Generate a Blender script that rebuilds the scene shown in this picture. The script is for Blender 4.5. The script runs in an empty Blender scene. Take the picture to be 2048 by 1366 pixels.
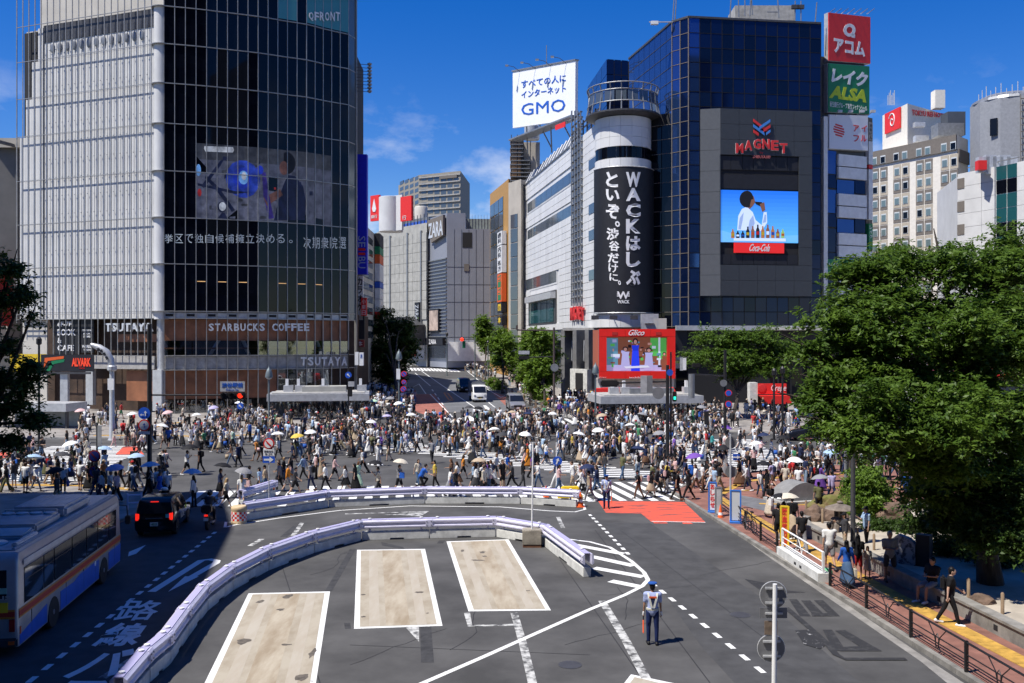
import bpy, bmesh, math, random
from mathutils import Vector, Matrix, noise
random.seed(7)
R = math.radians
scene = bpy.context.scene
COL = scene.collection
F, H, CX, CY = 1880.0, 8.8, 1024.0, 683.0
cam = bpy.data.cameras.new('camera'); cam_o = bpy.data.objects.new('camera', cam); COL.objects.link(cam_o)
cam.sensor_width = 36.0; cam.lens = 36.0 * F / 2048.0; cam.clip_start = 0.2; cam.clip_end = 6000
cam_o.location = (0, 0, H); cam_o.rotation_euler = (R(90), 0, 0)
scene.camera = cam_o
SUN_H = Vector((-0.87, -0.50)).normalized()
SUN_EL = R(61)
world = bpy.data.worlds.new('World'); scene.world = world; world.use_nodes = True
nt = world.node_tree; nt.nodes.clear()
sky = nt.nodes.new('ShaderNodeTexSky'); sky.sky_type = 'NISHITA'; sky.sun_disc = False
sky.sun_elevation = SUN_EL; sky.sun_rotation = math.atan2(SUN_H.x, SUN_H.y)
sky.air_density = 1.0; sky.dust_density = 0.15; sky.ozone_density = 4.5; sky.altitude = 40
bgn = nt.nodes.new('ShaderNodeBackground'); bgn.inputs['Strength'].default_value = 0.10
outw = nt.nodes.new('ShaderNodeOutputWorld')
tc = nt.nodes.new('ShaderNodeTexCoord')
sep = nt.nodes.new('ShaderNodeSeparateXYZ'); nt.links.new(tc.outputs['Generated'], sep.inputs[0])
mp = nt.nodes.new('ShaderNodeMapping'); mp.inputs['Scale'].default_value = (7, 7, 13); mp.inputs['Location'].default_value = (0.35, 2.2, 0.1)
nt.links.new(tc.outputs['Generated'], mp.inputs['Vector'])
nz = nt.nodes.new('ShaderNodeTexNoise'); nz.inputs['Scale'].default_value = 1.0; nz.inputs['Detail'].default_value = 7; nz.inputs['Roughness'].default_value = 0.58
nt.links.new(mp.outputs[0], nz.inputs['Vector'])
rmp = nt.nodes.new('ShaderNodeMapRange'); rmp.inputs['From Min'].default_value = 0.52; rmp.inputs['From Max'].default_value = 0.69
nt.links.new(nz.outputs['Fac'], rmp.inputs['Value'])
elv = nt.nodes.new('ShaderNodeMapRange'); elv.inputs['From Min'].default_value = 0.15; elv.inputs['From Max'].default_value = 0.27
elv.inputs['To Min'].default_value = 1.0; elv.inputs['To Max'].default_value = 0.0
nt.links.new(sep.outputs['Z'], elv.inputs['Value'])
mul = nt.nodes.new('ShaderNodeMath'); mul.operation = 'MULTIPLY'
nt.links.new(rmp.outputs[0], mul.inputs[0]); nt.links.new(elv.outputs[0], mul.inputs[1])
mul2 = nt.nodes.new('ShaderNodeMath'); mul2.operation = 'MULTIPLY'; mul2.inputs[1].default_value = 0.8
nt.links.new(mul.outputs[0], mul2.inputs[0])
hsv = nt.nodes.new('ShaderNodeHueSaturation'); hsv.inputs['Saturation'].default_value = 1.42; hsv.inputs['Value'].default_value = 1.0; hsv.inputs['Hue'].default_value = 0.519
nt.links.new(sky.outputs[0], hsv.inputs['Color'])
mixc = nt.nodes.new('ShaderNodeMixRGB'); mixc.inputs['Color2'].default_value = (6.6, 6.9, 7.6, 1)
nt.links.new(mul2.outputs[0], mixc.inputs['Fac']); nt.links.new(hsv.outputs[0], mixc.inputs['Color1'])
nt.links.new(mixc.outputs[0], bgn.inputs['Color']); nt.links.new(bgn.outputs[0], outw.inputs['Surface'])
sun = bpy.data.lights.new('sun', 'SUN'); sun.energy = 5.0; sun.angle = R(0.53); sun.color = (1.0, 0.955, 0.88)
sun_o = bpy.data.objects.new('sun', sun); COL.objects.link(sun_o); sun_o.location = (-60, -30, 120)
sdir = Vector((SUN_H.x * math.cos(SUN_EL), SUN_H.y * math.cos(SUN_EL), math.sin(SUN_EL)))
sun_o.rotation_euler = sdir.to_track_quat('Z', 'Y').to_euler()
vs = scene.view_settings; vs.view_transform = 'Standard'; vs.look = 'None'; vs.gamma = 1; vs.exposure = 0.45; vs.use_curve_mapping = False
scene.cycles.max_bounces = 5; scene.cycles.diffuse_bounces = 2; scene.cycles.glossy_bounces = 3
scene.cycles.transparent_max_bounces = 10; scene.cycles.transmission_bounces = 3
def gz(y):
 if y < 70: return 0.0
 if y < 94: return 0.025 * (y - 70) ** 2 / 48.0
 if y < 215: return 0.025 * (y - 82)
 return 0.025 * (215 - 82)
def W(px, py, Y): return Vector(((px - CX) / F * Y, Y, H + (CY - py) / F * Y))
def G(px, py, dz=0.0):
 Y = 50.0
 for _ in range(60):
  Y = 0.5 * Y + 0.5 * (H - gz(Y) - dz) * F / max(py - CY, 4)
 return Vector(((px - CX) / F * Y, Y, gz(Y) + dz))
WM = {}
def wm(o): return WM.get(o.name, Matrix.Identity(4))
def tag(o, label=None, cat=None, group=None, kind=None):
 if label: o['label'] = label
 if cat: o['category'] = cat
 if group: o['group'] = group
 if kind: o['kind'] = kind
 return o
def root(name, loc, rz=0.0, label=None, cat=None, group=None, kind=None):
 o = bpy.data.objects.new(name, None); COL.objects.link(o); o.empty_display_size = 0.3
 o.location = loc; o.rotation_euler = (0, 0, rz)
 WM[o.name] = Matrix.Translation(Vector(loc)) @ Matrix.Rotation(rz, 4, 'Z')
 return tag(o, label, cat, group, kind)
def link(name, me, parent=None, m=None, local=False):
 o = bpy.data.objects.new(name, me); COL.objects.link(o)
 if m is not None: o.matrix_basis = m
 WM[o.name] = o.matrix_basis.copy()
 if parent is not None:
  o.parent = parent
  if local: WM[o.name] = wm(parent) @ o.matrix_basis
  else: o.matrix_parent_inverse = wm(parent).inverted()
 return o
def copy_tree(o, parent=None):
 c = o.copy(); COL.objects.link(c); c.parent = parent
 for ch in o.children: copy_tree(ch, c)
 return c
class MB:
 def __init__(s): s.v = []; s.f = []; s.mi = []
 def add(s, vs, fs, mi=0):
  k = len(s.v); s.v += [tuple(v) for v in vs]
  for f in fs: s.f.append(tuple(i + k for i in f)); s.mi.append(mi)
  return s
 def box(s, c, d, m=None, mi=0):
  x, y, z = d[0] / 2, d[1] / 2, d[2] / 2
  vs = [Vector((a * x, b * y, e * z)) for a in (-1, 1) for b in (-1, 1) for e in (-1, 1)]
  vs = [((m @ v) if m is not None else v) + Vector(c) for v in vs]
  return s.add(vs, [(0, 1, 3, 2), (4, 6, 7, 5), (0, 4, 5, 1), (2, 3, 7, 6), (0, 2, 6, 4), (1, 5, 7, 3)], mi)
 def mbox(s, M_, mi=0):
  vs = [M_ @ Vector((a * .5, b * .5, e * .5)) for a in (-1, 1) for b in (-1, 1) for e in (-1, 1)]
  return s.add(vs, [(0, 1, 3, 2), (4, 6, 7, 5), (0, 4, 5, 1), (2, 3, 7, 6), (0, 2, 6, 4), (1, 5, 7, 3)], mi)
 def prism(s, poly, z0, z1, mi=0):
  n = len(poly)
  a = 0.0
  for i in range(n): a += poly[i][0] * poly[(i + 1) % n][1] - poly[(i + 1) % n][0] * poly[i][1]
  if a < 0: poly = list(reversed(poly))
  vs = [(p[0], p[1], z0) for p in poly] + [(p[0], p[1], z1) for p in poly]
  fs = [tuple(range(n - 1, -1, -1)), tuple(range(n, 2 * n))] + [(i, (i + 1) % n, n + (i + 1) % n, n + i) for i in range(n)]
  return s.add(vs, fs, mi)
 def rings(s, rings, close=True, caps=True, mi=0):
  n = len(rings[0]); k = len(s.v); vs = [p for r in rings for p in r]; fs = []
  for i in range(len(rings) - 1):
   for j in range(n if close else n - 1):
    a, b = i * n + j, i * n + (j + 1) % n
    fs.append((a, b, b + n, a + n))
  if caps: fs += [tuple(range(n - 1, -1, -1)), tuple(range((len(rings) - 1) * n, len(rings) * n))]
  return s.add(vs, fs, mi)
 def tube(s, pts, r, n=8, mi=0, caps=True):
  pts = [Vector(p) for p in pts]; rs = r if isinstance(r, (list, tuple)) else [r] * len(pts); out = []
  up = None
  for i, p in enumerate(pts):
   t = (pts[min(i + 1, len(pts) - 1)] - pts[max(i - 1, 0)])
   t = t.normalized() if t.length > 1e-9 else Vector((0, 0, 1))
   if up is None: up = Vector((1, 0, 0)) if abs(t.z) > 0.9 else Vector((0, 0, 1))
   a = t.cross(up)
   if a.length < 1e-4: a = t.cross(Vector((0, 1, 0.1)))
   a.normalize(); b = a.cross(t); up = b
   out.append([p + (a * math.cos(2 * math.pi * j / n) + b * math.sin(2 * math.pi * j / n)) * rs[i] for j in range(n)])
  return s.rings(out, caps=caps, mi=mi)
 def lathe(s, c, prof, n=12, mi=0, sx=1, sy=1):
  c = Vector(c)
  return s.rings([[c + Vector((max(r, 1e-4) * math.cos(2 * math.pi * j / n) * sx, max(r, 1e-4) * math.sin(2 * math.pi * j / n) * sy, z)) for j in range(n)] for r, z in prof], mi=mi)
 def ball(s, c, r, n=10, m=6, mi=0, rot=None):
  r = r if isinstance(r, (tuple, list)) else (r, r, r); c = Vector(c); rr = []
  for i in range(m + 1):
   t = math.pi * i / m
   q = []
   for j in range(n):
    p = Vector((r[0] * max(math.sin(t), 1e-3) * math.cos(2 * math.pi * j / n), r[1] * max(math.sin(t), 1e-3) * math.sin(2 * math.pi * j / n), -r[2] * math.cos(t)))
    q.append(c + (rot @ p if rot is not None else p))
   rr.append(q)
  return s.rings(rr, mi=mi)
 def cap(s, p0, p1, r0, r1, n=8, mi=0):
  p0, p1 = Vector(p0), Vector(p1); t = (p1 - p0).normalized()
  pts = [p0 - t * r0 * .98, p0 - t * r0 * .7, p0, p1, p1 + t * r1 * .7, p1 + t * r1 * .98]
  return s.tube(pts, [r0 * .15, r0 * .72, r0, r1, r1 * .72, r1 * .15], n, mi)
 def mesh(s, name, mats=None, smooth=False, bevel=0):
  me = bpy.data.meshes.new(name); me.from_pydata([tuple(v) for v in s.v], [], s.f)
  if mats is not None:
   for m in (mats if isinstance(mats, (list, tuple)) else [mats]): me.materials.append(m)
  if any(s.mi): me.polygons.foreach_set('material_index', s.mi)
  if bevel:
   bm = bmesh.new(); bm.from_mesh(me); bmesh.ops.remove_doubles(bm, verts=bm.verts, dist=1e-5)
   bmesh.ops.bevel(bm, geom=[e for e in bm.edges if len(e.link_faces) == 2 and e.calc_face_angle(0) > 0.5], offset=bevel, segments=2, affect='EDGES', clamp_overlap=True)
   bm.to_mesh(me); bm.free()
  if smooth:
   me.polygons.foreach_set('use_smooth', [True] * len(me.polygons))
   if smooth != 'all': me.set_sharp_from_angle(angle=R(42))
  me.update(); return me
 def build(s, name, mats, parent=None, smooth=False, bevel=0, local=False):
  return link(name, s.mesh(name, mats, smooth, bevel), parent, local=local)
UNIT = {}
def unit(mat_):
 if mat_.name not in UNIT: UNIT[mat_.name] = MB().box((0, 0, 0), (1, 1, 1)).mesh('block_' + mat_.name, mat_)
 return UNIT[mat_.name]
def piece(name, parent, M_, mat_): return link(name, unit(mat_), parent, M_)
def bx(name, parent, c, d, mat_, rz=0.0):
 return piece(name, parent, Matrix.Translation(Vector(c)) @ Matrix.Rotation(rz, 4, 'Z') @ Matrix.Diagonal((d[0], d[1], d[2], 1)), mat_)
class Fac:
 def __init__(s, A, B):
  s.A = Vector((A[0], A[1])); s.B = Vector((B[0], B[1])); s.L = (s.B - s.A).length
  s.x = (s.B - s.A).normalized(); s.n = Vector((s.x.y, -s.x.x))
 def u(s, px):
  r = (px - CX) / F
  return (r * s.A.y - s.A.x) / (s.x.x - r * s.x.y)
 def z(s, px, py):
  return H + (CY - py) / F * (s.A.y + s.x.y * s.u(px))
 def P(s, u, z, d=0.0):
  q = s.A + s.x * u + s.n * d
  return Vector((q.x, q.y, z))
 def M(s, u0, u1, z0, z1, d0, d1, jit=0.0):
  c = s.P((u0 + u1) / 2, (z0 + z1) / 2, (d0 + d1) / 2)
  rot = Matrix(((s.x.x, -s.n.x, 0, 0), (s.x.y, -s.n.y, 0, 0), (0, 0, 1, 0), (0, 0, 0, 1)))
  if jit: rot = rot @ Matrix.Rotation(random.gauss(0, jit), 4, 'Z') @ Matrix.Rotation(random.gauss(0, jit), 4, 'X')
  return Matrix.Translation(c) @ rot @ Matrix.Diagonal((abs(u1 - u0), abs(d1 - d0), abs(z1 - z0), 1))
 def box(s, name, parent, u0, u1, z0, z1, d0, d1, mat_, jit=0.0):
  return piece(name, parent, s.M(u0, u1, z0, z1, d0, d1, jit), mat_)
 def pbox(s, name, parent, x0, y0, x1, y1, d0, d1, mat_, jit=0.0):
  return s.box(name, parent, s.u(x0), s.u(x1), s.z((x0 + x1) / 2, y1), s.z((x0 + x1) / 2, y0), d0, d1, mat_, jit)
 def poly(s, name, parent, pts, d0, d1, mat_, smooth=False):
  n = len(pts); a = sum(pts[i][0] * pts[(i + 1) % n][1] - pts[(i + 1) % n][0] * pts[i][1] for i in range(n))
  if a < 0: pts = list(reversed(pts))
  vs = [s.P(u, z, d0) for u, z in pts] + [s.P(u, z, d1) for u, z in pts]
  fs = [tuple(range(n - 1, -1, -1)), tuple(range(n, 2 * n))] + [(i, (i + 1) % n, n + (i + 1) % n, n + i) for i in range(n)]
  return MB().add(vs, fs).build(name, mat_, parent, smooth)
 def ppoly(s, name, parent, pts, d0, d1, mat_):
  return s.poly(name, parent, [(s.u(x), s.z(x, y)) for x, y in pts], d0, d1, mat_)
TXT = {}
def glyphs(body, ext, bold, rot90=False):
 k = (body, ext, bold)
 if k not in TXT:
  c = bpy.data.curves.new('lettering', 'FONT'); c.body = body; c.extrude = 0.5; c.offset = bold; c.resolution_u = 2
  c.align_x = 'CENTER'; c.space_line = 0.95
  o = bpy.data.objects.new('lettering', c)
  me = bpy.data.meshes.new_from_object(o)
  vs = [v.co.copy() for v in me.vertices]; fs = [tuple(p.vertices) for p in me.polygons]
  bpy.data.objects.remove(o); bpy.data.curves.remove(c); bpy.data.meshes.remove(me)
  lo = Vector((min(v.x for v in vs), min(v.y for v in vs))); hi = Vector((max(v.x for v in vs), max(v.y for v in vs)))
  zs = max(abs(v.z) for v in vs)
  TXT[k] = ([(((v.x - lo.x) / (hi.x - lo.x)), (v.y - lo.y) / (hi.y - lo.y), v.z / zs) for v in vs], fs, (hi.x - lo.x) / (hi.y - lo.y))
 return TXT[k]
def text(fac, parent, body, u0, u1, z0, z1, d, mat_, ext=0.03, bold=0.0, name='lettering', shear=0.0, turn=False):
 vs, fs, asp = glyphs(body, 0, bold)
 out = []
 for a, b, c in vs:
  if turn: a, b = b, 1 - a
  out.append(fac.P(u0 + (u1 - u0) * (a + shear * (b - .5)), z0 + (z1 - z0) * b, d + ext * (c + 1) / 2))
 return MB().add(out, fs).build(name, mat_, parent)
def ptext(fac, parent, body, x0, y0, x1, y1, d, mat_, **k):
 xm = (x0 + x1) / 2
 return text(fac, parent, body, fac.u(x0), fac.u(x1), fac.z(xm, y1), fac.z(xm, y0), d, mat_, **k)
MATS = {}
def mat(name, col, rough=0.6, metal=0.0, var=0.0, scale=2.0, bump=0.0, spec=0.5, emit=0.0, detail=5.0, col2=None, stretch=None, lo=0.35, hi=0.65):
 if name in MATS: return MATS[name]
 m = bpy.data.materials.new(name); m.use_nodes = True; t = m.node_tree; b = t.nodes['Principled BSDF']
 b.inputs['Base Color'].default_value = (*col, 1); b.inputs['Roughness'].default_value = rough; b.inputs['Metallic'].default_value = metal
 b.inputs['Specular IOR Level'].default_value = spec
 if emit:
  b.inputs['Emission Color'].default_value = (*col, 1); b.inputs['Emission Strength'].default_value = emit
 if var or col2 or bump:
  g = t.nodes.new('ShaderNodeNewGeometry'); n = t.nodes.new('ShaderNodeTexNoise')
  n.inputs['Scale'].default_value = scale; n.inputs['Detail'].default_value = detail; n.inputs['Roughness'].default_value = 0.62
  if stretch:
   mp_ = t.nodes.new('ShaderNodeMapping'); mp_.inputs['Scale'].default_value = stretch
   t.links.new(g.outputs['Position'], mp_.inputs['Vector']); t.links.new(mp_.outputs[0], n.inputs['Vector'])
  else: t.links.new(g.outputs['Position'], n.inputs['Vector'])
  if var or col2:
   r = t.nodes.new('ShaderNodeMapRange'); r.inputs['From Min'].default_value = lo; r.inputs['From Max'].default_value = hi
   t.links.new(n.outputs['Fac'], r.inputs['Value'])
   mx = t.nodes.new('ShaderNodeMixRGB'); mx.inputs['Color1'].default_value = (*[c * (1 - var) for c in col], 1)
   mx.inputs['Color2'].default_value = (*(col2 if col2 else [min(1, c * (1 + var)) for c in col]), 1)
   t.links.new(r.outputs[0], mx.inputs['Fac']); t.links.new(mx.outputs[0], b.inputs['Base Color'])
   if emit: t.links.new(mx.outputs[0], b.inputs['Emission Color'])
  if bump:
   bp = t.nodes.new('ShaderNodeBump'); bp.inputs['Strength'].default_value = bump; bp.inputs['Distance'].default_value = 0.05
   t.links.new(n.outputs['Fac'], bp.inputs['Height']); t.links.new(bp.outputs[0], b.inputs['Normal'])
 MATS[name] = m; return m
def clear_glass(name, tint=(1, 1, 1), refl=0.10, rough=0.02):
 m = bpy.data.materials.new(name); m.use_nodes = True; t = m.node_tree; t.nodes.clear()
 o = t.nodes.new('ShaderNodeOutputMaterial'); tr = t.nodes.new('ShaderNodeBsdfTransparent'); gl = t.nodes.new('ShaderNodeBsdfGlossy')
 tr.inputs['Color'].default_value = (*tint, 1); gl.inputs['Roughness'].default_value = rough; gl.inputs['Color'].default_value = (.9, .95, 1, 1)
 mx = t.nodes.new('ShaderNodeMixShader'); lw = t.nodes.new('ShaderNodeLayerWeight'); lw.inputs['Blend'].default_value = 0.25
 ml = t.nodes.new('ShaderNodeMath'); ml.operation = 'MULTIPLY_ADD'; ml.inputs[1].default_value = 0.7; ml.inputs[2].default_value = refl
 t.links.new(lw.outputs['Fresnel'], ml.inputs[0]); t.links.new(ml.outputs[0], mx.inputs[0])
 t.links.new(tr.outputs[0], mx.inputs[1]); t.links.new(gl.outputs[0], mx.inputs[2]); t.links.new(mx.outputs[0], o.inputs[0])
 MATS[name] = m; return m
def cloth_mat(name, rough=0.85, var=0.25):
 m = bpy.data.materials.new(name); m.use_nodes = True; t = m.node_tree; b = t.nodes['Principled BSDF']
 b.inputs['Roughness'].default_value = rough; b.inputs['Specular IOR Level'].default_value = 0.2
 oi = t.nodes.new('ShaderNodeObjectInfo'); tcn = t.nodes.new('ShaderNodeTexCoord'); n = t.nodes.new('ShaderNodeTexNoise')
 n.inputs['Scale'].default_value = 9; t.links.new(tcn.outputs['Object'], n.inputs['Vector'])
 r = t.nodes.new('ShaderNodeMapRange'); r.inputs['To Min'].default_value = 1 - var; r.inputs['To Max'].default_value = 1 + var * .4
 t.links.new(n.outputs['Fac'], r.inputs['Value'])
 mx = t.nodes.new('ShaderNodeVectorMath'); mx.operation = 'SCALE'
 t.links.new(oi.outputs['Color'], mx.inputs[0]); t.links.new(r.outputs[0], mx.inputs['Scale']); t.links.new(mx.outputs[0], b.inputs['Base Color'])
 bp = t.nodes.new('ShaderNodeBump'); bp.inputs['Strength'].default_value = 0.35; bp.inputs['Distance'].default_value = 0.03
 t.links.new(n.outputs['Fac'], bp.inputs['Height']); t.links.new(bp.outputs[0], b.inputs['Normal'])
 MATS[name] = m; return m
m_asph = mat('asphalt', (.064, .0625, .061), .88, var=.34, scale=0.35, bump=.12, detail=15)
m_asph_dark = mat('asphalt_new', (.050, .050, .051), .9, var=.22, scale=1.3, bump=.1, detail=12)
m_asph_patch = mat('asphalt_patch', (.036, .036, .038), .9, var=.35, scale=3, detail=10)
m_asph_lane = mat('asphalt_far', (.12, .123, .13), .9, var=.2, scale=.5, detail=10)
m_paint = mat('road_paint', (.68, .68, .66), .75, col2=(.16, .16, .16), scale=2.6, detail=11, lo=.63, hi=.76)
m_paint_old = mat('road_paint_worn', (.5, .5, .48), .8, col2=(.07, .07, .07), scale=3.2, detail=11, lo=.42, hi=.60)
m_red = mat('road_paint_red', (.62, .085, .045), .8, col2=(.07, .06, .06), scale=1.5, detail=12, lo=.54, hi=.60, stretch=(.45, 2.6, 1))
m_red_far = mat('road_red_asphalt', (.28, .10, .075), .9, var=.2, scale=.8, detail=8)
m_orange_p = mat('road_paint_orange', (.55, .20, .05), .8, var=.2)
m_conc = mat('concrete', (.36, .35, .33), .85, var=.2, scale=1.8, bump=.1)
m_conc_d = mat('concrete_dark', (.20, .19, .17), .9, var=.35, scale=1.4, bump=.15, detail=8)
m_conc_w = mat('concrete_white', (.58, .58, .55), .8, var=.18, scale=2.4, detail=8)
m_brick = mat('brick_paving', (.21, .095, .070), .85, var=.3, scale=1.1, detail=12, bump=.1)
m_tact = mat('tactile_yellow', (.43, .25, .045), .8, var=.3, scale=2.5)
m_stone_pav = mat('stone_paving', (.24, .22, .20), .85, var=.25, scale=.8, detail=10)
m_black = mat('black_metal', (.022, .021, .022), .45, .3, var=.2)
m_dgrey = mat('dark_grey_metal', (.07, .07, .075), .5, .3, var=.2)
m_grey = mat('grey_metal', (.27, .28, .29), .45, .5, var=.15)
m_lgrey = mat('pale_metal', (.50, .51, .52), .4, .3, var=.12)
m_white = mat('white_paint', (.74, .74, .73), .5, var=.08, scale=1.2)
m_red_s = mat('sign_red', (.72, .025, .02), .5, var=.05)
m_blue_s = mat('sign_blue', (.012, .03, .42), .5, var=.05)
m_seibu = mat('store_blue', (.008, .014, .60), .5, var=.06)
m_rblue = mat('roadsign_blue', (.015, .09, .50), .45)
m_green_s = mat('sign_green', (.006, .20, .075), .5, var=.05)
m_yel_s = mat('sign_yellow', (.75, .52, .02), .55, var=.1)
m_yg = mat('sign_yellowgreen', (.5, .62, .02), .55)
m_orange = mat('cone_orange', (.75, .12, .02), .5)
m_glass = mat('dark_glass', (.003, .004, .008), .03, spec=.28)
m_glass_b = mat('blue_glass', (.035, .085, .24), .04, .7)
m_glass_n = mat('blue_glass_dark_reflection', (.005, .013, .052), .05, .45)  # darker than blue_glass: reflections of dark buildings put into the base colour
m_glass_t = mat('teal_glass', (.03, .16, .18), .06, .5)
m_winl = mat('window_glass', (.10, .125, .15), .06, .3)
m_clear = clear_glass('clear_glass')
m_clear2 = clear_glass('shop_glass', (.75, .78, .8), .12)
m_skin = None
m_cloth = cloth_mat('cloth', .85, .3); m_skin = cloth_mat('skin', .55, .08); m_hair = cloth_mat('hair', .45, .35); m_leath = cloth_mat('shoe_leather', .5, .1)
m_umb = cloth_mat('umbrella_cloth', .7, .04)
def remesh(mb, voxel, target, smooth_it=2):
 me = mb.mesh('tmp'); o = bpy.data.objects.new('tmp', me); COL.objects.link(o)
 md = o.modifiers.new('r', 'REMESH'); md.mode = 'VOXEL'; md.voxel_size = voxel
 sm = o.modifiers.new('s', 'SMOOTH'); sm.factor = .5; sm.iterations = smooth_it
 dg = bpy.context.evaluated_depsgraph_get(); ev = o.evaluated_get(dg)
 nf = len(ev.data.polygons) * 2
 dc = o.modifiers.new('d', 'DECIMATE'); dc.ratio = min(1, target / max(nf, 1)); dg = bpy.context.evaluated_depsgraph_get()
 out = bpy.data.meshes.new_from_object(o.evaluated_get(dg)); bpy.data.objects.remove(o); bpy.data.meshes.remove(me)
 out.polygons.foreach_set('use_smooth', [True] * len(out.polygons)); return out
def fin(me, name, m_):
 me.name = name; me.materials.clear(); me.materials.append(m_); return me
class Fig: pass
def V(*a): return Vector(a)
def skeleton(P):
 """P: lean, hips (bend degrees), l/r leg (thigh, knee), l/r arm (fwd, out, elbow), height of the seat or None. Facing +Y."""
 J = Fig(); lean = R(P.get('lean', 3)); J.hip = V(0, 0, .92)
 up = V(0, math.sin(lean), math.cos(lean)); J.chest = J.hip + up * .34; J.neck = J.hip + up * .52; J.head = J.neck + V(0, math.sin(lean) * .1 + .02, .16)
 J.sh = {}; J.el = {}; J.wr = {}; J.hp = {}; J.kn = {}; J.an = {}; J.toe = {}
 for s, k in ((-1, 'l'), (1, 'r')):
  a, b, e = [R(q) for q in P.get('arm_' + k, (0, 8, 12))]
  J.sh[k] = J.neck + V(s * .185, -.01, -.05); d = V(s * math.sin(b) * math.cos(a), math.sin(a), -math.cos(a) * math.cos(b)); J.el[k] = J.sh[k] + d * .28
  inn = P.get('in_' + k, 0); d2 = V(s * math.sin(b) * math.cos(a) * .6 - s * inn, math.sin(a + e), -math.cos(a + e)).normalized(); J.wr[k] = J.el[k] + d2 * .25
  t, kn = [R(q) for q in P.get('leg_' + k, (0, 2))]; sp = P.get('spread', .0)
  J.hp[k] = J.hip + V(s * .092, 0, -.02); J.kn[k] = J.hp[k] + V(s * sp * .4, math.sin(t), -math.cos(t)).normalized() * .43; J.an[k] = J.kn[k] + V(0, math.sin(t - kn), -math.cos(t - kn)) * .42; J.toe[k] = J.an[k] + V(s * .03, .15 * math.cos(max(0, kn - t) * .7), -.055 - .1 * math.sin(max(0, kn - t) * .6))
 zmin = min(min(J.toe[k].z - .025, J.an[k].z - .09) for k in 'lr')
 for dct in (J.sh, J.el, J.wr, J.hp, J.kn, J.an, J.toe):
  for k in dct: dct[k] = dct[k] - V(0, 0, zmin)
 for nm in ('hip', 'chest', 'neck', 'head'): setattr(J, nm, getattr(J, nm) - V(0, 0, zmin))
 return J
def torso(mb, J, g=0.0, z0=0.0):
 mb.ball(J.hip + V(0, 0, .03), (.155 + g, .115 + g, .14 + g * .5), 12, 8); mb.ball(J.hip.lerp(J.chest, .55), (.135 + g, .10 + g, .17), 12, 8); mb.ball(J.chest + V(0, 0, .03), (.165 + g, .112 + g, .17), 12, 8); mb.cap(J.sh['l'], J.sh['r'], .06 + g, .06 + g)
def fingers(mb, J, k, curl=35):
 d = (J.wr[k] - J.el[k]).normalized(); s = -1 if k == 'l' else 1; side = V(0, 1, 0) - d * d.y; side.normalize(); nrm = d.cross(side) * s
 pb = J.wr[k] + d * .085
 for i in range(4):
  L = [.065, .075, .07, .055][i]; o = pb + side * (.03 - i * .02); c = R(curl); q = o + d * L * .5; mb.tube([o - d * .02, q, q + (d * math.cos(c) - nrm * math.sin(c)) * L * .55], [.0095, .009, .006], 5)
 t0 = J.wr[k] + d * .03 + side * .032; mb.tube([t0, t0 + (side * .7 + d * .5) * .035, t0 + (side * .55 + d * .85) * .065], [.012, .011, .008], 5)
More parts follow.
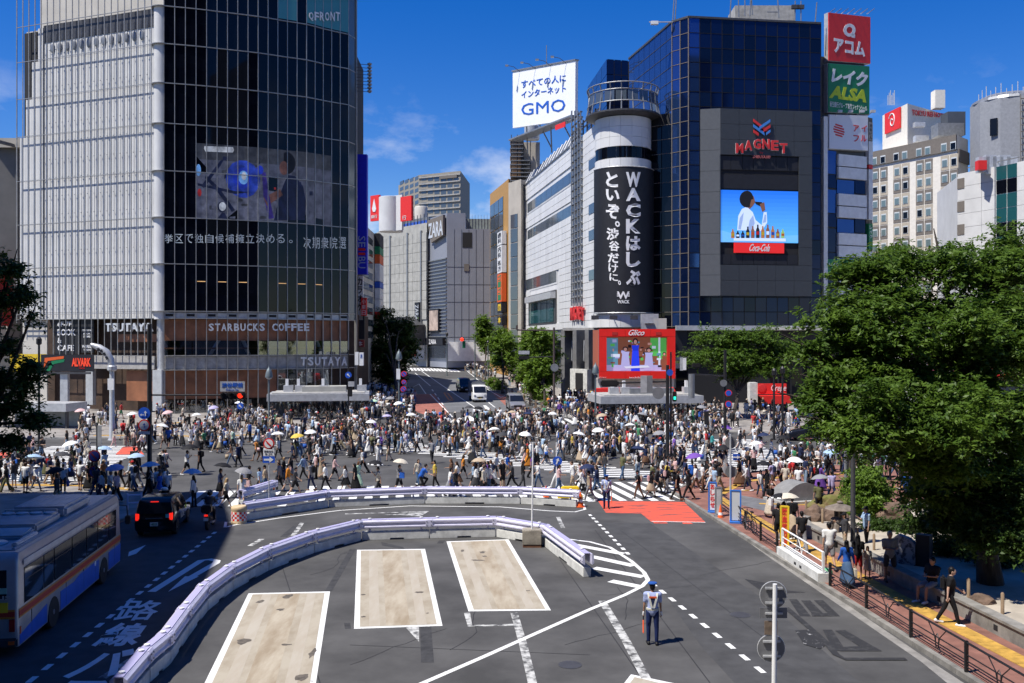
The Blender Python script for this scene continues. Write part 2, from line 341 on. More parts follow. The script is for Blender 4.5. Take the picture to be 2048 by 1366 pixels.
def build_fig(P):
 J = skeleton(P); Fg = Fig(); Fg.J = J
 b = MB(); torso(b, J, -.012); b.cap(J.neck + V(0, 0, -.03), J.head + V(0, -.02, -.06), .055, .05); b.ball(J.head, (.075, .092, .115), 14, 10); b.ball(J.head + V(0, .02, -.07), (.055, .07, .055), 10, 6); b.ball(J.head + V(0, .098, -.02), (.013, .02, .024), 8, 5)
 for s in (-1, 1): b.ball(J.head + V(s * .076, -.005, -.015), (.012, .022, .034), 6, 5)
 for k in 'lr':
  b.cap(J.sh[k], J.el[k], .048, .037); b.cap(J.el[k], J.wr[k], .037, .025); d = (J.wr[k] - J.el[k]).normalized(); b.cap(J.wr[k], J.wr[k] + d * .07, .026, .03); b.cap(J.hp[k], J.kn[k], .082, .052); b.cap(J.kn[k], J.kn[k].lerp(J.an[k], .35), .05, .052); b.cap(J.kn[k].lerp(J.an[k], .35), J.an[k], .052, .034); b.cap(J.an[k] + V(0, -.03, -.045), J.toe[k], .036, .028)
 body = remesh(b, .017, 1300)
 h = MB(); h.v = [tuple(v.co) for v in body.vertices]; h.f = [tuple(p.vertices) for p in body.polygons]; h.mi = [0] * len(h.f)
 for k in 'lr': fingers(h, J, k, P.get('curl', 35))
 for s in (-1, 1): h.ball(J.head + V(s * .03, .082, .012), (.013, .008, .008), 6, 4, mi=1)
 h.ball(J.head + V(0, .084, -.062), (.022, .008, .006), 6, 4, mi=2)
 me = h.mesh('body', [m_skin, mat('eye_dark', (.02, .015, .012), .3), mat('lips', (.30, .10, .08), .5)], smooth='all'); Fg.body = me; bpy.data.meshes.remove(body)
 def top(sl, hem, g=.018):
  t = MB(); torso(t, J, g); t.cap(J.hip + V(0, 0, hem), J.chest, .135 + g * .3, .13 + g)
  for k in 'lr':
   if sl <= 1: t.cap(J.sh[k], J.sh[k].lerp(J.el[k], .35 + .55 * sl), .066, .064)
   else: t.cap(J.sh[k], J.el[k], .064, .056); t.cap(J.el[k], J.el[k].lerp(J.wr[k], .92), .054, .042)
  return remesh(t, .022, 620)
 Fg.tee = fin(top(.6, -.02, .022), 'shirt', m_cloth); Fg.long = fin(top(2, -.05, .022), 'shirt', m_cloth)
 def legs(frac, g, wide=0):
  t = MB(); t.ball(J.hip + V(0, 0, .0), (.165, .125, .12), 12, 8)
  for k in 'lr':
   t.cap(J.hp[k], J.kn[k], .095 + g, .066 + g + wide * .4)
   if frac > 1: t.cap(J.kn[k], J.kn[k].lerp(J.an[k], frac - 1.05), .064 + g + wide * .4, .052 + g + wide)
  return remesh(t, .022, 560)
 Fg.trousers = fin(legs(2.0, .004), 'trousers', m_cloth); Fg.wide = fin(legs(2.0, .008, .028), 'trousers', m_cloth)
 t = MB(); t.ball(J.hip, (.168, .128, .12), 12, 8)
 for k in 'lr': t.cap(J.hp[k], J.hp[k].lerp(J.kn[k], .82), .10, .088)
 Fg.shorts = fin(remesh(t, .022, 400), 'shorts', m_cloth)
 def skirt(zf, fl):
  t = MB(); kl, kr = J.an['l'], J.an['r']; n = 18; rr = []
  zb_ = J.hip.z + .06; ze = J.hip.z * zf; m = (J.kn['l'] + J.kn['r']) / 2; am = (kl + kr) / 2; sp = abs(kl.y - kr.y) * .42
  for i in range(7):
   q = i / 6; z = zb_ + (ze - zb_) * q; c = V(J.hip.x, J.hip.y, 0).lerp(V(am.x, am.y, 0), q * (1 - zf)); rx = .15 + (fl - .15) * q ** .8; ry = .118 + (fl + sp * (1 - zf) - .118) * q ** .8
   rr.append([V(c.x + rx * math.cos(2 * math.pi * j / n) * (1 + .05 * q * math.sin(6 * 2 * math.pi * j / n)), c.y + ry * math.sin(2 * math.pi * j / n) * (1 + .05 * q * math.sin(6 * 2 * math.pi * j / n)), z) for j in range(n)])
  return t.rings(rr).mesh('skirt', m_cloth, smooth='all')
 Fg.skirt = skirt(.48, .23); Fg.maxi = skirt(.16, .25)
 hd = J.head
 t = MB(); t.ball(hd + V(0, -.016, .028), (.088, .098, .105), 14, 9); t.ball(hd + V(0, -.05, -.02), (.078, .06, .085), 12, 7); Fg.hair_s = fin(remesh(t, .02, 260), 'hair', m_hair)
 t = MB(); t.ball(hd + V(0, -.018, .026), (.092, .1, .108), 14, 9); t.cap(hd + V(0, -.06, -.02), J.chest + V(0, -.115, .08), .075, .06);
 for s in (-1, 1): t.cap(hd + V(s * .065, -.02, .0), hd + V(s * .08, -.03, -.2), .035, .03)
 Fg.hair_l = fin(remesh(t, .02, 380), 'hair', m_hair)
 t = MB(); t.ball(hd + V(0, -.016, .03), (.088, .098, .105), 14, 9); t.cap(hd + V(0, -.04, -.02), hd + V(0, -.04, -.09), .085, .07); Fg.hair_b = fin(remesh(t, .02, 260), 'hair', m_hair)
 t = MB(); t.ball(hd + V(0, -.01, .05), (.094, .104, .085), 14, 8); t.add([hd + V(x, y, z) for x, y, z in [(-.08, .06, .045), (.08, .06, .045), (.06, .17, .02), (-.06, .17, .02), (-.08, .06, .03), (.08, .06, .03), (.06, .17, .005), (-.06, .17, .005)]], [(0, 1, 2, 3), (7, 6, 5, 4), (0, 4, 5, 1), (1, 5, 6, 2), (2, 6, 7, 3), (3, 7, 4, 0)]); Fg.cap = t.mesh('cap', m_cloth, smooth=True)
 t = MB(); t.lathe(hd, [(.10, .03), (.2, .015), (.21, .022), (.1, .05), (.09, .1), (.06, .125), (.01, .13)], 18); Fg.hat = t.mesh('hat', m_cloth, smooth=True)
 for k in 'lr':
  t = MB(); t.cap(J.an[k] + V(0, -.045, -.045), J.toe[k] + V(0, .01, .0), .047, .040); t.cap(J.an[k] + V(0, -.02, -.02), J.an[k] + V(0, -.03, -.04), .045, .045); setattr(Fg, 'shoe_' + k, fin(t.mesh('shoe', None, smooth='all'), 'shoe', m_leath))
 c = J.chest + V(0, -.2, -.02); t = MB(); t.box(c, (.28, .15, .40)); Fg.pack = fin(t.mesh('backpack', m_cloth, smooth=True, bevel=.05), 'backpack', m_cloth)
 t = MB()
 for s in (-1, 1): pass
 t.tube([J.neck + V(-.14, .0, .0), J.chest + V(-.02, .135, .0), J.hip + V(.16, .05, .05)], .014, 5); t.box(J.hip + V(.2, .0, .0), (.08, .24, .22)); Fg.sling = fin(t.mesh('shoulder_bag', m_cloth), 'shoulder_bag', m_cloth)
 w = J.wr['r'] + (J.wr['r'] - J.el['r']).normalized() * .09; t = MB(); t.tube([w + V(0, -.08, -.1), w + V(0, -.03, .0), w + V(0, .03, 0), w + V(0, .08, -.1)], .008, 5); t.box(w + V(0, 0, -.27), (.09, .30, .34)); Fg.tote = fin(t.mesh('tote_bag', m_cloth), 'tote_bag', m_cloth)
 return Fg
POSES = dict(
 walk_a=dict(lean=4, leg_l=(26, 6), leg_r=(-20, 14), arm_l=(-22, 8, 14), arm_r=(24, 8, 26)), walk_b=dict(lean=4, leg_l=(-18, 22), leg_r=(24, 4), arm_l=(20, 8, 24), arm_r=(-24, 8, 12)),
 walk_c=dict(lean=3, leg_l=(12, 6), leg_r=(-9, 20), arm_l=(-8, 6, 12), arm_r=(14, 7, 75)), walk_d=dict(lean=5, leg_l=(-17, 12), leg_r=(20, 8), arm_l=(16, 9, 40), arm_r=(-18, 8, 14)),
 stand=dict(lean=1, leg_l=(2, 2), leg_r=(-2, 2), arm_l=(0, 8, 12), arm_r=(2, 8, 10), spread=.12), phone=dict(lean=2, leg_l=(5, 3), leg_r=(-3, 4), arm_l=(0, 8, 10), arm_r=(28, 6, 95), in_r=.25, curl=60),
 umbrella=dict(lean=3, leg_l=(20, 6), leg_r=(-16, 16), arm_l=(-14, 8, 12), arm_r=(24, 6, 118), curl=80), umbrella_s=dict(lean=2, leg_l=(3, 2), leg_r=(-3, 4), arm_l=(0, 8, 14), arm_r=(22, 6, 120), curl=80),
 folded=dict(lean=-2, leg_l=(2, 2), leg_r=(0, 2), arm_l=(16, 6, 78), arm_r=(12, 6, 84), in_l=1.1, in_r=1.2, spread=.25), sit=dict(lean=-4, leg_l=(78, 74), leg_r=(74, 70), arm_l=(18, 6, 74), arm_r=(16, 6, 80), in_l=1.1, in_r=1.2, spread=.3),
 ride=dict(lean=16, leg_l=(66, 78), leg_r=(66, 78), arm_l=(44, 14, 22), arm_r=(44, 14, 22), spread=.45, curl=80), crouch=dict(lean=30, leg_l=(70, 100), leg_r=(20, 95), arm_l=(30, 8, 40), arm_r=(40, 8, 30)))
FIG = {k: build_fig(p) for k, p in POSES.items()}
# ================================================================ GROUND
def sheet(name, mat_, parent=None, kind=None):
 mb = MB(); ys = [-90, 0, 70, 74, 78, 82, 86, 90, 94, 130, 170, 215, 400, 900, 3000]
 for i, y in enumerate(ys): mb.v += [(-2500, y, gz(y)), (2500, y, gz(y))]
 for i in range(len(ys) - 1): mb.f.append((2 * i, 2 * i + 1, 2 * i + 3, 2 * i + 2)); mb.mi.append(0)
 o = mb.build(name, mat_, parent)
 return tag(o, kind=kind) if kind else o
road = sheet('road', m_asph, kind='structure')
tag(road, 'grey asphalt road filling the crossing and the bus bays')
def flat(name, pts, mat_, parent, h=0.006):
 n = len(pts); a = sum(pts[i][0] * pts[(i + 1) % n][1] - pts[(i + 1) % n][0] * pts[i][1] for i in range(n))
 if a < 0: pts = list(reversed(pts))
 mb = MB(); mb.add([(p[0], p[1], gz(p[1]) + h) for p in pts], [tuple(range(n))])
 return mb.build(name, mat_, parent)
def gflat(name, px, mat_, parent=None, h=0.006): return flat(name, [G(x, y).xy for x, y in px], mat_, parent or road, h)
def strip(name, pts, w, mat_, parent=None, h=0.006):
 pts = [Vector((p[0], p[1])) for p in pts]; l = []; r = []
 for i, p in enumerate(pts):
  t = (pts[min(i + 1, len(pts) - 1)] - pts[max(i - 1, 0)]).normalized(); n = Vector((-t.y, t.x))
  l.append(p + n * w / 2); r.append(p - n * w / 2)
 mb = MB(); k = len(pts)
 mb.add([(p.x, p.y, gz(p.y) + h) for p in l + r], [(i + 1, i, k + i, k + i + 1) for i in range(k - 1)])
 o = mb.build(name, mat_, parent or road)
 return o
def gstrip(name, px, w, mat_, parent=None, h=0.006): return strip(name, [G(x, y).xy for x, y in px], w, mat_, parent, h)
def smooth2(pts, n=6):
 out = []; P = [Vector(p) for p in pts]; P = [P[0] * 2 - P[1]] + P + [P[-1] * 2 - P[-2]]
 for i in range(1, len(P) - 2):
  for k in range(n):
   t = k / n
   out.append(.5 * ((2 * P[i]) + (P[i + 1] - P[i - 1]) * t + (2 * P[i - 1] - 5 * P[i] + 4 * P[i + 1] - P[i + 2]) * t * t + (3 * P[i] - P[i - 1] - 3 * P[i + 1] + P[i + 2]) * t ** 3))
 out.append(P[-2]); return out
gflat('asphalt_strip', [(1168, 1045), (1240, 1045), (1440, 1180), (1480, 1366), (1560, 1500), (1900, 1500), (1440, 1366), (1330, 1240)][:1] and
  [(1205, 1046), (1300, 1046), (1530, 1200), (1760, 1400), (1500, 1400), (1400, 1290), (1330, 1190)], m_asph_dark, h=.003)
gflat('asphalt_strip', [(0, 1000), (440, 1010), (470, 1040), (300, 1366), (120, 1700), (-700, 1700)], m_asph_dark, h=.003)
gflat('street_surface', [(812, 729), (908, 727), (955, 757), (1010, 795), (1060, 822), (930, 824), (848, 826), (790, 800), (806, 760)], m_asph_lane, h=.004)
for k, q in enumerate([[(688, 1246), (700, 1246), (702, 1257), (690, 1258)], [(878, 1081), (890, 1081), (886, 1087), (874, 1087)], [(762, 1084), (806, 1094), (810, 1099), (764, 1091)],
   [(650, 1182), (700, 1098), (712, 1098), (664, 1182)], [(586, 1052), (600, 1052), (574, 1074), (560, 1074)], [(840, 1252), (862, 1252), (868, 1325), (842, 1325)]]):
 gflat('asphalt_patch', q, m_asph_patch, h=.004)
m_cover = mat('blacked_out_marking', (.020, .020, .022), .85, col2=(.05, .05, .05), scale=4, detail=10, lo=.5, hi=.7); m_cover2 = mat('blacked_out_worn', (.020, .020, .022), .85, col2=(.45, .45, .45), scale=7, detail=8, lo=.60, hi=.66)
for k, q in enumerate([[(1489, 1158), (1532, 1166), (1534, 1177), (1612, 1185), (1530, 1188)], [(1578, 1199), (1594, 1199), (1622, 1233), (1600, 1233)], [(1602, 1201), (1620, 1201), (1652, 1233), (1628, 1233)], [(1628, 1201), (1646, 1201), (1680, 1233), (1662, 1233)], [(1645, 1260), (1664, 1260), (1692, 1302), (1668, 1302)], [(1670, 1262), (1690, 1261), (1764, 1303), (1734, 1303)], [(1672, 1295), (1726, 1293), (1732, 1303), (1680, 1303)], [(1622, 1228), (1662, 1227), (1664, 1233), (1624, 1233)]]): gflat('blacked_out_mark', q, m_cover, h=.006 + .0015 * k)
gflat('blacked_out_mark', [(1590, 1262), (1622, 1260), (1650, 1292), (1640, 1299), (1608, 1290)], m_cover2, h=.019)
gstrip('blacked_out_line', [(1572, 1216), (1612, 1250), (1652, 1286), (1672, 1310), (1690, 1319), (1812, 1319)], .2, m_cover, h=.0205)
gflat('red_road_paint', [(1196, 1002), (1368, 1004), (1411, 1045), (1303, 1044), (1282, 1027), (1212, 1026)], m_red, h=.007)
gflat('red_road_paint', [(1306, 1044), (1332, 1044.5), (1336, 1047), (1308, 1047)], m_red, h=.007)
gflat('red_road_paint', [(1364, 1045), (1382, 1045.3), (1386, 1048), (1366, 1048)], m_red, h=.007)
gflat('red_road_paint', [(247, 893), (276, 893), (288, 909), (231, 909)], m_red, h=.007)
gflat('red_road_paint', [(0, 905), (30, 902), (30, 912), (0, 917)], m_red, h=.007)
gflat('red_road_surface', [(806, 789), (868, 788), (905, 834), (862, 834), (800, 812)], m_red_far, h=.008)
gflat('red_road_surface', [(980, 782), (1010, 792), (1075, 830), (1042, 832), (1012, 812)], m_red_far, h=.008)
gflat('red_road_surface', [(1580, 868), (1636, 868), (1620, 880), (1586, 880)], m_red_far, h=.008)
m_bay = mat('bay_concrete', (.40, .355, .28), .9, col2=(.24, .195, .135), var=.08, scale=1.3, detail=15, bump=.05, stretch=(1.2, .55, 1), lo=.42, hi=.78)
m_wear = mat('bay_browned', (.30, .24, .165), .9, col2=(.40, .35, .27), var=.1, scale=1.1, detail=14, stretch=(1.6, .35, 1), lo=.38, hi=.62); m_track = mat('bay_track', (.415, .375, .31), .9, col2=(.36, .315, .25), var=.05, scale=1.6, detail=14, stretch=(2, .4, 1), lo=.35, hi=.6)
m_oil = mat('oil_stain', (.10, .085, .07), .9, var=.4, scale=5)
bays = [[(497, 1187), (660, 1183), (622, 1430), (378, 1430)], [(714, 1100), (850, 1098), (885, 1252), (708, 1258)], [(893, 1083), (1017, 1079), (1102, 1221), (937, 1223)],
  [(1262, 1349), (1420, 1382), (1520, 1560), (1130, 1520)]]
for b in bays:
 pg = [G(x, y).xy for x, y in b]; c = sum(pg, Vector((0, 0))) / 4
 flat('bay_border', pg, m_paint, road, .006)
 inn = []
 for i in range(4):
  e1 = (pg[i] - pg[i - 1]).normalized(); e2 = (pg[(i + 1) % 4] - pg[i]).normalized()
  sgn = 1 if (Vector((-e2.y, e2.x)).dot(c - pg[i]) > 0) else -1
  n1 = Vector((-e1.y, e1.x)) * sgn; n2 = Vector((-e2.y, e2.x)) * sgn
  inn.append(pg[i] + (n1 + n2) * 0.17)
 flat('bay_slab', inn, m_bay, road, .010)
 for a, b, m_, hh in ((.34, .66, m_wear, .0115), (.12, .27, m_track, .0118), (.74, .88, m_track, .0121)):
  q0, q1, q2, q3 = inn; flat('wear_band', [q0.lerp(q1, a + .02), q0.lerp(q1, b), q3.lerp(q2, b - .01), q3.lerp(q2, a)], m_, road, hh)
def stain(px, py, rx, ry, s):
 rnd = random.Random(s); c = G(px, py).xy
 pts = []
 for k in range(13):
  a = 2 * math.pi * k / 13; r = .55 + .6 * rnd.random(); pts.append((c.x + math.cos(a) * rx * r, c.y + math.sin(a) * ry * r))
 flat('oil_stain', pts, m_oil, road, .013)
m_seam = mat('tar_seam', (.018, .018, .02), .8)
for q in [[(560, 1120), (640, 1366)][:2], [(1120, 1120), (1290, 1366)], [(1190, 1060), (1420, 1366)], [(700, 1290), (1180, 1310)], [(1240, 1060), (1560, 1300)]]: gstrip('tar_seam', q, .03, m_seam, h=.0045)
rk = random.Random(4)
for px, py in [(700, 1330), (900, 1300), (1130, 1290), (1400, 1150), (1250, 1240), (760, 1050), (1000, 1050), (620, 1150), (1190, 1190)]:
 c = G(px, py).xy; a = rk.uniform(0, 3.1); pts = [c.copy()]
 for k in range(9): a += rk.gauss(0, .18); c = c + Vector((math.cos(a), math.sin(a))) * .45; pts.append(c.copy())
 strip('crack', pts, .022, m_seam, h=.005)
for px, py, r in [(1140, 1330, .32), (1480, 1230, .33), (960, 1040, .3), (420, 1210, .3), (640, 925, .35), (1090, 905, .35)]:
 c = G(px, py).xy; flat('manhole_cover', [(c.x + r * math.cos(2 * math.pi * k / 20), c.y + r * math.sin(2 * math.pi * k / 20)) for k in range(20)], m_dgrey, road, .009)
for i, s in enumerate([(487, 1283, .22, .32), (561, 1220, .14, .16), (572, 1290, .16, .1), (625, 1306, .1, .45), (606, 1355, .2, .35), (726, 1190, .1, .08), (838, 1185, .16, .14),
   (925, 1102, .10, .3), (965, 1105, .14, .25), (969, 1113, .12, .14), (955, 1121, .3, .12), (1056, 1182, .1, .06), (576, 1193, .18, .35), (520, 1204, .16, .22), (855, 1227, .06, .07), (727, 1234, .08, .1)]): stain(*s, i)
def dashes(a, b, n, w, duty=.5, m_=m_paint, name='lane_dash'):
 A, B = G(*a).xy, G(*b).xy
 for k in range(n):
  p = A.lerp(B, k / n); q = A.lerp(B, (k + duty) / n); strip(name, [p, q], w, m_, h=.008)
dashes((1179, 1029), (1262, 1114), 11, .16)
dashes((1303, 1166), (1545, 1360), 10, .16, .48)
dashes((56, 1366), (436, 1060), 21, .17, .5)
dashes((848, 1358), (848, 1358.1), 1, .01)
gstrip('edge_line', [(840, 1369), (960, 1317), (1090, 1259), (1180, 1219), (1250, 1190), (1284, 1173), (1296, 1160), (1288, 1145), (1262, 1122), (1220, 1095), (1180, 1084), (1132, 1078)], .17, m_paint, h=.008)
for q in [[(1150, 1090), (1246, 1108)], [(1168, 1110), (1268, 1132)], [(1188, 1136), (1287, 1154)], [(1221, 1162), (1281, 1174)]]: gstrip('hatch_bar', q, .42, m_paint, h=.0085)
gstrip('edge_line', [(450, 1055), (470, 1050), (560, 1036), (680, 1021), (820, 1012), (1000, 1014), (1100, 1022), (1150, 1024), (1170, 1019), (1166, 1008)], .14, m_paint, h=.008)
gstrip('edge_line', [(450, 1055), (452, 1044), (474, 1046)], .14, m_paint, h=.008)
gstrip('old_line', [(1204, 1202), (1250, 1278), (1292, 1357)], .26, m_paint_old, h=.0075)
gstrip('old_line', [(1028, 1225), (1046, 1288), (1060, 1345), (1066, 1372)], .24, m_paint_old, h=.0075)
gflat('old_arrow', [(810, 1254), (838, 1253), (838, 1284)], m_paint_old, h=.008)
gstrip('old_line', [(934, 1226), (940, 1252), (1027, 1250)], .2, m_paint_old, h=.0072)
gstrip('old_line', [(1116, 1034), (1126, 1056)], .2, m_paint_old); gstrip('old_line', [(604, 1046), (586, 1072)], .22, m_paint_old)
gflat('old_arrow', [(765, 1030), (856, 1024), (840, 1033), (800, 1030)], m_paint_old); gstrip('old_line', [(690, 1028), (858, 1023)], .2, m_paint_old)
gstrip('old_line', [(524, 1078), (500, 1092)], .25, m_paint_old); gstrip('old_line', [(204, 1357), (330, 1276)], .25, m_paint_old)
gstrip('stop_line', [(1303, 1043), (1411, 1045)], .10, m_paint, h=.010)
gflat('gutter_strip', [(1372, 990), (1404, 1012), (1560, 1118), (1860, 1322), (2010, 1420), (1960, 1420), (1840, 1322), (1540, 1116), (1394, 1010)], mat('gutter_concrete', (.22, .21, .195), .9, var=.25, scale=1.5, detail=9), h=.005)
def gwrite(body, quad, bold=.02):
 q = [G(x, y).xy for x, y in quad]
 vs, fs, asp = glyphs(body, 0, bold); ok = []
 out = []
 for a, b, c in vs:
  p = (q[3].lerp(q[2], a)).lerp(q[0].lerp(q[1], a), b); out.append((p.x, p.y, gz(p.y) + .007 + (.006 if c > 0 else 0)))
 MB().add(out, fs).build('road_writing', mat('road_paint_new', (.70, .70, .68), .75, var=.08), road)
gwrite('路', [(252, 1200), (334, 1202), (302, 1240), (224, 1243)], .012)
gwrite('線', [(228, 1246), (302, 1247), (270, 1292), (180, 1294)], .03)
gwrite('バ', [(196, 1298), (276, 1298), (238, 1352), (120, 1358)], .03)
gwrite('ス', [(130, 1362), (232, 1362), (170, 1440), (20, 1440)], .03)
gstrip('turn_arrow', [(303, 1184), (403, 1121), (420, 1119), (434, 1122), (432, 1126), (380, 1156)], .30, m_paint, h=.008)
gflat('turn_arrow', [(336, 1184), (370, 1153), (398, 1153), (370, 1167)], m_paint, h=.0085)
gflat('lane_arrow', [(256, 1113), (258, 1104), (292, 1090), (272, 1108)], m_paint, h=.008)
gflat('turn_arrow', [(118, 1371), (214, 1363), (200, 1380), (150, 1390)], m_paint, h=.008)
for k in range(37):
 x = -17.6 + k * .88
 y0, y1 = (50.2, 55.4) if x < -12 else (51.6, 57.2) if x < 5 else (51.9, 58.8)
 sl = -.12 if x < 4 else -.2
 strip('zebra_stripe', [(x, y0), (x + sl * (y1 - y0), y1)], .45, m_paint, h=.0095)
for k in range(24):
 y = 58.6 + k * .86
 x0, x1 = -36.2 - k * .1, -27.4 - k * .12
 strip('zebra_stripe', [(x0, y), (x1, y + .2)], .46, m_paint)
for k in range(24):
 t = k / 23; cx, cy = -15.5 + 24.5 * t, 84.5 - 24.0 * t
 strip('zebra_stripe', [(cx - 3.6, cy + .9), (cx + 3.6, cy - .1)], .42, m_paint)
for k in range(21):
 y = 64.5 + k * .95
 strip('zebra_stripe', [(11.6 + k * .05, y), (20.2 + k * .05, y - .3)], .46, m_paint, h=.011)
for k in range(24):
 x = -10.6 + k * .9; strip('zebra_stripe', [(x, 96), (x - .8, 101.5)], .45, m_paint)
for k in range(15):
 A = G(818 + k * 7.2, 741 + k * .2).xy; B = G(815 + k * 6.6, 736 + k * .15).xy; strip('zebra_stripe', [A, B], .5, m_paint, h=.012)
for q, w in [([(843, 742), (880, 768), (960, 822)], .16), ([(830, 746), (861, 772)], .15), ([(946, 780), (990, 815)], .15), ([(934, 742), (975, 775)], .15), ([(905, 834), (860, 788)], .15)]: gstrip('lane_line', q, w, m_paint, h=.012)
dashes((864, 779), (890, 815), 4, .16);
for q in [[(813, 782), (838, 768), (852, 788), (813, 790)], [(974, 778), (1002, 795), (1020, 785)]]: gstrip('zone_outline', q + [q[0]], .14, m_paint, h=.013)
gstrip('orange_mark', [(888, 785), (896, 787), (904, 797), (898, 800), (888, 786)], .2, m_orange_p, h=.013)
gstrip('orange_mark', [(894, 804), (908, 798)], .2, m_orange_p, h=.013); gstrip('orange_mark', [(896, 798), (908, 803)], .2, m_orange_p, h=.0135)
gflat('lane_arrow', [(966, 811), (972, 811), (980, 818), (978, 820), (971, 818)], m_paint, h=.013)
gstrip('stop_line', [(975, 826), (1015, 826)], .3, m_paint, h=.013)
for q in [[(925, 835), (940, 842), (960, 842), (935, 830)]]: gflat('zebra_stripe', q, m_paint, h=.013)
def pavement(name, pts, mat_, h, label):
 pts = [Vector((p[0], p[1])) for p in pts]
 xs = [p.x for p in pts]; ys = [p.y for p in pts]
 bm = bmesh.new(); vs = [bm.verts.new((p.x, p.y, gz(p.y) + h)) for p in pts]; bm.faces.new(vs)
 for yc in (70, 74, 78, 82, 86, 90, 94, 130, 170, 215):
  if min(ys) < yc < max(ys): bmesh.ops.bisect_plane(bm, geom=bm.verts[:] + bm.edges[:] + bm.faces[:], plane_co=(0, yc, 0), plane_no=(0, 1, 0))
 for v in bm.verts: v.co.z = gz(v.co.y) + h
 bmesh.ops.recalc_face_normals(bm, faces=bm.faces[:])
 if sum(f.normal.z for f in bm.faces) < 0: bmesh.ops.reverse_faces(bm, faces=bm.faces[:])
 me = bpy.data.meshes.new(name); bm.to_mesh(me); bm.free(); me.materials.append(mat_)
 return tag(link(name, me), label, kind='structure')
def kerb(path, parent, mat_, w=.2, h=.15, n=1.2, name='kerb_stone'):
 for a, b in zip(path[:-1], path[1:]):
  a, b = Vector((a[0], a[1])), Vector((b[0], b[1])); L = (b - a).length; k = max(1, round(L / n)); ang = math.atan2(b.y - a.y, b.x - a.x)
  for i in range(k):
   c = a.lerp(b, (i + .5) / k); sl = math.atan2(gz(a.lerp(b, (i + 1) / k).y) - gz(a.lerp(b, i / k).y), L / k)
   M_ = Matrix.Translation((c.x, c.y, gz(c.y) + h / 2 - .02 + random.uniform(-.004, .004))) @ Matrix.Rotation(ang, 4, 'Z') @ Matrix.Rotation(-sl, 4, 'Y') @ Matrix.Diagonal((L / k - .012, w, h + .04, 1))
   piece(name, parent, M_, mat_)
kR = [(9.3, 54.5), (9.95, 47), (10.9, 36.2), (11.75, 26), (12.4, 17)]
plaza = pavement('plaza_pavement', [(9.4, 54.6), (10.05, 47), (11.0, 36.2), (11.85, 26), (12.5, 17), (80, 17), (80, 66), (22, 66), (17.5, 63.5), (12.5, 60.5)], m_brick, .13, 'red brick pavement of the square on the right')
kerb(kR, plaza, m_conc_d, n=1.1); kerb([(9.3, 54.5), (12.4, 60.5), (17.5, 63.5), (22, 66), (44, 66)], plaza, m_conc_d, n=1.5)
pq = pavement('corner_pavement', [(-44, 84), (-30, 84), (-27, 82), (-17.5, 88), (-14.5, 94), (-13.9, 110), (-19, 150), (-24, 212), (-60, 212), (-60, 84)], m_stone_pav, .13, 'pale stone pavement round the glass corner tower')
kerb([(-44, 84), (-30, 84), (-27, 82), (-17.5, 88), (-14.5, 94), (-13.9, 110), (-19, 150), (-24, 212)], pq, m_conc, n=2.2)
pm = pavement('shop_pavement', [(7.5, 100), (4.5, 106), (3.2, 113), (-1.8, 144), (-8.6, 190), (-12.5, 205), (-12.5, 240), (90, 240), (90, 88), (24, 88), (16, 92)], m_stone_pav, .13, 'pale pavement in front of the white and blue glass store')
kerb([(90, 88), (24, 88), (16, 92), (7.5, 100), (4.5, 106), (3.2, 113), (-1.8, 144), (-8.6, 190), (-12.5, 205)], pm, m_conc, n=2.2)
pl = pavement('left_pavement', [(-19, 47), (-18.6, 50), (-21, 56.5), (-26, 58), (-60, 58.4), (-60, 40), (-19.5, 40)], m_stone_pav, .13, 'shaded pavement beside the bus on the left')
kerb([(-19.5, 40), (-19, 47), (-18.6, 50), (-21, 56.5), (-26, 58), (-50, 58.4)], pl, m_conc_d, n=1.4)
def tactile(path, parent, w=.6, n=.6, h=.137):
 for a, b in zip(path[:-1], path[1:]):
  a, b = Vector((a[0], a[1])), Vector((b[0], b[1])); L = (b - a).length; k = max(1, round(L / n)); ang = math.atan2(b.y - a.y, b.x - a.x)
  for i in range(k):
   c = a.lerp(b, (i + .5) / k); sl = math.atan2(gz(a.lerp(b, (i + 1) / k).y) - gz(a.lerp(b, i / k).y), L / k)
   piece('tactile_block', parent, Matrix.Translation((c.x, c.y, gz(c.y) + h)) @ Matrix.Rotation(ang, 4, 'Z') @ Matrix.Rotation(-sl, 4, 'Y') @ Matrix.Diagonal((L / k - .012, w, .022, 1)), m_tact)
tactile([(14.05, 23.5), (12.95, 33), (12.3, 40), (11.9, 46), (11.4, 52.5)], plaza)
tactile([(11.4, 52.5), (14.2, 58.0), (18, 60.6), (22, 61.5)], plaza, w=.5, n=.9)
tactile([(13.2, 50.2), (18, 49.6), (26, 50.6)], plaza, w=.35, n=.9); tactile([(12.2, 54.4), (18, 55.6), (27, 56.4)], plaza, w=.35, n=.9)
tactile([(-38, 85.5), (-31, 85.5), (-27, 84.2), (-18.4, 89.6)], pq, w=.6, n=1.0); tactile([(-36, 88.5), (-34, 97)], pq, w=.4, n=1.0)
tactile([(-34, 57), (-26, 56.6), (-22, 55)], pl, w=.6, n=.9)
for q in [[(1475, 994), (1560, 1010), (1540, 1030), (1455, 1008)], [(1900, 975), (1960, 975), (1960, 985), (1900, 985)]]:
 gflat('grey_paving', q, mat('grey_paving', (.13, .13, .135), .9, var=.2), plaza, .136)
m_lav = mat('lavender_rail', (.60, .585, .73), .4, .05, col2=(.40, .39, .47), scale=2.2, detail=12, lo=.5, hi=.8, stretch=(1, 1, 3))
m_lav_d = mat('lavender_cap', (.40, .38, .58), .5)
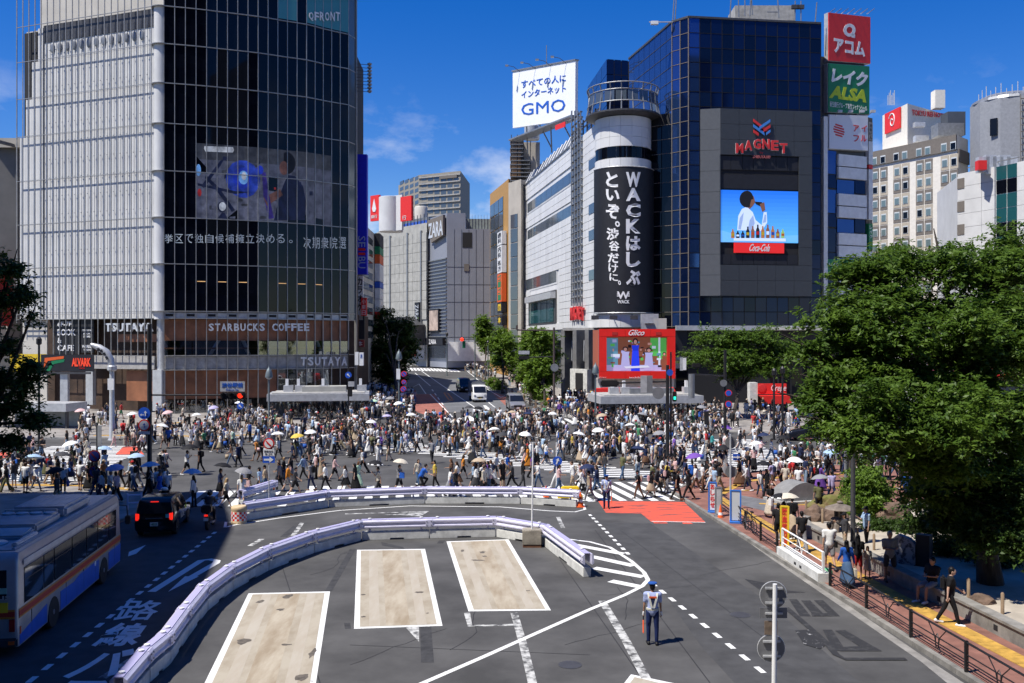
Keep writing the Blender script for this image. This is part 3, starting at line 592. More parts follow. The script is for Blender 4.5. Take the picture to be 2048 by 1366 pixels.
def barrier(pxs, label, grp, up=1.0):
 P = [G(x, y).xy for x, y in pxs]; mid = P[len(P) // 2]
 rt = root('guard_barrier', (mid.x, mid.y, 0), 0, label, 'barrier', grp)
 for a, b in zip(P[:-1], P[1:]):
  L = (b - a).length; t = (b - a).normalized(); f = Fac(a, b)
  dd = -.15
  mb = MB(); u0, u1 = .02, L - .02
  slot = [(u0, 0.0), (L * .42, 0.0), (L * .42, .07), (L * .62, .07), (L * .62, 0.0), (u1, 0.0), (u1, .36), (u0, .36)]
  n = len(slot)
  mb.add([f.P(u, z, 0) for u, z in slot] + [f.P(u, z, -.3) for u, z in slot], [tuple(range(n)), tuple(range(2 * n - 1, n - 1, -1))] + [((i + 1) % n, i, n + i, n + (i + 1) % n) for i in range(n)])
  blk = mb.build('concrete_block', m_conc_w, rt, bevel=.015)
  for u in (L * .12, L * .88):
   MB().tube([f.P(u, .36, dd), f.P(u, .86, dd)], .05, 8).build('post', m_lav, rt)
   MB().lathe(f.P(u, .93, dd), [(.02, -.02), (.075, -.01), (.075, .02), (.02, .03)], 10).build('post_cap', m_white, rt)
  for d in (0, -.3):
   prof = [(.52, 0), (.55, .05), (.60, .05), (.645, .0), (.72, .0), (.765, .05), (.82, .05), (.86, .0), (.88, -.02), (.88, -.035), (.51, -.035)]
   s = 1 if d == 0 else -1
   mb = MB(); rr = []
   for u in (-.02, L + .02): rr.append([f.P(u, z, d + s * q) for z, q in prof])
   mb.rings(rr, close=True); mb.build('rail_beam', m_lav, rt)
   mb = MB(); rr = []
   for u in (L - .18, L + .14): rr.append([f.P(u, z, d + s * (q + .014)) for z, q in [(.50, 0), (.55, .055), (.83, .055), (.89, 0), (.89, -.03), (.50, -.03)]])
   mb.rings(rr); mb.build('joint_plate', m_lav, rt)
  for u in (L - .12, L + .08): f.box('bolt', rt, u - .018, u + .018, .60, .635, .06, .085, m_dgrey); f.box('bolt', rt, u - .018, u + .018, .76, .795, .06, .085, m_dgrey)
  f.box('top_strap', rt, -.0, L, .875, .905, -.26, -.04, m_lav_d)
 return rt
barrier([(250, 1430), (300, 1366), (342, 1328), (378, 1273), (416, 1222), (467, 1181), (538, 1141), (629, 1106), (723, 1081), (859, 1077), (992, 1074), (1086, 1091), (1167, 1155)],
  'lavender guard rail curving round the near side of the bus bays', 'lavender guard rails')
barrier([(491, 1042), (657, 1015), (850, 1007.5), (1041, 1008), (1153, 1015)], 'straighter lavender guard rail beside the nearest zebra crossing', 'lavender guard rails')
barrier([(486, 1014), (552, 992)], 'short lavender rail behind the checkered barrel', 'lavender guard rails')
def cone(px, py, label, s=1.0):
 p = G(px, py); rt = root('traffic_cone', p, 0, label, 'cone', 'orange traffic cones')
 MB().box(p + Vector((0, 0, .02)), (.42 * s, .42 * s, .04)).build('base', m_orange, rt)
 MB().lathe(p, [(.17 * s, .04), (.03 * s, .78 * s), (.02, .8 * s)], 12).build('cone_body', m_orange, rt, smooth=True)
 MB().lathe(p, [(.129 * s, .27 * s), (.098 * s, .42 * s)], 12).build('stripe', m_white, rt)
cone(1161, 1014, 'orange cone at the right end of the far guard rail'); cone(1441, 1040, 'orange cone on the kerb beside the blue notice boards', .95)
cone(1092, 994, 'orange cone half hidden behind the far guard rail', .8); cone(548, 992, 'small orange cone behind the left end of the far guard rail', .7)
p = G(478, 1046); rt = root('crash_barrel', p, 0, 'red and white checkered cushion barrel at the end of the guard rail', 'barrel')
m_cream = mat('cream_plastic', (.62, .46, .27), .6, var=.1)
MB().lathe(p, [(.36, 0), (.38, .05), (.38, .12), (.36, .16), (.36, .62), (.38, .68), (.38, .78), (.33, .84), (.05, .86)], 20).build('barrel_body', m_cream, rt, smooth=True)
for i in range(4):
 for k in range(20):
  a = 2 * math.pi * k / 20; m_ = m_red_s if (i + k) % 2 else m_white
  c = p + Vector((math.cos(a + .157) * .362, math.sin(a + .157) * .362, .20 + i * .105))
  piece('check', rt, Matrix.Translation(c) @ Matrix.Rotation(a + .157, 4, 'Z') @ Matrix.Diagonal((.012, .112, .104, 1)), m_)
p = G(1140, 996); rt = root('yellow_barrier_block', p, 0, 'yellow plastic block behind the right end of the guard rail', 'barrier block')
MB().box(p + Vector((0, 0, .45)), (1.0, .5, .4)).build('block_body', m_yel_s, rt, bevel=.06); MB().box(p + Vector((0, 0, .1)), (1.4, .4, .2)).build('foot', m_yel_s, rt, bevel=.03)
# ================================================================ BUILDINGS
m_alu = mat('mullion_metal', (.36, .35, .33), .45, .5, var=.12)
m_wpanel = mat('white_panel', (.61, .61, .60), .6, var=.07, scale=.35, detail=4)
m_wpanel2 = mat('cream_panel', (.52, .49, .43), .65, var=.10, scale=.4)
m_tile_w = mat('white_tile', (.66, .665, .66), .5, var=.07, scale=.5, stretch=(1, 1, .25))
m_wood = mat('copper_panel', (.26, .105, .05), .5, var=.28, scale=.5, detail=3)
m_dark = mat('dark_interior', (.012, .012, .014), .8)
m_intr = mat('cafe_interior', (.06, .035, .022), .8, var=.4, scale=.6)
m_lamp_w = mat('warm_lamp', (.8, .45, .18), .6, emit=.5)
m_slate = mat('slate_panel', (.25, .265, .305), .55, .1, var=.06, scale=.3)
m_slate_d = mat('dark_slate', (.075, .085, .10), .5, .1, var=.08, scale=.4)
m_mesh = mat('beige_mesh', (.37, .365, .33), .7, var=.12, scale=.8)
m_ochre = mat('ochre_panel', (.42, .23, .06), .6, var=.08)
m_grey_w = mat('grey_wall', (.22, .21, .195), .8, var=.12, scale=.3)
m_beige_w = mat('beige_wall', (.42, .385, .33), .8, var=.10, scale=.4)
m_taupe = mat('taupe_wall', (.16, .14, .12), .8, var=.1)
m_blk = mat('black_banner', (.010, .011, .016), .6, var=.2)
m_ltr = mat('white_letter', (.80, .80, .80), .5)
m_ltr_s = mat('silver_letter', (.62, .64, .66), .4, .2)
m_ltr_b = mat('blue_letter', (.012, .10, .50), .5)
m_ltr_r = mat('red_letter', (.62, .03, .03), .5)
m_tick = mat('ticker_light', (.50, .55, .56), .6, emit=.12)
q0 = W(327, 683, 105)
pts_r = [(327.8, 105), (391, 105.95), (455, 107.2), (518, 108.5), (578, 110.2), (615, 111.2), (648.5, 112.8), (697, 114.8)]
RP = [Vector(((x - CX) / F * y, y)) for x, y in pts_r]
RPs = smooth2(RP, 24)
def resample(P, n):
 d = [0]
 for a, b in zip(P[:-1], P[1:]): d.append(d[-1] + (b - a).length)
 out = []
 for k in range(n + 1):
  s = d[-1] * k / n; i = max(j for j in range(len(d)) if d[j] <= s + 1e-9); i = min(i, len(P) - 2)
  out.append(P[i].lerp(P[i + 1], (s - d[i]) / max(d[i + 1] - d[i], 1e-9)))
 return out
N_R = 19; RC = resample(RPs, N_R)
LA, LB = Vector(((33.5 - CX) / F * 112.4, 112.4)), Vector(((303 - CX) / F * 105.2, 105.2))
LF = Fac(LA, LB); N_L = 21
zr = [5.6, 7.2, 11.4, 12.2, 17.5, 22.7, 27.9, 33.2, 37.7, 42.1, 46.3, 52.0]
gq = .55
qf = root('glass_tower', (-38, 108, gq), 0, 'tall corner tower with white ribbed side and dark curved glass screen front', 'building')
core = [(p.x, p.y) for p in [LA + Vector((.3, 1.2)), LB + Vector((.2, 1.3))] ] + [(p.x - .1, p.y + 2.6) for p in RC] + [(RC[-1].x - .4, RC[-1].y + 14), (LA.x + 3, LA.y + 14)]
MB().prism(core, 12.3, 46).build('upper_core', m_dark, qf)
MB().prism([(x * .999, y + 4.2) for x, y in core], gq, 12.3).build('lower_core', m_intr, qf)
for i in range(N_R):
 f = Fac(RC[i], RC[i + 1])
 for r in range(3, len(zr) - 1):
  f.box('glass_pane', qf, .04, f.L - .04, zr[r] + .04, zr[r + 1] - .04, -.10, -.06, m_glass, .004)
 if i == N_R - 1: continue
fs_ = [Fac(RC[i], RC[i + 1]) for i in range(N_R)]
for i in range(N_R + 1):
 f = fs_[min(i, N_R - 1)]; u = 0 if i < N_R else f.L
 f.box('mullion', qf, u - .042, u + .042, gq, 52, -.10, .05, m_alu)
for z in zr[:-1]:
 prof = []
 for p_, nn in [(RC[i], fs_[min(i, N_R - 1)].n) for i in range(N_R + 1)]:
  a = p_ - nn * .12; b = p_ + nn * .07; prof.append([(a.x, a.y, z - .06), (b.x, b.y, z - .045), (b.x, b.y, z + .045), (a.x, a.y, z + .06)])
 MB().rings(prof).build('transom', m_alu, qf)
fr = Fac(RC[-1], RC[-1] + Vector((.62, 1.7)))
m_ret = mat('pale_edge_glass', (.13, .16, .17), .12, .3)
for r in range(2, len(zr) - 1): fr.box('edge_pane', qf, .05, fr.L - .05, zr[r] + .05, zr[r + 1] - .05, -.08, -.03, m_ret, .003)
fr.box('edge_post', qf, fr.L - .06, fr.L + .12, gq, 52, -.2, .12, m_alu)
for z in zr: fr.box('edge_transom', qf, 0, fr.L, z - .05, z + .05, -.1, .04, m_alu)
cc = RC[0] + Vector((-.55, .75)); arc = []
MB().lathe((cc.x, cc.y, 0), [(.82, 11.3), (.82, 46.3)], 28).build('corner_column', m_wpanel, qf, smooth=True)
for z in zr[3:-1]: MB().lathe((cc.x, cc.y, 0), [(.80, z - .04), (1.12, z - .04), (1.12, z + .04), (.80, z + .04)], 20).build('column_ring', m_alu, qf)
MB().lathe((cc.x, cc.y + .3, 0), [(.6, gq), (.6, 11.4)], 20).build('lower_column', m_lgrey, qf, smooth=True)
W_L = LF.L; cw = W_L / N_L
rows = [11.4] + zr[3:10] + [42.1, 46.0]
rows = sorted(set(rows))
for c in range(N_L):
 for r in range(len(rows) - 1):
  z0, z1 = rows[r], rows[r + 1]
  if c < 3 and z1 > 36 and z1 > 46.5 - (3 - c) * 4: continue
  LF.box('wall_panel', qf, c * cw + .012, (c + 1) * cw - .012, z0 + .015, z1 - .015, -.62 + random.uniform(-.008, .008), -.44, m_wpanel)
for c in range(N_L + 1):
 LF.box('mullion', qf, c * cw - .035, c * cw + .035, 7.2 if c > 5 else 11.0, 52, -.06, .04, m_alu)
 if 4 <= c < N_L:
  LF.box('cable_rail', qf, c * cw + .17, c * cw + .205, 11.6, 45, -.28, -.24, m_grey)
  for k in range(15):
   LF.box('clamp', qf, c * cw + .03, c * cw + .18, 13 + k * 2.15, 13.06 + k * 2.15, -.28, -.22, m_grey)
for z in [7.2, 11.4, 12.0] + zr[4:11]: LF.box('transom', qf, 0, W_L, z - .03, z + .03, -.05, .04, m_alu)
LF.box('shadow_gap', qf, cw * 4 - .2, cw * 4 + .1, 11.4, 46, -.44, -.42, m_dgrey)
LF.box('top_louvre', qf, cw * 4, W_L, 44.2, 46.2, -.42, -.36, m_dgrey)
LF.box('roof_screen', qf, 0, W_L, 46.3, 52, -3.6, -3.4, m_wpanel2); LF.box('side_screen', qf, 0, cw * 4, 34, 46.2, -1.6, -1.4, m_wpanel2)
for k in range(13):
 p = LF.P(cw * (5.5 + k * 1.15), 43.4, -.3); MB().ball(p, (.28, .06, .62), 10, 6).build('disc', m_grey, qf, smooth=True)
for k in range(9):
 p = fr.P(fr.L, 43.2 - k * .42, .1); e = p + Vector((1.3, .4, 0))
 MB().tube([p, e], .04, 5).build('boom', m_dgrey, qf); MB().lathe(e + Vector((.25, 0, -.15)), [(.08, 0), (.26, .12), (.3, .3), (.1, .4)], 8).build('boom_lamp', m_grey, qf, smooth=True)
def ribbon(name, z0, z1, d0, d1, mat_, P=RC, parent=qf):
 prof = []
 for i in range(len(P)):
  nn = Fac(P[min(i, len(P) - 2)], P[min(i, len(P) - 2) + 1]).n; a = P[i] - nn * (-d0); b = P[i] - nn * (-d1)
  a = P[i] + nn * d0; b = P[i] + nn * d1
  prof.append([(a.x, a.y, z0), (b.x, b.y, z0), (b.x, b.y, z1), (a.x, a.y, z1)])
 return MB().rings(prof).build(name, mat_, parent)
ribbon('ledge', 11.45, 12.05, -.7, -.14, m_lgrey)
for i in range(0, N_R, 2): fs_[i].box('slot', qf, .15, fs_[i].L - .15, 11.62, 11.9, -.15, -.10, m_dark)
ribbon('floor_edge', 12.1, 13.3, -.75, -.55, m_beige_w)
m_scr_dim = mat('floor_glass', (.02, .02, .024), .05, spec=.5)
ribbon('lower_band', 5.7, 7.1, -.4, -.16, m_conc)
for i in range(N_R):
 f = fs_[i]
 f.box('copper_panel', qf, .03, f.L - .03, 8.9, 11.3, -.5, -.42, m_wood)
 f.box('cafe_pane', qf, .05, f.L - .05, 7.25, 8.85, -.1, -.07, m_clear2, .003)
 if i < 11: f.box('copper_panel', qf, .02, f.L - .02, 2.3, 5.6, -.5, -.42, m_wood)
 elif i < 17: f.box('shop_pane', qf, .04, f.L - .04, .7, 5.6, -.3, -.26, m_clear2, .003)
 if i < 11: f.box('shop_pane', qf, .04, f.L - .04, .7, 2.2, -.3, -.26, m_clear2, .003)
ribbon('counter', 7.95, 8.12, -1.6, -.5, m_wood)
ribbon('cafe_back', .7, 11.3, -3.4, -3.2, m_intr)
ribbon('cafe_floor', 7.0, 7.15, -3.6, -.4, m_dark)
for i in (4, 8, 12, 16):
 f = fs_[i]; s = 1 if i % 8 else -1
 MB().tube([f.P(.2 - s * .6, 5.9, -.9), f.P(.5 + s * 1.1, 9.3, -.9)], .22, 6).build('brace', m_lgrey, qf)
f = fs_[17]; MB().tube([f.P(-1.2, 5.7, -.8), f.P(.9, .8, -.8)], .3, 6).build('brace', m_lgrey, qf)
for i in range(1, 18, 2):
 f = fs_[i]; f.box('ceiling_light', qf, .1, f.L * .9, 15.55, 15.63, -.05, -.02, m_lamp_w) if i in (3, 5, 7, 11, 13, 15) else None
m_bksign = mat('book_sign', (.015, .015, .017), .6)
LF.pbox('book_sign', qf, 100, 636, 150, 708, -.8, -.7, m_bksign); LF.pbox('book_sign', qf, 152, 636, 178, 706, -.8, -.7, m_bksign)
LF.box('dark_recess', qf, cw * 4, W_L, gq, 11.3, -2.2, -2.0, m_intr)
LF.box('grey_base', qf, 0, cw * 4, gq, 11.3, -1.0, -.85, m_wpanel2)
LF.pbox('copper_panel', qf, 225, 668, 303, 684, -.9, -.8, m_wood); LF.pbox('copper_panel', qf, 240, 742, 296, 803, -1.1, -1.0, m_wood)
LF.pbox('band', qf, 165, 712, 303, 738, -.6, -.4, m_conc)
LF.pbox('column', qf, 305, 740, 323, 822, -.6, 0, m_lgrey); LF.pbox('column', qf, 166, 738, 180, 810, -.9, -.4, m_lgrey)
for t, x0, y0, x1, y1 in [('6F-7F', 106, 643, 134, 653), ('BOOK', 106, 658, 142, 671), ('&', 106, 675, 114, 686), ('CAFE', 106, 690, 139, 702), ('TSUTAYA', 156, 659, 174, 663), ('BOOK', 158, 665, 172, 669), ('STORE', 158, 671, 172, 675), ('WIRED', 155, 690, 176, 696), ('TOKYO', 158, 698, 174, 702)]:
 ptext(LF, qf, t, x0, y0, x1, y1, -.68, m_ltr, bold=.02)
ptext(LF, qf, 'TSUTAYA', 208, 646, 303, 663, -.3, m_ltr_s, ext=.2, bold=.03)
def ctext(body, x0, x1, y0, y1, mat_, d=.12, ext=.08, bold=.03, shear=0):
 n = len(body); w = (x1 - x0) / n
 for k, ch in enumerate(body):
  if ch == ' ': continue
  xa, xb = x0 + w * k, x0 + w * (k + 1); xm = (xa + xb) / 2
  f = next((g for g in fs_ if 0 <= g.u(xm) <= g.L), fs_[-1])
  asp = glyphs(ch, 0, bold)[2]; pad = w * .09
  yb = 0
  h = f.z(xm, y0) - f.z(xm, y1); ww = f.u(xb - pad) - f.u(xa + pad)
  if ch in 'I。' : ww *= .45
  um = f.u(xm)
  z0, z1 = f.z(xm, y1), f.z(xm, y0)
  if ch == '。': z1 = z0 + h * .35
  text(f, qf, ch, um - ww / 2, um + ww / 2, z0, z1, d, mat_, ext=ext, bold=bold, name='letter')
ctext('STARBUCKS COFFEE', 416, 619, 647, 662, m_ltr_s); ctext('TSUTAYA', 600, 694, 714, 731, m_ltr_s, bold=.035)
ctext('挙区で独自候補擁立決める。', 327, 592, 468, 486, m_tick, d=-.05, ext=.02, bold=.0)
ctext('次期衆院選', 606, 694, 474, 497, m_tick, d=-.05, ext=.02, bold=.0)
f = fs_[15]; ctext('QFRONT', 616, 680, 25, 42, m_ltr, d=.12, ext=.06, bold=.02)
m_teal_b = mat('roof_glass_green', (.10, .30, .26), .1, .3)
for i in range(11, N_R): fs_[i].box('roof_pane', qf, .05, fs_[i].L - .05, 46.5, 51.9, .0, .03, m_teal_b if i not in (13,) else m_glass)
def em(name, c, s=.5): return mat(name, [v * .5 for v in c], .5, emit=s * .5, var=.45, scale=1.1, detail=6)
scr = root('video_screen', (-33, 107, 22.6), 0, 'wide video picture with blue stage lamp behind the tower glass', 'screen')
cols = [em('scr_grey', (.055, .06, .075), .9), em('scr_mid', (.10, .11, .16), .9), em('scr_wall', (.13, .14, .20), .9), em('scr_blue', (.02, .05, .55), 1.0), em('scr_cyan', (.18, .42, .85), 1.1), em('scr_navy', (.012, .018, .06), .6), em('scr_skin', (.20, .09, .07), .7), em('scr_white', (.6, .64, .7), 1.0), em('scr_red', (.5, .03, .03), .8), em('scr_black', (.008, .008, .011), .3)]
def sp(pts, c, d):
 xs = [p[0] for p in pts]; xa, xb = min(xs), max(xs)
 fac = Fac(Vector(((392 - CX) / F * 105.9, 105.9)), Vector(((646 - CX) / F * 112.6, 112.6)))
 return fac
for i in range(3, 17):
 f = fs_[i]; zt = 31.2 - .0 * i; c = cols[0]
 f.box('picture_strip', scr, 0.0, f.L, 22.75, 27.9, -.055, -.05, cols[2] if i < 13 else cols[1])
 f.box('picture_strip', scr, 0.0, f.L, 27.9, 29.4, -.055, -.05, cols[1]); f.box('picture_strip', scr, 0.0, f.L, 29.4, 31.2, -.055, -.05, cols[0])
def blob(cx, cy, rx, ry, c, d, n=14, name='picture_shape', squash=None):
 f = next((g for g in fs_ if 0 <= g.u(cx) <= g.L), fs_[-1])
 MBs = [(f.u(cx) + (f.u(cx + rx) - f.u(cx)) * math.cos(2 * math.pi * k / n), f.z(cx, cy) + (f.z(cx, cy - ry) - f.z(cx, cy)) * math.sin(2 * math.pi * k / n)) for k in range(n)]
 return f.poly(name, scr, MBs, d, d + .004, c)
def quadp(pts, c, d):
 top = []
 for x, y in pts:
  f = next((g for g in fs_ if 0 <= g.u(x) <= g.L), fs_[-1]); top.append(f.P(f.u(x), f.z(x, y), d))
 MB().add(top, [tuple(range(len(top)))]).build('picture_shape', c, scr)
blob(486, 358, 34, 38, em('scr_glow', (.03, .07, .5), .9), -.044); blob(484, 356, 18, 22, cols[3], -.038); blob(487, 355, 10, 14, cols[4], -.032); blob(488, 352, 5, 8, cols[7], -.026)
quadp([(402, 372), (440, 322), (448, 318), (442, 330), (408, 376)], cols[5], -.03); quadp([(395, 366), (470, 382), (500, 384), (470, 388), (396, 371)], cols[5], -.028)
quadp([(412, 350), (438, 375), (470, 420), (464, 424), (432, 380), (410, 356)], cols[5], -.026)
blob(444, 414, 9, 11, cols[5], -.024); blob(445, 413, 7, 9, cols[7], -.018)
quadp([(436, 436), (444, 425), (449, 425), (456, 438)], cols[5], -.02)
blob(397, 340, 5, 12, cols[4], -.03); blob(399, 385, 4, 8, cols[8], -.03)
quadp([(557, 400), (566, 372), (576, 350), (590, 352), (606, 372), (612, 402), (610, 440), (548, 441)], cols[5], -.03)
blob(575, 326, 16, 22, cols[9], -.026); blob(568, 336, 9, 14, cols[6], -.022)
quadp([(524, 345), (531, 344), (540, 400), (548, 436), (538, 438), (527, 392)], em('scr_purple', (.05, .03, .25), .8), -.02)
blob(520, 340, 7, 9, cols[3], -.016); quadp([(527, 395), (560, 378), (566, 390), (534, 412)], cols[6], -.018)
rq = random.Random(8)
for k in range(46):
 x, y, w, h = rq.uniform(396, 632), rq.uniform(312, 434), rq.uniform(3, 16), rq.uniform(2, 9)
 quadp([(x, y), (x + w, y + rq.uniform(-2, 2)), (x + w, y + h), (x, y + h)], cols[rq.choice([0, 1, 1, 2, 2, 5, 5, 9, 7 if w < 6 else 1, 8 if w < 5 else 0])], -.047 + .0001 * k)
quadp([(409, 292), (466, 294), (468, 300), (466, 305), (411, 303), (408, 297)], cols[7], -.02)
rt = root('corner_building', (-66, 119, .8), 0, 'grey beige building at the left edge behind the white ribbed wall', 'building')
f = Fac(((-40 - CX) / F * 116, 116), ((36 - CX) / F * 122, 122))
bk = Fac(f.A + Vector((-10, 14)), f.B + Vector((2, 14)))
MB().prism([f.A - Vector((20, 0)), f.B, f.B + Vector((3, 16)), f.A + Vector((-20, 16))], .8, H + (683 - 285) / F * 118).build('wall', m_grey_w, rt)
f.pbox('parapet', rt, -40, 281, 36, 287, 0, .3, m_conc, 0)
for k in range(7): bx('roof_pipe', rt, (f.P(f.L - .6 - k * .5, 34.4, -2).x, 121, 34.6), (.12, .12, 2.4 - .25 * k), m_dgrey)
bx('roof_box', rt, (f.P(f.L - 3, 0).x, 122, 34.4), (3, 2, 1.2), m_beige_w)
f.pbox('red_sign', rt, -20, 545, 17, 652, .3, .7, m_red_s); f.pbox('beige_sign', rt, 10, 630, 34, 712, .2, .4, m_beige_w)
fb = Fac(((20 - CX) / F * 104, 104), ((188 - CX) / F * 103, 103))
rt = root('club_banner', fb.P(0, 5), 0, 'yellow and black banner with red lettering behind the left tree', 'banner')
fb.pbox('yellow_field', rt, 20, 708, 92, 744, -.1, 0, m_yel_s); fb.pbox('black_field', rt, 82, 709, 188, 743, -.06, .02, m_blk)
ptext(fb, rt, 'ALVARK', 144, 716, 182, 733, .03, mat('club_red', (.8, .06, .02), .5, emit=.25), ext=.03, bold=.04)
ptext(fb, rt, 'TOKYO', 158, 735, 170, 738, .03, m_red_s, ext=.03)
fb.ppoly('rainbow', rt, [(92, 742), (104, 722), (130, 718), (128, 724), (108, 728), (100, 742)], .02, .04, m_green_s); fb.ppoly('rainbow', rt, [(88, 736), (90, 716), (128, 712), (128, 717), (96, 722)], .02, .05, m_orange)
fb.pbox('support', rt, 60, 744, 180, 748, -.2, 0, m_dgrey); fb.pbox('post', rt, 118, 748, 133, 812, -.6, -.2, m_lgrey)
def sign(name, fac, x0, y0, x1, y1, mat_, label, cat='sign', d0=0, d1=.5, parent=None, group=None):
 rt = root(name, fac.P(fac.u((x0 + x1) / 2), fac.z((x0 + x1) / 2, y1)), 0, label, cat, group)
 fac.pbox('sign_face', rt, x0, y0, x1, y1, d0, d1, mat_)
 return rt
fs1 = Fac(W(712, 0, 128).xy, W(764, 0, 158).xy)
rt = root('side_street_building', W(735, 700, 140), 0, 'narrow pale building with many signs between tower and beige store', 'building')
MB().prism([fs1.A, fs1.B, fs1.B + Vector((-10, 20)), fs1.A + Vector((-12, 10))], 1.2, H + (683 - 455) / F * 140).build('wall', m_wpanel2, rt)
for k in range(9): fs1.pbox('window', rt, 722, 470 + k * 24, 745, 484 + k * 24, -.05, .06, m_winl)
for k, (y0, y1, m_) in enumerate([(470, 496, m_blk), (496, 512, m_green_s), (512, 530, m_orange), (530, 565, m_white), (565, 578, m_rblue), (578, 600, m_white), (600, 625, m_white), (625, 638, m_red_s)]):
 fs1.pbox('sign_plate', rt, 748, y0, 756, y1 - 1, .1, .9, m_)
f2 = Fac(W(714, 0, 122).xy, W(735.5, 0, 122).xy)
rt = sign('department_store_sign', f2, 714, 310, 735, 549, m_seibu, 'tall vertical bright blue sign beside the glass tower', d0=-.5)
text(f2, rt, 'SE', f2.u(717.5), f2.u(732), f2.z(725, 495), f2.z(725, 473), .52, mat('pale_blue_letter', (.35, .42, .60), .5), ext=.03, turn=True)
text(f2, rt, 'BU', f2.u(717.5), f2.u(732), f2.z(725, 537), f2.z(725, 514), .52, MATS['pale_blue_letter'], ext=.03, turn=True)
f2.pbox('red_mark', rt, 718, 497, 732, 502, .52, .55, m_red_s); f2.pbox('red_mark', rt, 718, 506, 732, 511, .52, .55, m_red_s)
for o in list(rt.children):
 pass
f2b = Fac(W(713, 0, 124).xy, W(736, 0, 124).xy)
rt = sign('karaoke_sign', f2b, 714, 552, 727, 640, m_white, 'white vertical sign with black writing under the blue sign')
for k, ch in enumerate('カラオケ'): ptext(f2b, rt, ch, 716, 556 + k * 17, 726, 571 + k * 17, .5, m_blk, bold=.03)
rt = sign('red_shop_sign', f2b, 724, 596, 735, 632, m_red_s, 'small red vertical sign with white characters below the karaoke sign', d0=.3, d1=.8)
for k, ch in enumerate('小東日'): ptext(f2b, rt, ch, 725.5, 599 + k * 11, 733.5, 608 + k * 11, .8, m_white)
rt = sign('dark_shop_sign', f2b, 714, 632, 730, 678, m_blk, 'black sign panel hanging at the tower corner'); f2b.pbox('red_panel', rt, 714, 680, 729, 694, 0, .5, mat('deep_red', (.25, .02, .02), .5)); ptext(f2b, rt, '本', 716.5, 682, 726, 692, .5, m_white)
f2c = Fac(W(705, 0, 112).xy, W(730, 0, 112).xy)
rt = sign('street_name_board', f2c, 711, 704, 718, 730, m_white, 'left one of two small white notice plates beside the tower', group='white notice plates'); rt = sign('street_name_board', f2c, 720, 705, 728, 731, m_white, 'right one of two small white notice plates beside the tower', group='white notice plates')
for o, x in ((rt, 722),): ptext(f2c, o, '渋谷', x, 708, x + 4, 716, .5, m_ltr_b)
fk = Fac(W(742, 0, 190).xy, W(826, 0, 182).xy)
rt = root('roof_sign_drum', W(784, 440, 186), 0, 'white rounded rooftop sign drum with red bank panels', 'sign')
c0 = W(782, 0, 187.5); z0, z1 = H + (683 - 462) / F * 186, H + (683 - 393) / F * 186
MB().lathe((c0.x, c0.y, 0), [(2.3, z0), (2.4, z0), (2.4, z1), (2.3, z1 + .05)], 28).build('drum', m_wpanel, rt, smooth=True)
for x0, x1 in ((743, 760), (803, 825)):
 fk.pbox('red_panel', rt, x0, 393 if x0 > 780 else 391, x1, 442, -.2, .3, m_red_s)
fk.ppoly('emblem', rt, [(751, 398), (755, 418), (753, 424), (749, 424), (747, 418)], .3, .4, m_white); ptext(fk, rt, '銀行', 745, 430, 757, 437, .32, m_white); ptext(fk, rt, '行', 807, 431, 815, 440, .32, m_white)
fk.pbox('white_panel', rt, 760.5, 392, 802.5, 462, -.6, -.2, m_wpanel)
f = Fac(W(838, 0, 330).xy, W(921, 0, 322).xy); fl = Fac(W(797, 0, 352).xy, W(838, 0, 330).xy)
rt = root('office_tower', W(860, 690, 330), 0, 'tall brown grey office tower with a regular window grid in the distance', 'building')
zt = H + (683 - 348) / F * 328
MB().prism([fl.A, f.A, f.B, f.B + Vector((2, 26)), fl.A + Vector((4, 20))], 3.3, zt).build('wall', mat('tower_concrete', (.27, .25, .21), .8, var=.1), rt)
for r in range(7):
 for c in range(6): f.pbox('window', rt, 843 + c * 13, 353 + r * 13 + c * .6, 853 + c * 13, 361 + r * 13 + c * .6, -.3, .05, m_winl)
 for c in range(4): fl.pbox('window', rt, 800 + c * 10, 362 + r * 12 - c * 3, 807 + c * 10, 369 + r * 12 - c * 3, -.3, .05, m_winl)
 f.box('cornice', rt, 0, f.L, zt - 1.3 - r * 2.27, zt - .9 - r * 2.27, 0, .35, m_conc)
f.pbox('sign_plate', rt, 880, 351, 915, 357, .2, .5, m_taupe)
zt = lambda y, Y: H + (683 - y) / F * Y
fm = Fac(W(758, 0, 222).xy, W(854, 0, 206).xy)
rt = root('beige_mesh_store', W(806, 720, 214), 0, 'beige store clad in square metal mesh with blue roof screen', 'building')
MB().prism([fm.A, fm.B, fm.B + Vector((4, 18)), fm.A + Vector((-6, 18))], 3.3, zt(452, 212)).build('wall', m_mesh, rt)
for c in range(11):
 for r in range(9):
  ww = fm.L / 11; hh = 1.0
  z0 = zt(640, 212) + (zt(470, 212) - zt(640, 212)) * r / 9; z1 = zt(640, 212) + (zt(470, 212) - zt(640, 212)) * (r + 1) / 9
  fm.box('mesh_panel', rt, c * ww + .035, (c + 1) * ww - .035, z0 + .035, z1 - .035, .05, .18, m_mesh, .006)
for c in (3, 7, 10): fm.box('pilaster', rt, c * fm.L / 11 - .35, c * fm.L / 11 + .1, 6, zt(466, 212), .1, .4, m_grey)
fm.box('roof_screen', rt, 0, fm.L, zt(468, 212), zt(440, 212), -.6, -.4, m_grey); fm.box('blue_banner', rt, fm.L * .3, fm.L * .98, zt(462, 212), zt(446, 212), -.38, -.25, mat('banner_blue', (.03, .09, .40), .6, var=.3, scale=.6))
for c in range(16): fm.box('screen_post', rt, fm.L * c / 15 - .06, fm.L * c / 15 + .06, zt(470, 212), zt(434, 212), -.2, -.08, m_dgrey)
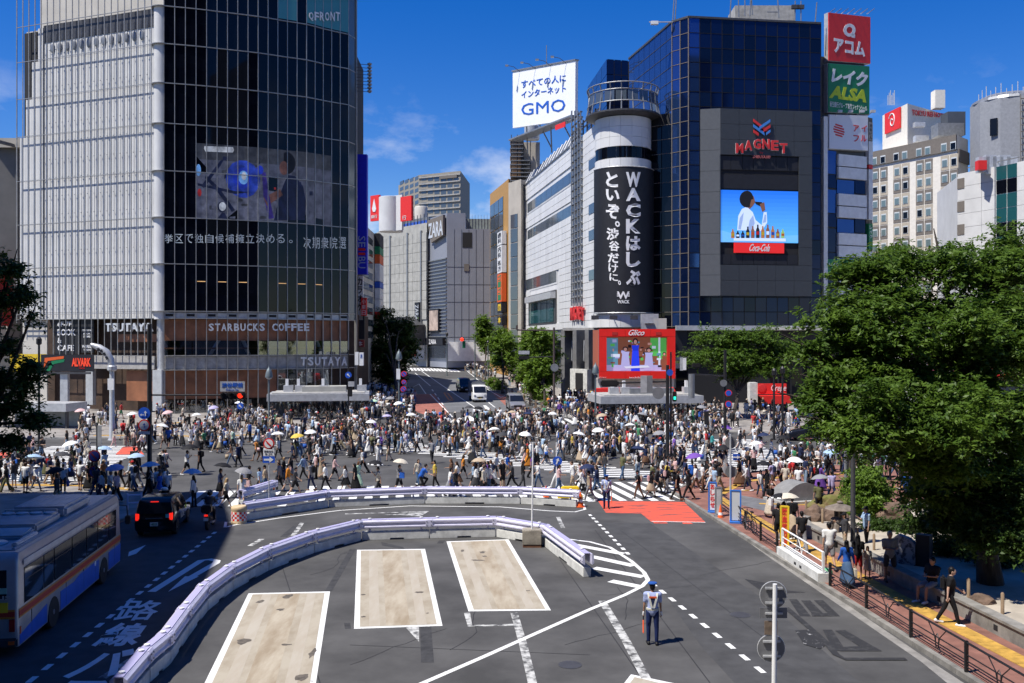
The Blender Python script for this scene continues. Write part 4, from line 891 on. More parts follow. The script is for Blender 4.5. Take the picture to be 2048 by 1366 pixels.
fm.ppoly('canopy', rt, [(776, 640), (830, 634), (852, 650), (850, 690), (828, 676), (790, 660)], .2, 3.2, m_dgrey)
fm.pbox('shop_front', rt, 762, 690, 852, 718, .1, .5, m_conc); fm.pbox('red_notice', rt, 828, 694, 836, 712, .5, .6, m_red_s); fm.pbox('shop_window', rt, 800, 686, 826, 716, .5, .55, m_glass)
MB().lathe(W(842, 435, 214), [(1.4, -1.5), (1.5, 2.2), (1.3, 2.5), (.1, 2.6)], 14).build('water_tank', m_wpanel2, rt, smooth=True)
fz = Fac(W(854, 0, 208).xy, W(894, 0, 198).xy); fg = Fac(W(894, 0, 198).xy, W(981, 0, 198.6).xy)
rt = root('slate_store', W(905, 720, 200), 0, 'slate grey metal clad corner store with slanted rooftop name board', 'building')
zl = zt(426, 198); zr_ = zt(462, 202)
MB().prism([fz.A, fg.A, fg.B, fg.B + Vector((2, 20)), fz.A + Vector((4, 18))], 3.3, zr_).build('wall', m_slate, rt)
MB().prism([fz.A, fg.A, fg.P(fg.u(931), 0).xy, fg.P(fg.u(931), 0, -12).xy, fz.P(0, 0, -10).xy], zr_, zl).build('upper_wall', m_slate, rt)
for c in range(1, 6): fg.box('seam', rt, fg.L * c / 6 - .03, fg.L * c / 6 + .03, 6, zr_ - .1, .0, .05, m_slate_d)
for r in range(1, 6): fg.box('seam', rt, 0, fg.L, 6 + r * 3.7, 6.05 + r * 3.7, .0, .04, m_slate_d)
fg.pbox('grille', rt, 928, 528, 938, 542, .02, .12, m_taupe)
for k in range(26):
 z = 7.5 + k * .75; fz.box('louvre', rt, fz.L * .12, fz.L, z, z + .22, .02, .3, m_grey)
fz.ppoly('sign_board', rt, [(861, 442), (893, 430), (893, 470), (869, 486)], .3, .8, m_taupe); ptext(fz, rt, 'ZARA', 864, 444, 893, 474, .82, m_ltr_s, bold=.02, ext=.05)
fz.pbox('window_display', rt, 863, 618, 882, 664, .3, .6, m_blk); fz.pbox('poster', rt, 864, 621, 881, 661, .6, .65, mat('poster_warm', (.42, .33, .27), .6, var=.4, scale=.5))
fz.pbox('sign_board', rt, 856, 676, 893, 690, .2, .9, m_blk); ptext(fz, rt, 'ZARA', 866, 679, 880, 688, .92, m_ltr, ext=.04)
fz.pbox('vertical_sign', rt, 845, 605, 854, 690, 1.5, 1.9, m_blk); text(fz, rt, 'ZARA', fz.u(846), fz.u(853), fz.z(850, 640), fz.z(850, 610), 1.92, m_ltr_s, turn=True)
fz.pbox('shop_window', rt, 858, 691, 893, 716, .1, .4, m_clear2); fg.pbox('white_hoarding', rt, 896, 684, 981, 722, .05, .5, m_white)
fg.pbox('balcony_plant', rt, 925, 465, 944, 495, .02, .06, m_dark)
fgl = Fac(fg.P(fg.u(932), 0, -3).xy, fg.P(fg.u(982), 0, -3).xy); fgl.pbox('roof_screen', rt, 932, 438, 984, 462, 0, .2, mat('green_grey_screen', (.24, .27, .24), .6, var=.15))
for k in range(9): fgl.pbox('screen_post', rt, 932 + k * 6, 430, 932.5 + k * 6, 462, .2, .3, m_grey)
fo = Fac(W(980, 0, 190).xy, W(1017, 0, 172).xy); fo2 = Fac(W(1017, 0, 172).xy, W(1042, 0, 168).xy)
rt = root('ochre_glass_building', W(1010, 720, 178), 0, 'narrow ochre framed glass building with stacked clinic signs', 'building')
MB().prism([fo.A, fo.B, fo.B + Vector((8, 14)), fo.A + Vector((8, 16))], 2.6, zt(372, 180)).build('wall', m_ochre, rt)
for r in range(11):
 for c in range(3): fo.box('window', rt, fo.L * (.04 + .24 * c), fo.L * (.26 + .24 * c), 5.5 + r * 2.8, 8.1 + r * 2.8, -.05, .1, m_winl, .006)
MB().prism([fo2.A, fo2.B, fo2.B + Vector((6, 16)), fo2.A + Vector((2, 14))], 2.4, zt(362, 170)).build('pale_wall', m_beige_w, rt)
for r in range(10): fo2.box('window', rt, fo2.L * .2, fo2.L * .75, 6 + r * 2.6, 8.4 + r * 2.6, -.05, .08, m_winl, .006)
for k, (y0, y1, m_, t) in enumerate([(464, 490, m_white, '歯科'), (492, 519, m_white, '内科'), (519, 546, m_white, '処方'), (548, 604, m_orange, 'ゴーゴー'), (606, 625, m_blk, 'm'), (632, 650, m_blk, '本')]):
 fo.pbox('sign_plate', rt, 1006, y0, 1015, y1, .2, 1.1, m_)
 n = len(t); hh = (y1 - y0 - 4) / n
 for i, ch in enumerate(t): ptext(fo, rt, ch, 1007.5, y0 + 2 + i * hh, 1013.5, y0 + 1 + (i + 1) * hh, 1.1, m_blk if m_ is m_white else m_yel_s if m_ is m_blk else m_green_s, bold=.02)
pb = W(1055, 360, 172); rt = root('roof_plant_tower', pb, 0, 'rooftop machinery tower with steel stairs under the white billboard', 'roof structure')
f = Fac(W(1022, 0, 172).xy, W(1088, 0, 172).xy)
f.pbox('plant_room', rt, 1042, 282, 1080, 372, -4, -1, m_beige_w)
for k in range(11): f.pbox('platform', rt, 1020 + (k % 2), 282 + k * 8, 1060 if k > 4 else 1046, 283.5 + k * 8, -3, 1, m_grey)
for x in (1022, 1034, 1046, 1060): f.pbox('column', rt, x, 270, x + 1.5, 372, 0, .3, m_dgrey)
MB().lathe(W(1064, 280, 171), [(1.3, 0), (1.4, .2), (1.4, 2.4), (1.2, 2.6), (.1, 2.7)], 14).build('water_tank', m_lgrey, rt, smooth=True)
fb = Fac(W(1025, 0, 164).xy, W(1151.5, 0, 146).xy)
rt = root('roof_billboard', W(1090, 270, 155), 0, 'large white rooftop billboard with big blue lettering', 'billboard')
fb.ppoly('board', rt, [(1025.5, 142), (1151, 120), (1150, 238), (1025.5, 256)], -.5, 0, mat('billboard_white', (.80, .82, .84), .6, var=.03)); fb.ppoly('frame', rt, [(1024.5, 141), (1152, 118), (1152, 120.5), (1024.5, 143.5)], -.6, .15, m_grey)
def ptext_sk(fac, parent, body, q, d, mat_, **k):
 vs, fs, asp = glyphs(body, 0, k.get('bold', 0)); o = []
 for a, b, c in vs:
  x = (q[3][0] * (1 - a) + q[2][0] * a) * (1 - b) + (q[0][0] * (1 - a) + q[1][0] * a) * b
  y = (q[3][1] * (1 - a) + q[2][1] * a) * (1 - b) + (q[0][1] * (1 - a) + q[1][1] * a) * b
  o.append(fac.P(fac.u(x), fac.z(x, y), d + .04 * (c + 1) / 2))
 MB().add(o, fs).build('lettering', mat_, parent)
ptext_sk(fb, rt, 'すべての人に', [(1043, 161), (1132, 148), (1132, 163), (1043, 177)], .03, m_ltr_b, bold=.008)
ptext_sk(fb, rt, 'インターネット', [(1043, 183), (1132, 169), (1132, 184), (1043, 197)], .03, m_ltr_b, bold=.008)
ptext_sk(fb, rt, 'GMO', [(1043, 208), (1131, 197), (1131, 222), (1043, 231)], .03, m_ltr_b, bold=.0)
for k in range(4):
 x = 1040 + k * 31; y = 140 - k * 5.6; u = fb.u(x); z = fb.z(x, y)
 MB().tube([fb.P(u, z - .3, 0), fb.P(u - .4, z + .5, 1.0), fb.P(u - .8, z + .7, 1.9)], .05, 5).build('lamp_arm', m_dgrey, rt); MB().box(fb.P(u - .9, z + .7, 2.1), (.5, .5, .2)).build('lamp', m_grey, rt)
for k in range(5):
 x = 1050 + k * 24; MB().tube([fb.P(fb.u(x), fb.z(x, 245), -.3), fb.P(fb.u(x + (14 if k % 2 else -10)), fb.z(x, 300), -1.5)], .12, 5).build('strut', m_grey, rt)
fb.pbox('catwalk', rt, 1025, 255, 1150, 258, -1.5, .8, m_grey); fb.pbox('red_notice', rt, 1120, 248, 1140, 258, .8, .9, m_red_s)
MB().tube([fb.P(fb.u(1090), fb.z(1090, 130), -.3), fb.P(fb.u(1090), fb.z(1090, 90), -.3)], .07, 5).build('mast', m_grey, rt)
# ================================================================ WHITE AND BLUE GLASS STORE
gm = 1.0
wl = Fac(W(1042, 0, 174).xy, Vector((11.2, 121.0)))
st = root('glass_store', (18, 122, gm), 0, 'white tiled store with rounded corner and blue mirror glass block', 'building')
ZT, ZB = 37.0, 10.6
MB().prism([wl.A, wl.B, wl.B + Vector((22, 3)), wl.A + Vector((26, 6))], ZB, ZT - .3).build('white_core', m_tile_w, st)
bands = [(31.7, 33.3, .12, .78), (26.9, 28.5, .12, .78), (18.0, 19.8, .10, .55)]
wy = [ZB + k * 1.02 for k in range(27)]
ncol = 12; cwid = wl.L / ncol
for r in range(26):
 for c in range(ncol):
  z0, z1 = wy[r], min(wy[r + 1], ZT); u0, u1 = c * cwid, (c + 1) * cwid; uc = (u0 + u1) / 2 / wl.L
  if any(b[0] - .35 < (z0 + z1) / 2 < b[1] + .35 and b[2] < uc < b[3] for b in bands): continue
  if 11.5 < z0 < 16.9 and .14 < uc < .56: continue
  if r > 24 and c % 2: pass
  wl.box('wall_tile', st, u0 + .03, u1 - .03, z0 + .03, z1 - .03, .0, .14 + random.uniform(0, .012), m_tile_w)
for b in bands:
 u0, u1 = wl.L * b[2] + .2, wl.L * b[3]
 n = 9
 wl.box('window_band', st, u0 - .4, u1 + .4, b[0] - .3, b[1] + .3, .02, .06, m_tile_w)
 for k in range(n): wl.box('window', st, u0 + (u1 - u0) * k / n + .05, u0 + (u1 - u0) * (k + 1) / n - .05, b[0], b[1], .06, .1, m_winl, .004)
wl.box('display_frame', st, wl.L * .15, wl.L * .55, 11.6, 16.8, .02, .2, m_dgrey)
for k in range(4): wl.box('display_window', st, wl.L * (.17 + .09 * k), wl.L * (.255 + .09 * k), 11.9, 15.4, .2, .25, m_glass_t, .006)
wl.box('display_head', st, wl.L * .16, wl.L * .55, 15.5, 16.5, .2, 1.0, m_lgrey)
for y0 in (312, 402, 455, 535): wl.pbox('window', st, 1180, y0 + 4, 1196, y0 + 24, .12, .2, m_winl)
for k in range(6): wl.box('stair_opening', st, .4, 3.2, 13 + k * 4, 14.6 + k * 4, .14, .2, m_taupe)
for k in range(14): MB().tube([wl.P(wl.L * (.05 + .05 * k), ZT, .2), wl.P(wl.L * (.05 + .05 * k), ZT + 2.2, -.9)], .09, 4).build('parapet_rib', m_lgrey, st)
wl.box('parapet_rail', st, 0, wl.L * .72, ZT - .1, ZT + .1, -.1, .3, m_grey); wl.box('parapet_panel', st, wl.L * .03, wl.L * .72, ZT + .2, ZT + 2.2, -1.2, -1.0, m_slate)
for x in (1148.5, 1155, 1161, 1166.5): wl.pbox('riser_pipe', st, x, 222, x + 1.3, 612, .35, .5, m_grey)
for k in range(26): wl.pbox('ladder_bracket', st, 1148, 232 + k * 14.5, 1168, 233.2 + k * 14.5, .2, .5, m_dgrey)
cx_, cy_, cr = 14.35, 121.6, 3.62
def cyl(name, z0, z1, r, mat_, n=40, a0=None, a1=None):
 if a0 is None: return MB().lathe((cx_, cy_, 0), [(r, z0), (r, z1)], n).build(name, mat_, st, smooth=True)
 rr = [[(cx_ + q * math.cos(a0 + (a1 - a0) * k / n), cy_ + q * math.sin(a0 + (a1 - a0) * k / n), z) for q, z in ((r - .12, z0), (r, z0), (r, z1), (r - .12, z1))] for k in range(n + 1)]
 return MB().rings(rr).build(name, mat_, st, smooth=True)
cyl('corner_drum', ZB, 37.2, cr - .16, m_tile_w)
for z0, z1 in [(10.6, 12.3), (30.9, 31.9), (33.4, 34.6), (34.63, 35.9), (35.93, 37.2)]:
 for k in range(9):
  a = math.pi * .93 + k * (math.pi * 1.14 / 9); cyl('drum_tile', z0, z1, cr, m_tile_w, 5, a + .004, a + math.pi * 1.14 / 9 - .004)
for k in range(10):
 a = math.pi * .93 + k * (math.pi * 1.14 / 10); cyl('drum_window', 31.95, 33.35, cr - .06, m_glass, 4, a + .01, a + math.pi * 1.14 / 10 - .01)
MB().lathe((cx_, cy_, 0), [(cr - .3, 37.2), (cr + 1.2, 37.6), (cr + 1.2, 37.8), (cr - .3, 37.9)], 32).build('walkway', m_dgrey, st)
for k in range(14):
 a = math.pi * .85 + k * math.pi * 1.3 / 13; c_, s_ = math.cos(a), math.sin(a)
 MB().tube([(cx_ + (cr + 1.1) * c_, cy_ + (cr + 1.1) * s_, 37.8), (cx_ + (cr + .7) * c_, cy_ + (cr + .7) * s_, 40.2), (cx_ + (cr + 1.0) * c_, cy_ + (cr + 1.0) * s_, 41.2)], .09, 5).build('gantry_post', m_grey, st)
for z, r in ((38.9, cr + .95), (40.4, cr + .8), (41.2, cr + 1.0)):
 MB().tube([(cx_ + r * math.cos(math.pi * .85 + k * math.pi * 1.3 / 26), cy_ + r * math.sin(math.pi * .85 + k * math.pi * 1.3 / 26), z) for k in range(27)], .08, 5).build('gantry_rail', m_grey, st)
for k in range(12):
 a = math.pi * .85 + k * math.pi * 1.3 / 12; rr = [[(cx_ + q * math.cos(b), cy_ + q * math.sin(b), z) for q, z in ((cr + .86, 38.95), (cr + .82, 40.3))] for b in (a + .02, a + math.pi * 1.3 / 12 - .02)]
 MB().rings(rr, close=False, caps=False).build('gantry_panel', m_winl, st)
for z in (38.3, 39.0): wl.box('roof_gantry', st, wl.L * .7, wl.L * .98, z, z + .12, -.4, -.2, m_dgrey)
for k in range(8): wl.box('gantry_post', st, wl.L * (.7 + .04 * k), wl.L * (.7 + .04 * k) + .1, ZT, 39.6, -.5, -.3, m_dgrey)
bn = root('curved_banner', (cx_, cy_ - cr, 12.6), 0, 'tall black curved banner with white handwritten lettering on the rounded corner', 'banner')
a0, a1 = math.pi * 1.08, math.pi * 1.985
rb = cr + .35
rr = [[(cx_ + q * math.cos(a0 + (a1 - a0) * k / 30), cy_ + q * math.sin(a0 + (a1 - a0) * k / 30), z) for q, z in ((rb - .1, 12.5), (rb, 12.5), (rb, 30.7), (rb - .1, 30.7))] for k in range(31)]
MB().rings(rr).build('banner_cloth', m_blk, bn, smooth=True)
for z in (12.4, 30.75): MB().tube([(cx_ + rb * math.cos(a0 + (a1 - a0) * k / 24), cy_ + rb * math.sin(a0 + (a1 - a0) * k / 24), z) for k in range(25)], .07, 5).build('frame_bar', m_lgrey, bn)
def wrap(body, x0, y0, x1, y1, bold=.03, shear=0):
 vs, fs, asp = glyphs(body, 0, bold); o = []
 for a, b, c in vs:
  x = x0 + (x1 - x0) * a; y = y1 + (y0 - y1) * b + shear * (a - .5)
  r = (x - CX) / F
  A = r * r + 1; B = -2 * (r * cx_ + cy_); C = cx_ ** 2 + cy_ ** 2 - (rb + .02) ** 2; D = max(B * B - 4 * A * C, 0)
  Y = (-B - math.sqrt(D)) / (2 * A); p = Vector((r * Y, Y)); n_ = (p - Vector((cx_, cy_))).normalized() * (.03 * (c + 1) / 2)
  o.append((p.x + n_.x, p.y + n_.y, H + (CY - y) / F * Y))
 MB().add(o, fs).build('letter', m_ltr, bn)
yy = 343
for ch, y0, y1 in [('W', 344, 374), ('A', 376, 402), ('C', 407, 434), ('K', 438, 467), ('は', 472, 501), ('し', 504, 534), ('ぶ', 540, 571)]: wrap(ch, 1252, y0, 1281, y1, .045)
for ch, x0, x1, y0, y1 in [('と', 1212, 1236, 344, 374), ('い', 1212, 1239, 379, 402), ('ぞ', 1212, 1239, 408, 438), ('。', 1230, 1240, 442, 454), ('渋', 1213, 1238, 456, 481), ('谷', 1218, 1239, 482, 502), ('だ', 1216, 1238, 506, 526), ('け', 1217, 1236, 527, 545), ('に', 1219, 1236, 547, 562), ('。', 1236, 1242, 561, 570)]: wrap(ch, x0, y0, x1, y1, .035 if x1 - x0 > 20 else .02, shear=2)
wrap('W', 1234, 583, 1259, 598, .03); wrap('=', 1234, 587, 1259, 593, .02); wrap('WACK', 1235, 600, 1259, 607, .03)
for x in (1190, 1227, 1268):
 p = W(x, 635, 116.2); MB().tube([p + Vector((0, 2, .4)), p], .06, 5).build('lamp_arm', m_dgrey, st); MB().box(p, (.9, .5, .5)).build('spot_lamp', m_dgrey, st)
fl_ = Fac(W(1126, 0, 124.5).xy, W(1650, 0, 117).xy)
fl_.box('ledge', st, 0, fl_.L, 10.25, 10.6, -2, .3, m_conc)
bx('roof_unit', st, W(1299, 644, 116.5), (2.1, .9, 2.0), m_lgrey); bx('roof_unit', st, W(1319, 648, 116.5), (1.6, .9, 1.4), m_wpanel2)
MB().lathe(W(1299, 647, 116.0) + Vector((0, -.0, 0)), [(.05, 0), (.6, 0), (.6, .02), (.05, .03)], 16).build('fan', m_dgrey, st)
pw = root('red_wall_emblem', wl.P(wl.u(1160), 12), 0, 'red arched lettering emblem low on the white tiled wall', 'sign')
for k, ch in enumerate('MAGNET'): ptext(wl, pw, ch, 1147 + k * 4.5, 616 - 3.5 * math.sin(math.pi * (k + .5) / 6), 1151.3 + k * 4.5, 642 - 3.5 * math.sin(math.pi * (k + .5) / 6), .3, m_ltr_r, ext=.25, bold=.02)
pf = Fac(W(1122, 0, 126).xy, W(1200, 0, 118).xy)
m_pier = mat('pier_grey', (.16, .16, .16), .6, var=.15)
pf.box('base_wall', st, 0, pf.L, gm, 10.3, -2.6, -2.2, m_slate_d)
for k in range(4): pf.box('pier', st, k * pf.L / 3.2, k * pf.L / 3.2 + .9, gm, 10.3, -1.6, .0, m_pier)
for k in range(3):
 u0 = k * pf.L / 3.2 + 1.0; pf.box('louvre_panel', st, u0, u0 + 1.3, 6.2, 9.0, -1.2, -1.0, m_grey)
 for j in range(3): MB().tube([pf.P(u0 + .15 + .4 * j, 6.3, -.95), pf.P(u0 + .35 + .4 * j, 8.9, -.95)], .06, 4).build('louvre_slat', m_lgrey, st)
pf.pbox('door_surround', st, 1144, 738, 1178, 800, -.4, .3, m_conc_w); pf.pbox('door', st, 1155, 746, 1170, 798, .3, .34, m_dark)
wl.box('shop_front', st, 2, wl.L * .9, gm + .6, ZB, -.3, -.1, m_grey); wl.box('dark_window', st, 4, wl.L * .8, 3, 9, -.1, .02, m_glass)
fm0 = Fac(W(1377, 0, 117.6).xy, W(1642, 0, 120.0).xy); fbv = Fac(W(1344, 0, 119.4).xy, W(1377, 0, 117.6).xy); fsd = Fac(W(1258, 0, 135).xy, W(1344, 0, 119.4).xy)
ZG = 49.3
MB().prism([fsd.A, fbv.A, fm0.A, fm0.B, fm0.B + Vector((0, 18)), fsd.A + Vector((6, 14))][:6] if False else [(p.x, p.y + .35) for p in [fsd.A, fbv.A, fm0.A, fm0.B, fm0.B + Vector((0, 18)), fsd.A + Vector((4, 12))]], gm, ZG - .15).build('glass_core', m_dark, st)
nr = 21; rz_ = [10.7 + (ZG - 10.7) * k / nr for k in range(nr + 1)]
m_gl = [m_glass_b, m_glass_n, mat('blue_glass_darker_reflection', (.004, .008, .026), .05, .4)]  # scattered deeper panes carry darker painted reflections on the front
rnd = random.Random(3)
for c in range(12):
 for r in range(nr):
  u0, u1 = fm0.L * c / 12, fm0.L * (c + 1) / 12; z0, z1 = rz_[r], rz_[r + 1]
  if 1 <= c <= 9 and 3 < r < 14: continue
  m_ = m_gl[1] if rnd.random() < .75 else m_gl[2]
  if c == 0: m_ = m_gl[0]
  fm0.box('glass_pane', st, u0 + .05, u1 - .05, z0 + .05, z1 - .05, -.08, -.02, m_, .006)
for c in range(13): fm0.box('mullion', st, fm0.L * c / 12 - .04, fm0.L * c / 12 + .04, 10.6, ZG, -.06, .015, m_black)
for r in range(nr + 1): fm0.box('transom', st, 0, fm0.L, rz_[r] - .025, rz_[r] + .025, -.06, .012, m_black)
for c in range(2):
 for r in range(nr): fbv.box('bevel_pane', st, fbv.L * c / 2 + .05, fbv.L * (c + 1) / 2 - .05, rz_[r] + .05, rz_[r + 1] - .05, -.08, -.02, m_glass_b if c == 0 else m_glass_n, .008)
for c in range(3): fbv.box('mullion', st, fbv.L * c / 2 - .05, fbv.L * c / 2 + .05, 10.6, ZG, -.1, .05, m_taupe)
for r in range(nr + 1): fbv.box('transom', st, 0, fbv.L, rz_[r] - .03, rz_[r] + .03, -.06, .03, m_taupe)
for c in range(8):
 for r in range(11, nr): fsd.box('side_pane', st, fsd.L * c / 8 + .05, fsd.L * (c + 1) / 8 - .05, rz_[r] + .05, rz_[r + 1] - .05, -.08, -.02, m_glass_b, .006)
for r in range(11, nr + 1): fsd.box('transom', st, 0, fsd.L, rz_[r] - .03, rz_[r] + .03, -.06, .03, m_dgrey)
fsd.box('coping', st, -.1, fsd.L, ZG, ZG + .25, -.3, .1, m_dgrey); fm0.box('coping', st, 0, fm0.L, ZG, ZG + .25, -.3, .1, m_dgrey); fbv.box('coping', st, 0, fbv.L, ZG, ZG + .25, -.3, .1, m_dgrey)
frc = Fac(W(1303, 0, 121.0).xy, W(1345, 0, 119.6).xy)
MB().prism([(p.x, p.y + .4) for p in (frc.A, frc.B, frc.B + Vector((0, 6)), frc.A + Vector((0, 6)))], ZB, 38).build('recess_core', m_dark, st)
for c in range(2):
 for r in range(14): frc.box('recess_pane', st, frc.L * c / 2 + .05, frc.L * (c + 1) / 2 - .05, rz_[r] + .04, rz_[r + 1] - .04, .05, .1, m_glass, .01)
for r in range(15): frc.box('transom', st, 0, frc.L, rz_[r] - .03, rz_[r] + .03, .08, .16, m_taupe)
fb1 = Fac(W(1214, 0, 146).xy, W(1312, 0, 148).xy); fb2 = Fac(W(1176, 0, 162).xy, W(1214, 0, 146).xy); zb = zt(117, 146)
MB().prism([(p.x, p.y + .4) for p in (fb2.A, fb1.A, fb1.B, fb1.B + Vector((0, 12)), fb2.A + Vector((6, 6)))], 30, zb - .1).build('rear_core', m_dark, st)
for r in range(5):
 for c in range(7): fb1.box('rear_pane', st, fb1.L * c / 7 + .05, fb1.L * (c + 1) / 7 - .05, zb - 2.4 * (r + 1), zb - 2.4 * r - .1, 0, .06, m_glass_n, .006)
 for c in range(4): fb2.box('rear_pane', st, fb2.L * c / 4 + .06, fb2.L * (c + 1) / 4 - .06, zb - 2.4 * (r + 1), zb - 2.4 * r - .1, 0, .06, m_glass_b, .006)
for x, y, h in [(1350, 40, 4), (1345, 40, 3), (1460, 30, 5), (1478, 28, 6), (1490, 26, 5), (1500, 26, 6), (1505, 24, 5), (1558, 30, 4), (1590, 42, 3), (1602, 42, 3), (1630, 45, 3)]:
 p = W(x, y + 6, 122); MB().tube([p, p + Vector((random.uniform(-.3, .3), 0, h))], .08, 5).build('mast', m_grey, st)
for x in (1590, 1601): bx('flood_lamp', st, W(x, 14, 122), (.9, .4, .5), m_dgrey)
bx('roof_house', st, W(1522, 36, 128), (8, 4, 2.0), m_conc); bx('camera_arm', st, W(1322, 44, 119), (3.0, .12, .12), m_lgrey); MB().box(W(1309, 46, 119), (.9, .5, .4)).build('camera_head', m_white, st)
bx('camera_arm', st, W(1545, 24, 121), (1.4, .1, .1), m_grey)
pn = root('screen_panel', fm0.P(6, 16, .4), 0, 'grey clad panel with red arched emblem and video screen on blue glass', 'panel')
fp = Fac(fm0.P(fm0.u(1436), 0, .9).xy, fm0.P(fm0.u(1618), 0, .9).xy); fpl = Fac(fm0.P(fm0.u(1400), 0, .05).xy, fm0.P(fm0.u(1436), 0, .9).xy)
zb0, zt0 = fp.z(1520, 592), fp.z(1436, 216)
def cells(f, u0, u1, z0, z1, nu, nz, m_, d0=-.2, d1=0):
 for a in range(nu):
  for b in range(nz): f.box('cladding', pn, u0 + (u1 - u0) * a / nu + .015, u0 + (u1 - u0) * (a + 1) / nu - .015, z0 + (z1 - z0) * b / nz + .015, z0 + (z1 - z0) * (b + 1) / nz - .015, d0, d1, m_)
cells(fpl, 0, fpl.L, zb0, zt0, 1, 9, mat('panel_grey', (.105, .112, .12), .5, .1, var=.06))
m_pg = mat('panel_slate', (.044, .050, .058), .5, .1, var=.06)
ua, ub = fp.u(1440), fp.u(1598); zs0, zs1 = fp.z(1520, 530), fp.z(1520, 311)
cells(fp, 0, ua, zs0, zs1, 1, 6, m_pg); cells(fp, ub, fp.L, zs0, zs1, 1, 6, m_pg); cells(fp, 0, fp.L, zs1, zt0, 5, 3, m_pg); cells(fp, 0, fp.L, zb0, zs0, 5, 2, m_pg)
fp.box('back', pn, 0, fp.L, zb0, zt0, -.75, -.25, m_dark)
for k in range(7): fp.box('dark_tile', pn, ua + (ub - ua) * k / 7 + .02, ua + (ub - ua) * (k + 1) / 7 - .02, fp.z(1520, 340), fp.z(1520, 313), -.25, -.15, m_blk)
for k in range(7): fp.box('dark_tile', pn, ua + (ub - ua) * k / 7 + .02, ua + (ub - ua) * (k + 1) / 7 - .02, fp.z(1520, 529), fp.z(1520, 509), -.25, -.15, m_blk)
fp.box('screen_rail', pn, ua, ub, fp.z(1520, 378), fp.z(1520, 350), -.25, -.18, m_blk)
sc = root('drinks_screen', fp.P(fp.u(1520), fp.z(1520, 486)), 0, 'video screen showing a person drinking above a row of bottles', 'screen')
fp.pbox('screen_body', sc, 1441, 381, 1597, 485, -.2, -.12, m_blk)
for k in range(13): fp.pbox('picture_band', sc, 1441, 381 + 8 * k, 1597, 389 + 8 * k, -.13, -.10, mat('screen_sky_%d' % k, (.012 + .006 * k, .13 + .018 * k, .60 + .012 * k), .4, emit=.7))
fp.ppoly('picture_cloud', sc, [(1441, 484), (1441, 460), (1470, 468), (1520, 474), (1597, 470), (1597, 484)], -.10, -.097, mat('screen_haze', (.12, .36, .78), .4, emit=.7))
sw = mat('screen_white', (.48, .58, .78), .4, emit=.6); sk = mat('screen_skin', (.16, .07, .045), .4, emit=.5); sb_ = mat('screen_black', (.015, .012, .012), .4); sw2 = mat('screen_fold', (.26, .36, .60), .4, emit=.5)
fp.ppoly('picture_figure', sc, [(1475, 460), (1477, 432), (1484, 418), (1494, 413), (1506, 424), (1512, 440), (1524, 450), (1528, 424), (1534, 424), (1535, 445), (1524, 462)], -.095, -.09, sw)
for q in [[(1477, 458), (1480, 436), (1488, 424), (1486, 440), (1482, 459)], [(1496, 460), (1500, 440), (1507, 430), (1510, 446), (1504, 461)], [(1526, 446), (1530, 428), (1533, 430), (1533, 444)]]: fp.ppoly('picture_fold', sc, q, -.0895, -.0892, sw2)
fp.ppoly('picture_face', sc, [(1494, 396), (1508, 392), (1511, 404), (1506, 412), (1500, 418), (1492, 412)], -.09, -.085, sk)
n = 16; fp.ppoly('picture_hair', sc, [(1495 + 15.5 * math.cos(2 * math.pi * k / n) * (1 if math.cos(2 * math.pi * k / n) < 0 else .8), 398 + 17 * math.sin(2 * math.pi * k / n)) for k in range(n)], -.089, -.08, sb_)
fp.ppoly('picture_face', sc, [(1503, 399), (1507, 398), (1510, 404), (1506, 412), (1500, 412)], -.079, -.075, sk)
fp.ppoly('picture_bottle', sc, [(1510, 403), (1524, 404), (1529, 410), (1524, 414), (1512, 408)], -.08, -.075, sb_); fp.ppoly('picture_hand', sc, [(1520, 408), (1529, 404), (1531, 420), (1525, 424)], -.074, -.07, sk)
rb_ = random.Random(5)
bc = [mat('bottle_amber', (.35, .14, .04), .4, emit=.5), mat('bottle_black', (.02, .018, .02), .4, emit=.1), mat('bottle_brown', (.22, .09, .05), .4, emit=.4), mat('bottle_green', (.25, .42, .12), .4, emit=.5)]
for k in range(11):
 x = 1466 + k * 10; h = [18, 14, 14, 23, 24, 27, 24, 27, 24, 18, 18][k]; w = 3.4
 fp.ppoly('picture_bottle', sc, [(x - w, 476), (x - w, 476 - h * .62), (x - w * .4, 476 - h * .8), (x - w * .4, 476 - h), (x + w * .4, 476 - h), (x + w * .4, 476 - h * .8), (x + w, 476 - h * .62), (x + w, 476)], -.085, -.07 + .001 * k, bc[[0, 1, 1, 1, 2, 1, 0, 2, 0, 2, 3][k]])
 fp.pbox('picture_label', sc, x - w * .8, 476 - h * .5, x + w * .8, 476 - h * .25, -.07, -.055, [m_yel_s, sw, m_rblue, m_yel_s, m_orange, m_red_s][k % 6])
fp.pbox('picture_shelf', sc, 1468, 476, 1572, 482, -.09, -.072, sw)
sg = root('drinks_sign', fp.P(fp.u(1518), fp.z(1518, 506), .05), 0, 'red sign with white script lettering below the drinks screen', 'sign')
fp.pbox('sign_face', sg, 1468, 486, 1568, 506, -.1, .05, mat('sign_red_lit', (.85, .02, .02), .5, emit=.25)); ptext(fp, sg, 'Coca-Cola', 1499, 488, 1540, 503, .06, m_ltr, bold=.02, shear=.12, ext=.02)
em_ = root('arched_emblem', fp.P(fp.u(1522), fp.z(1522, 320), .05), 0, 'red and blue striped M emblem over red arched lettering on grey panel', 'sign')
m_eb = mat('emblem_blue', (.05, .22, .62), .5); ptsb = [((1505.5, 246), (1539, 270)), ((1505.5, 256), (1530, 270)), ]
for (xa, ya, xb, yb, m_) in [(1506, 236, 1506, 243, m_ltr_r)]: pass
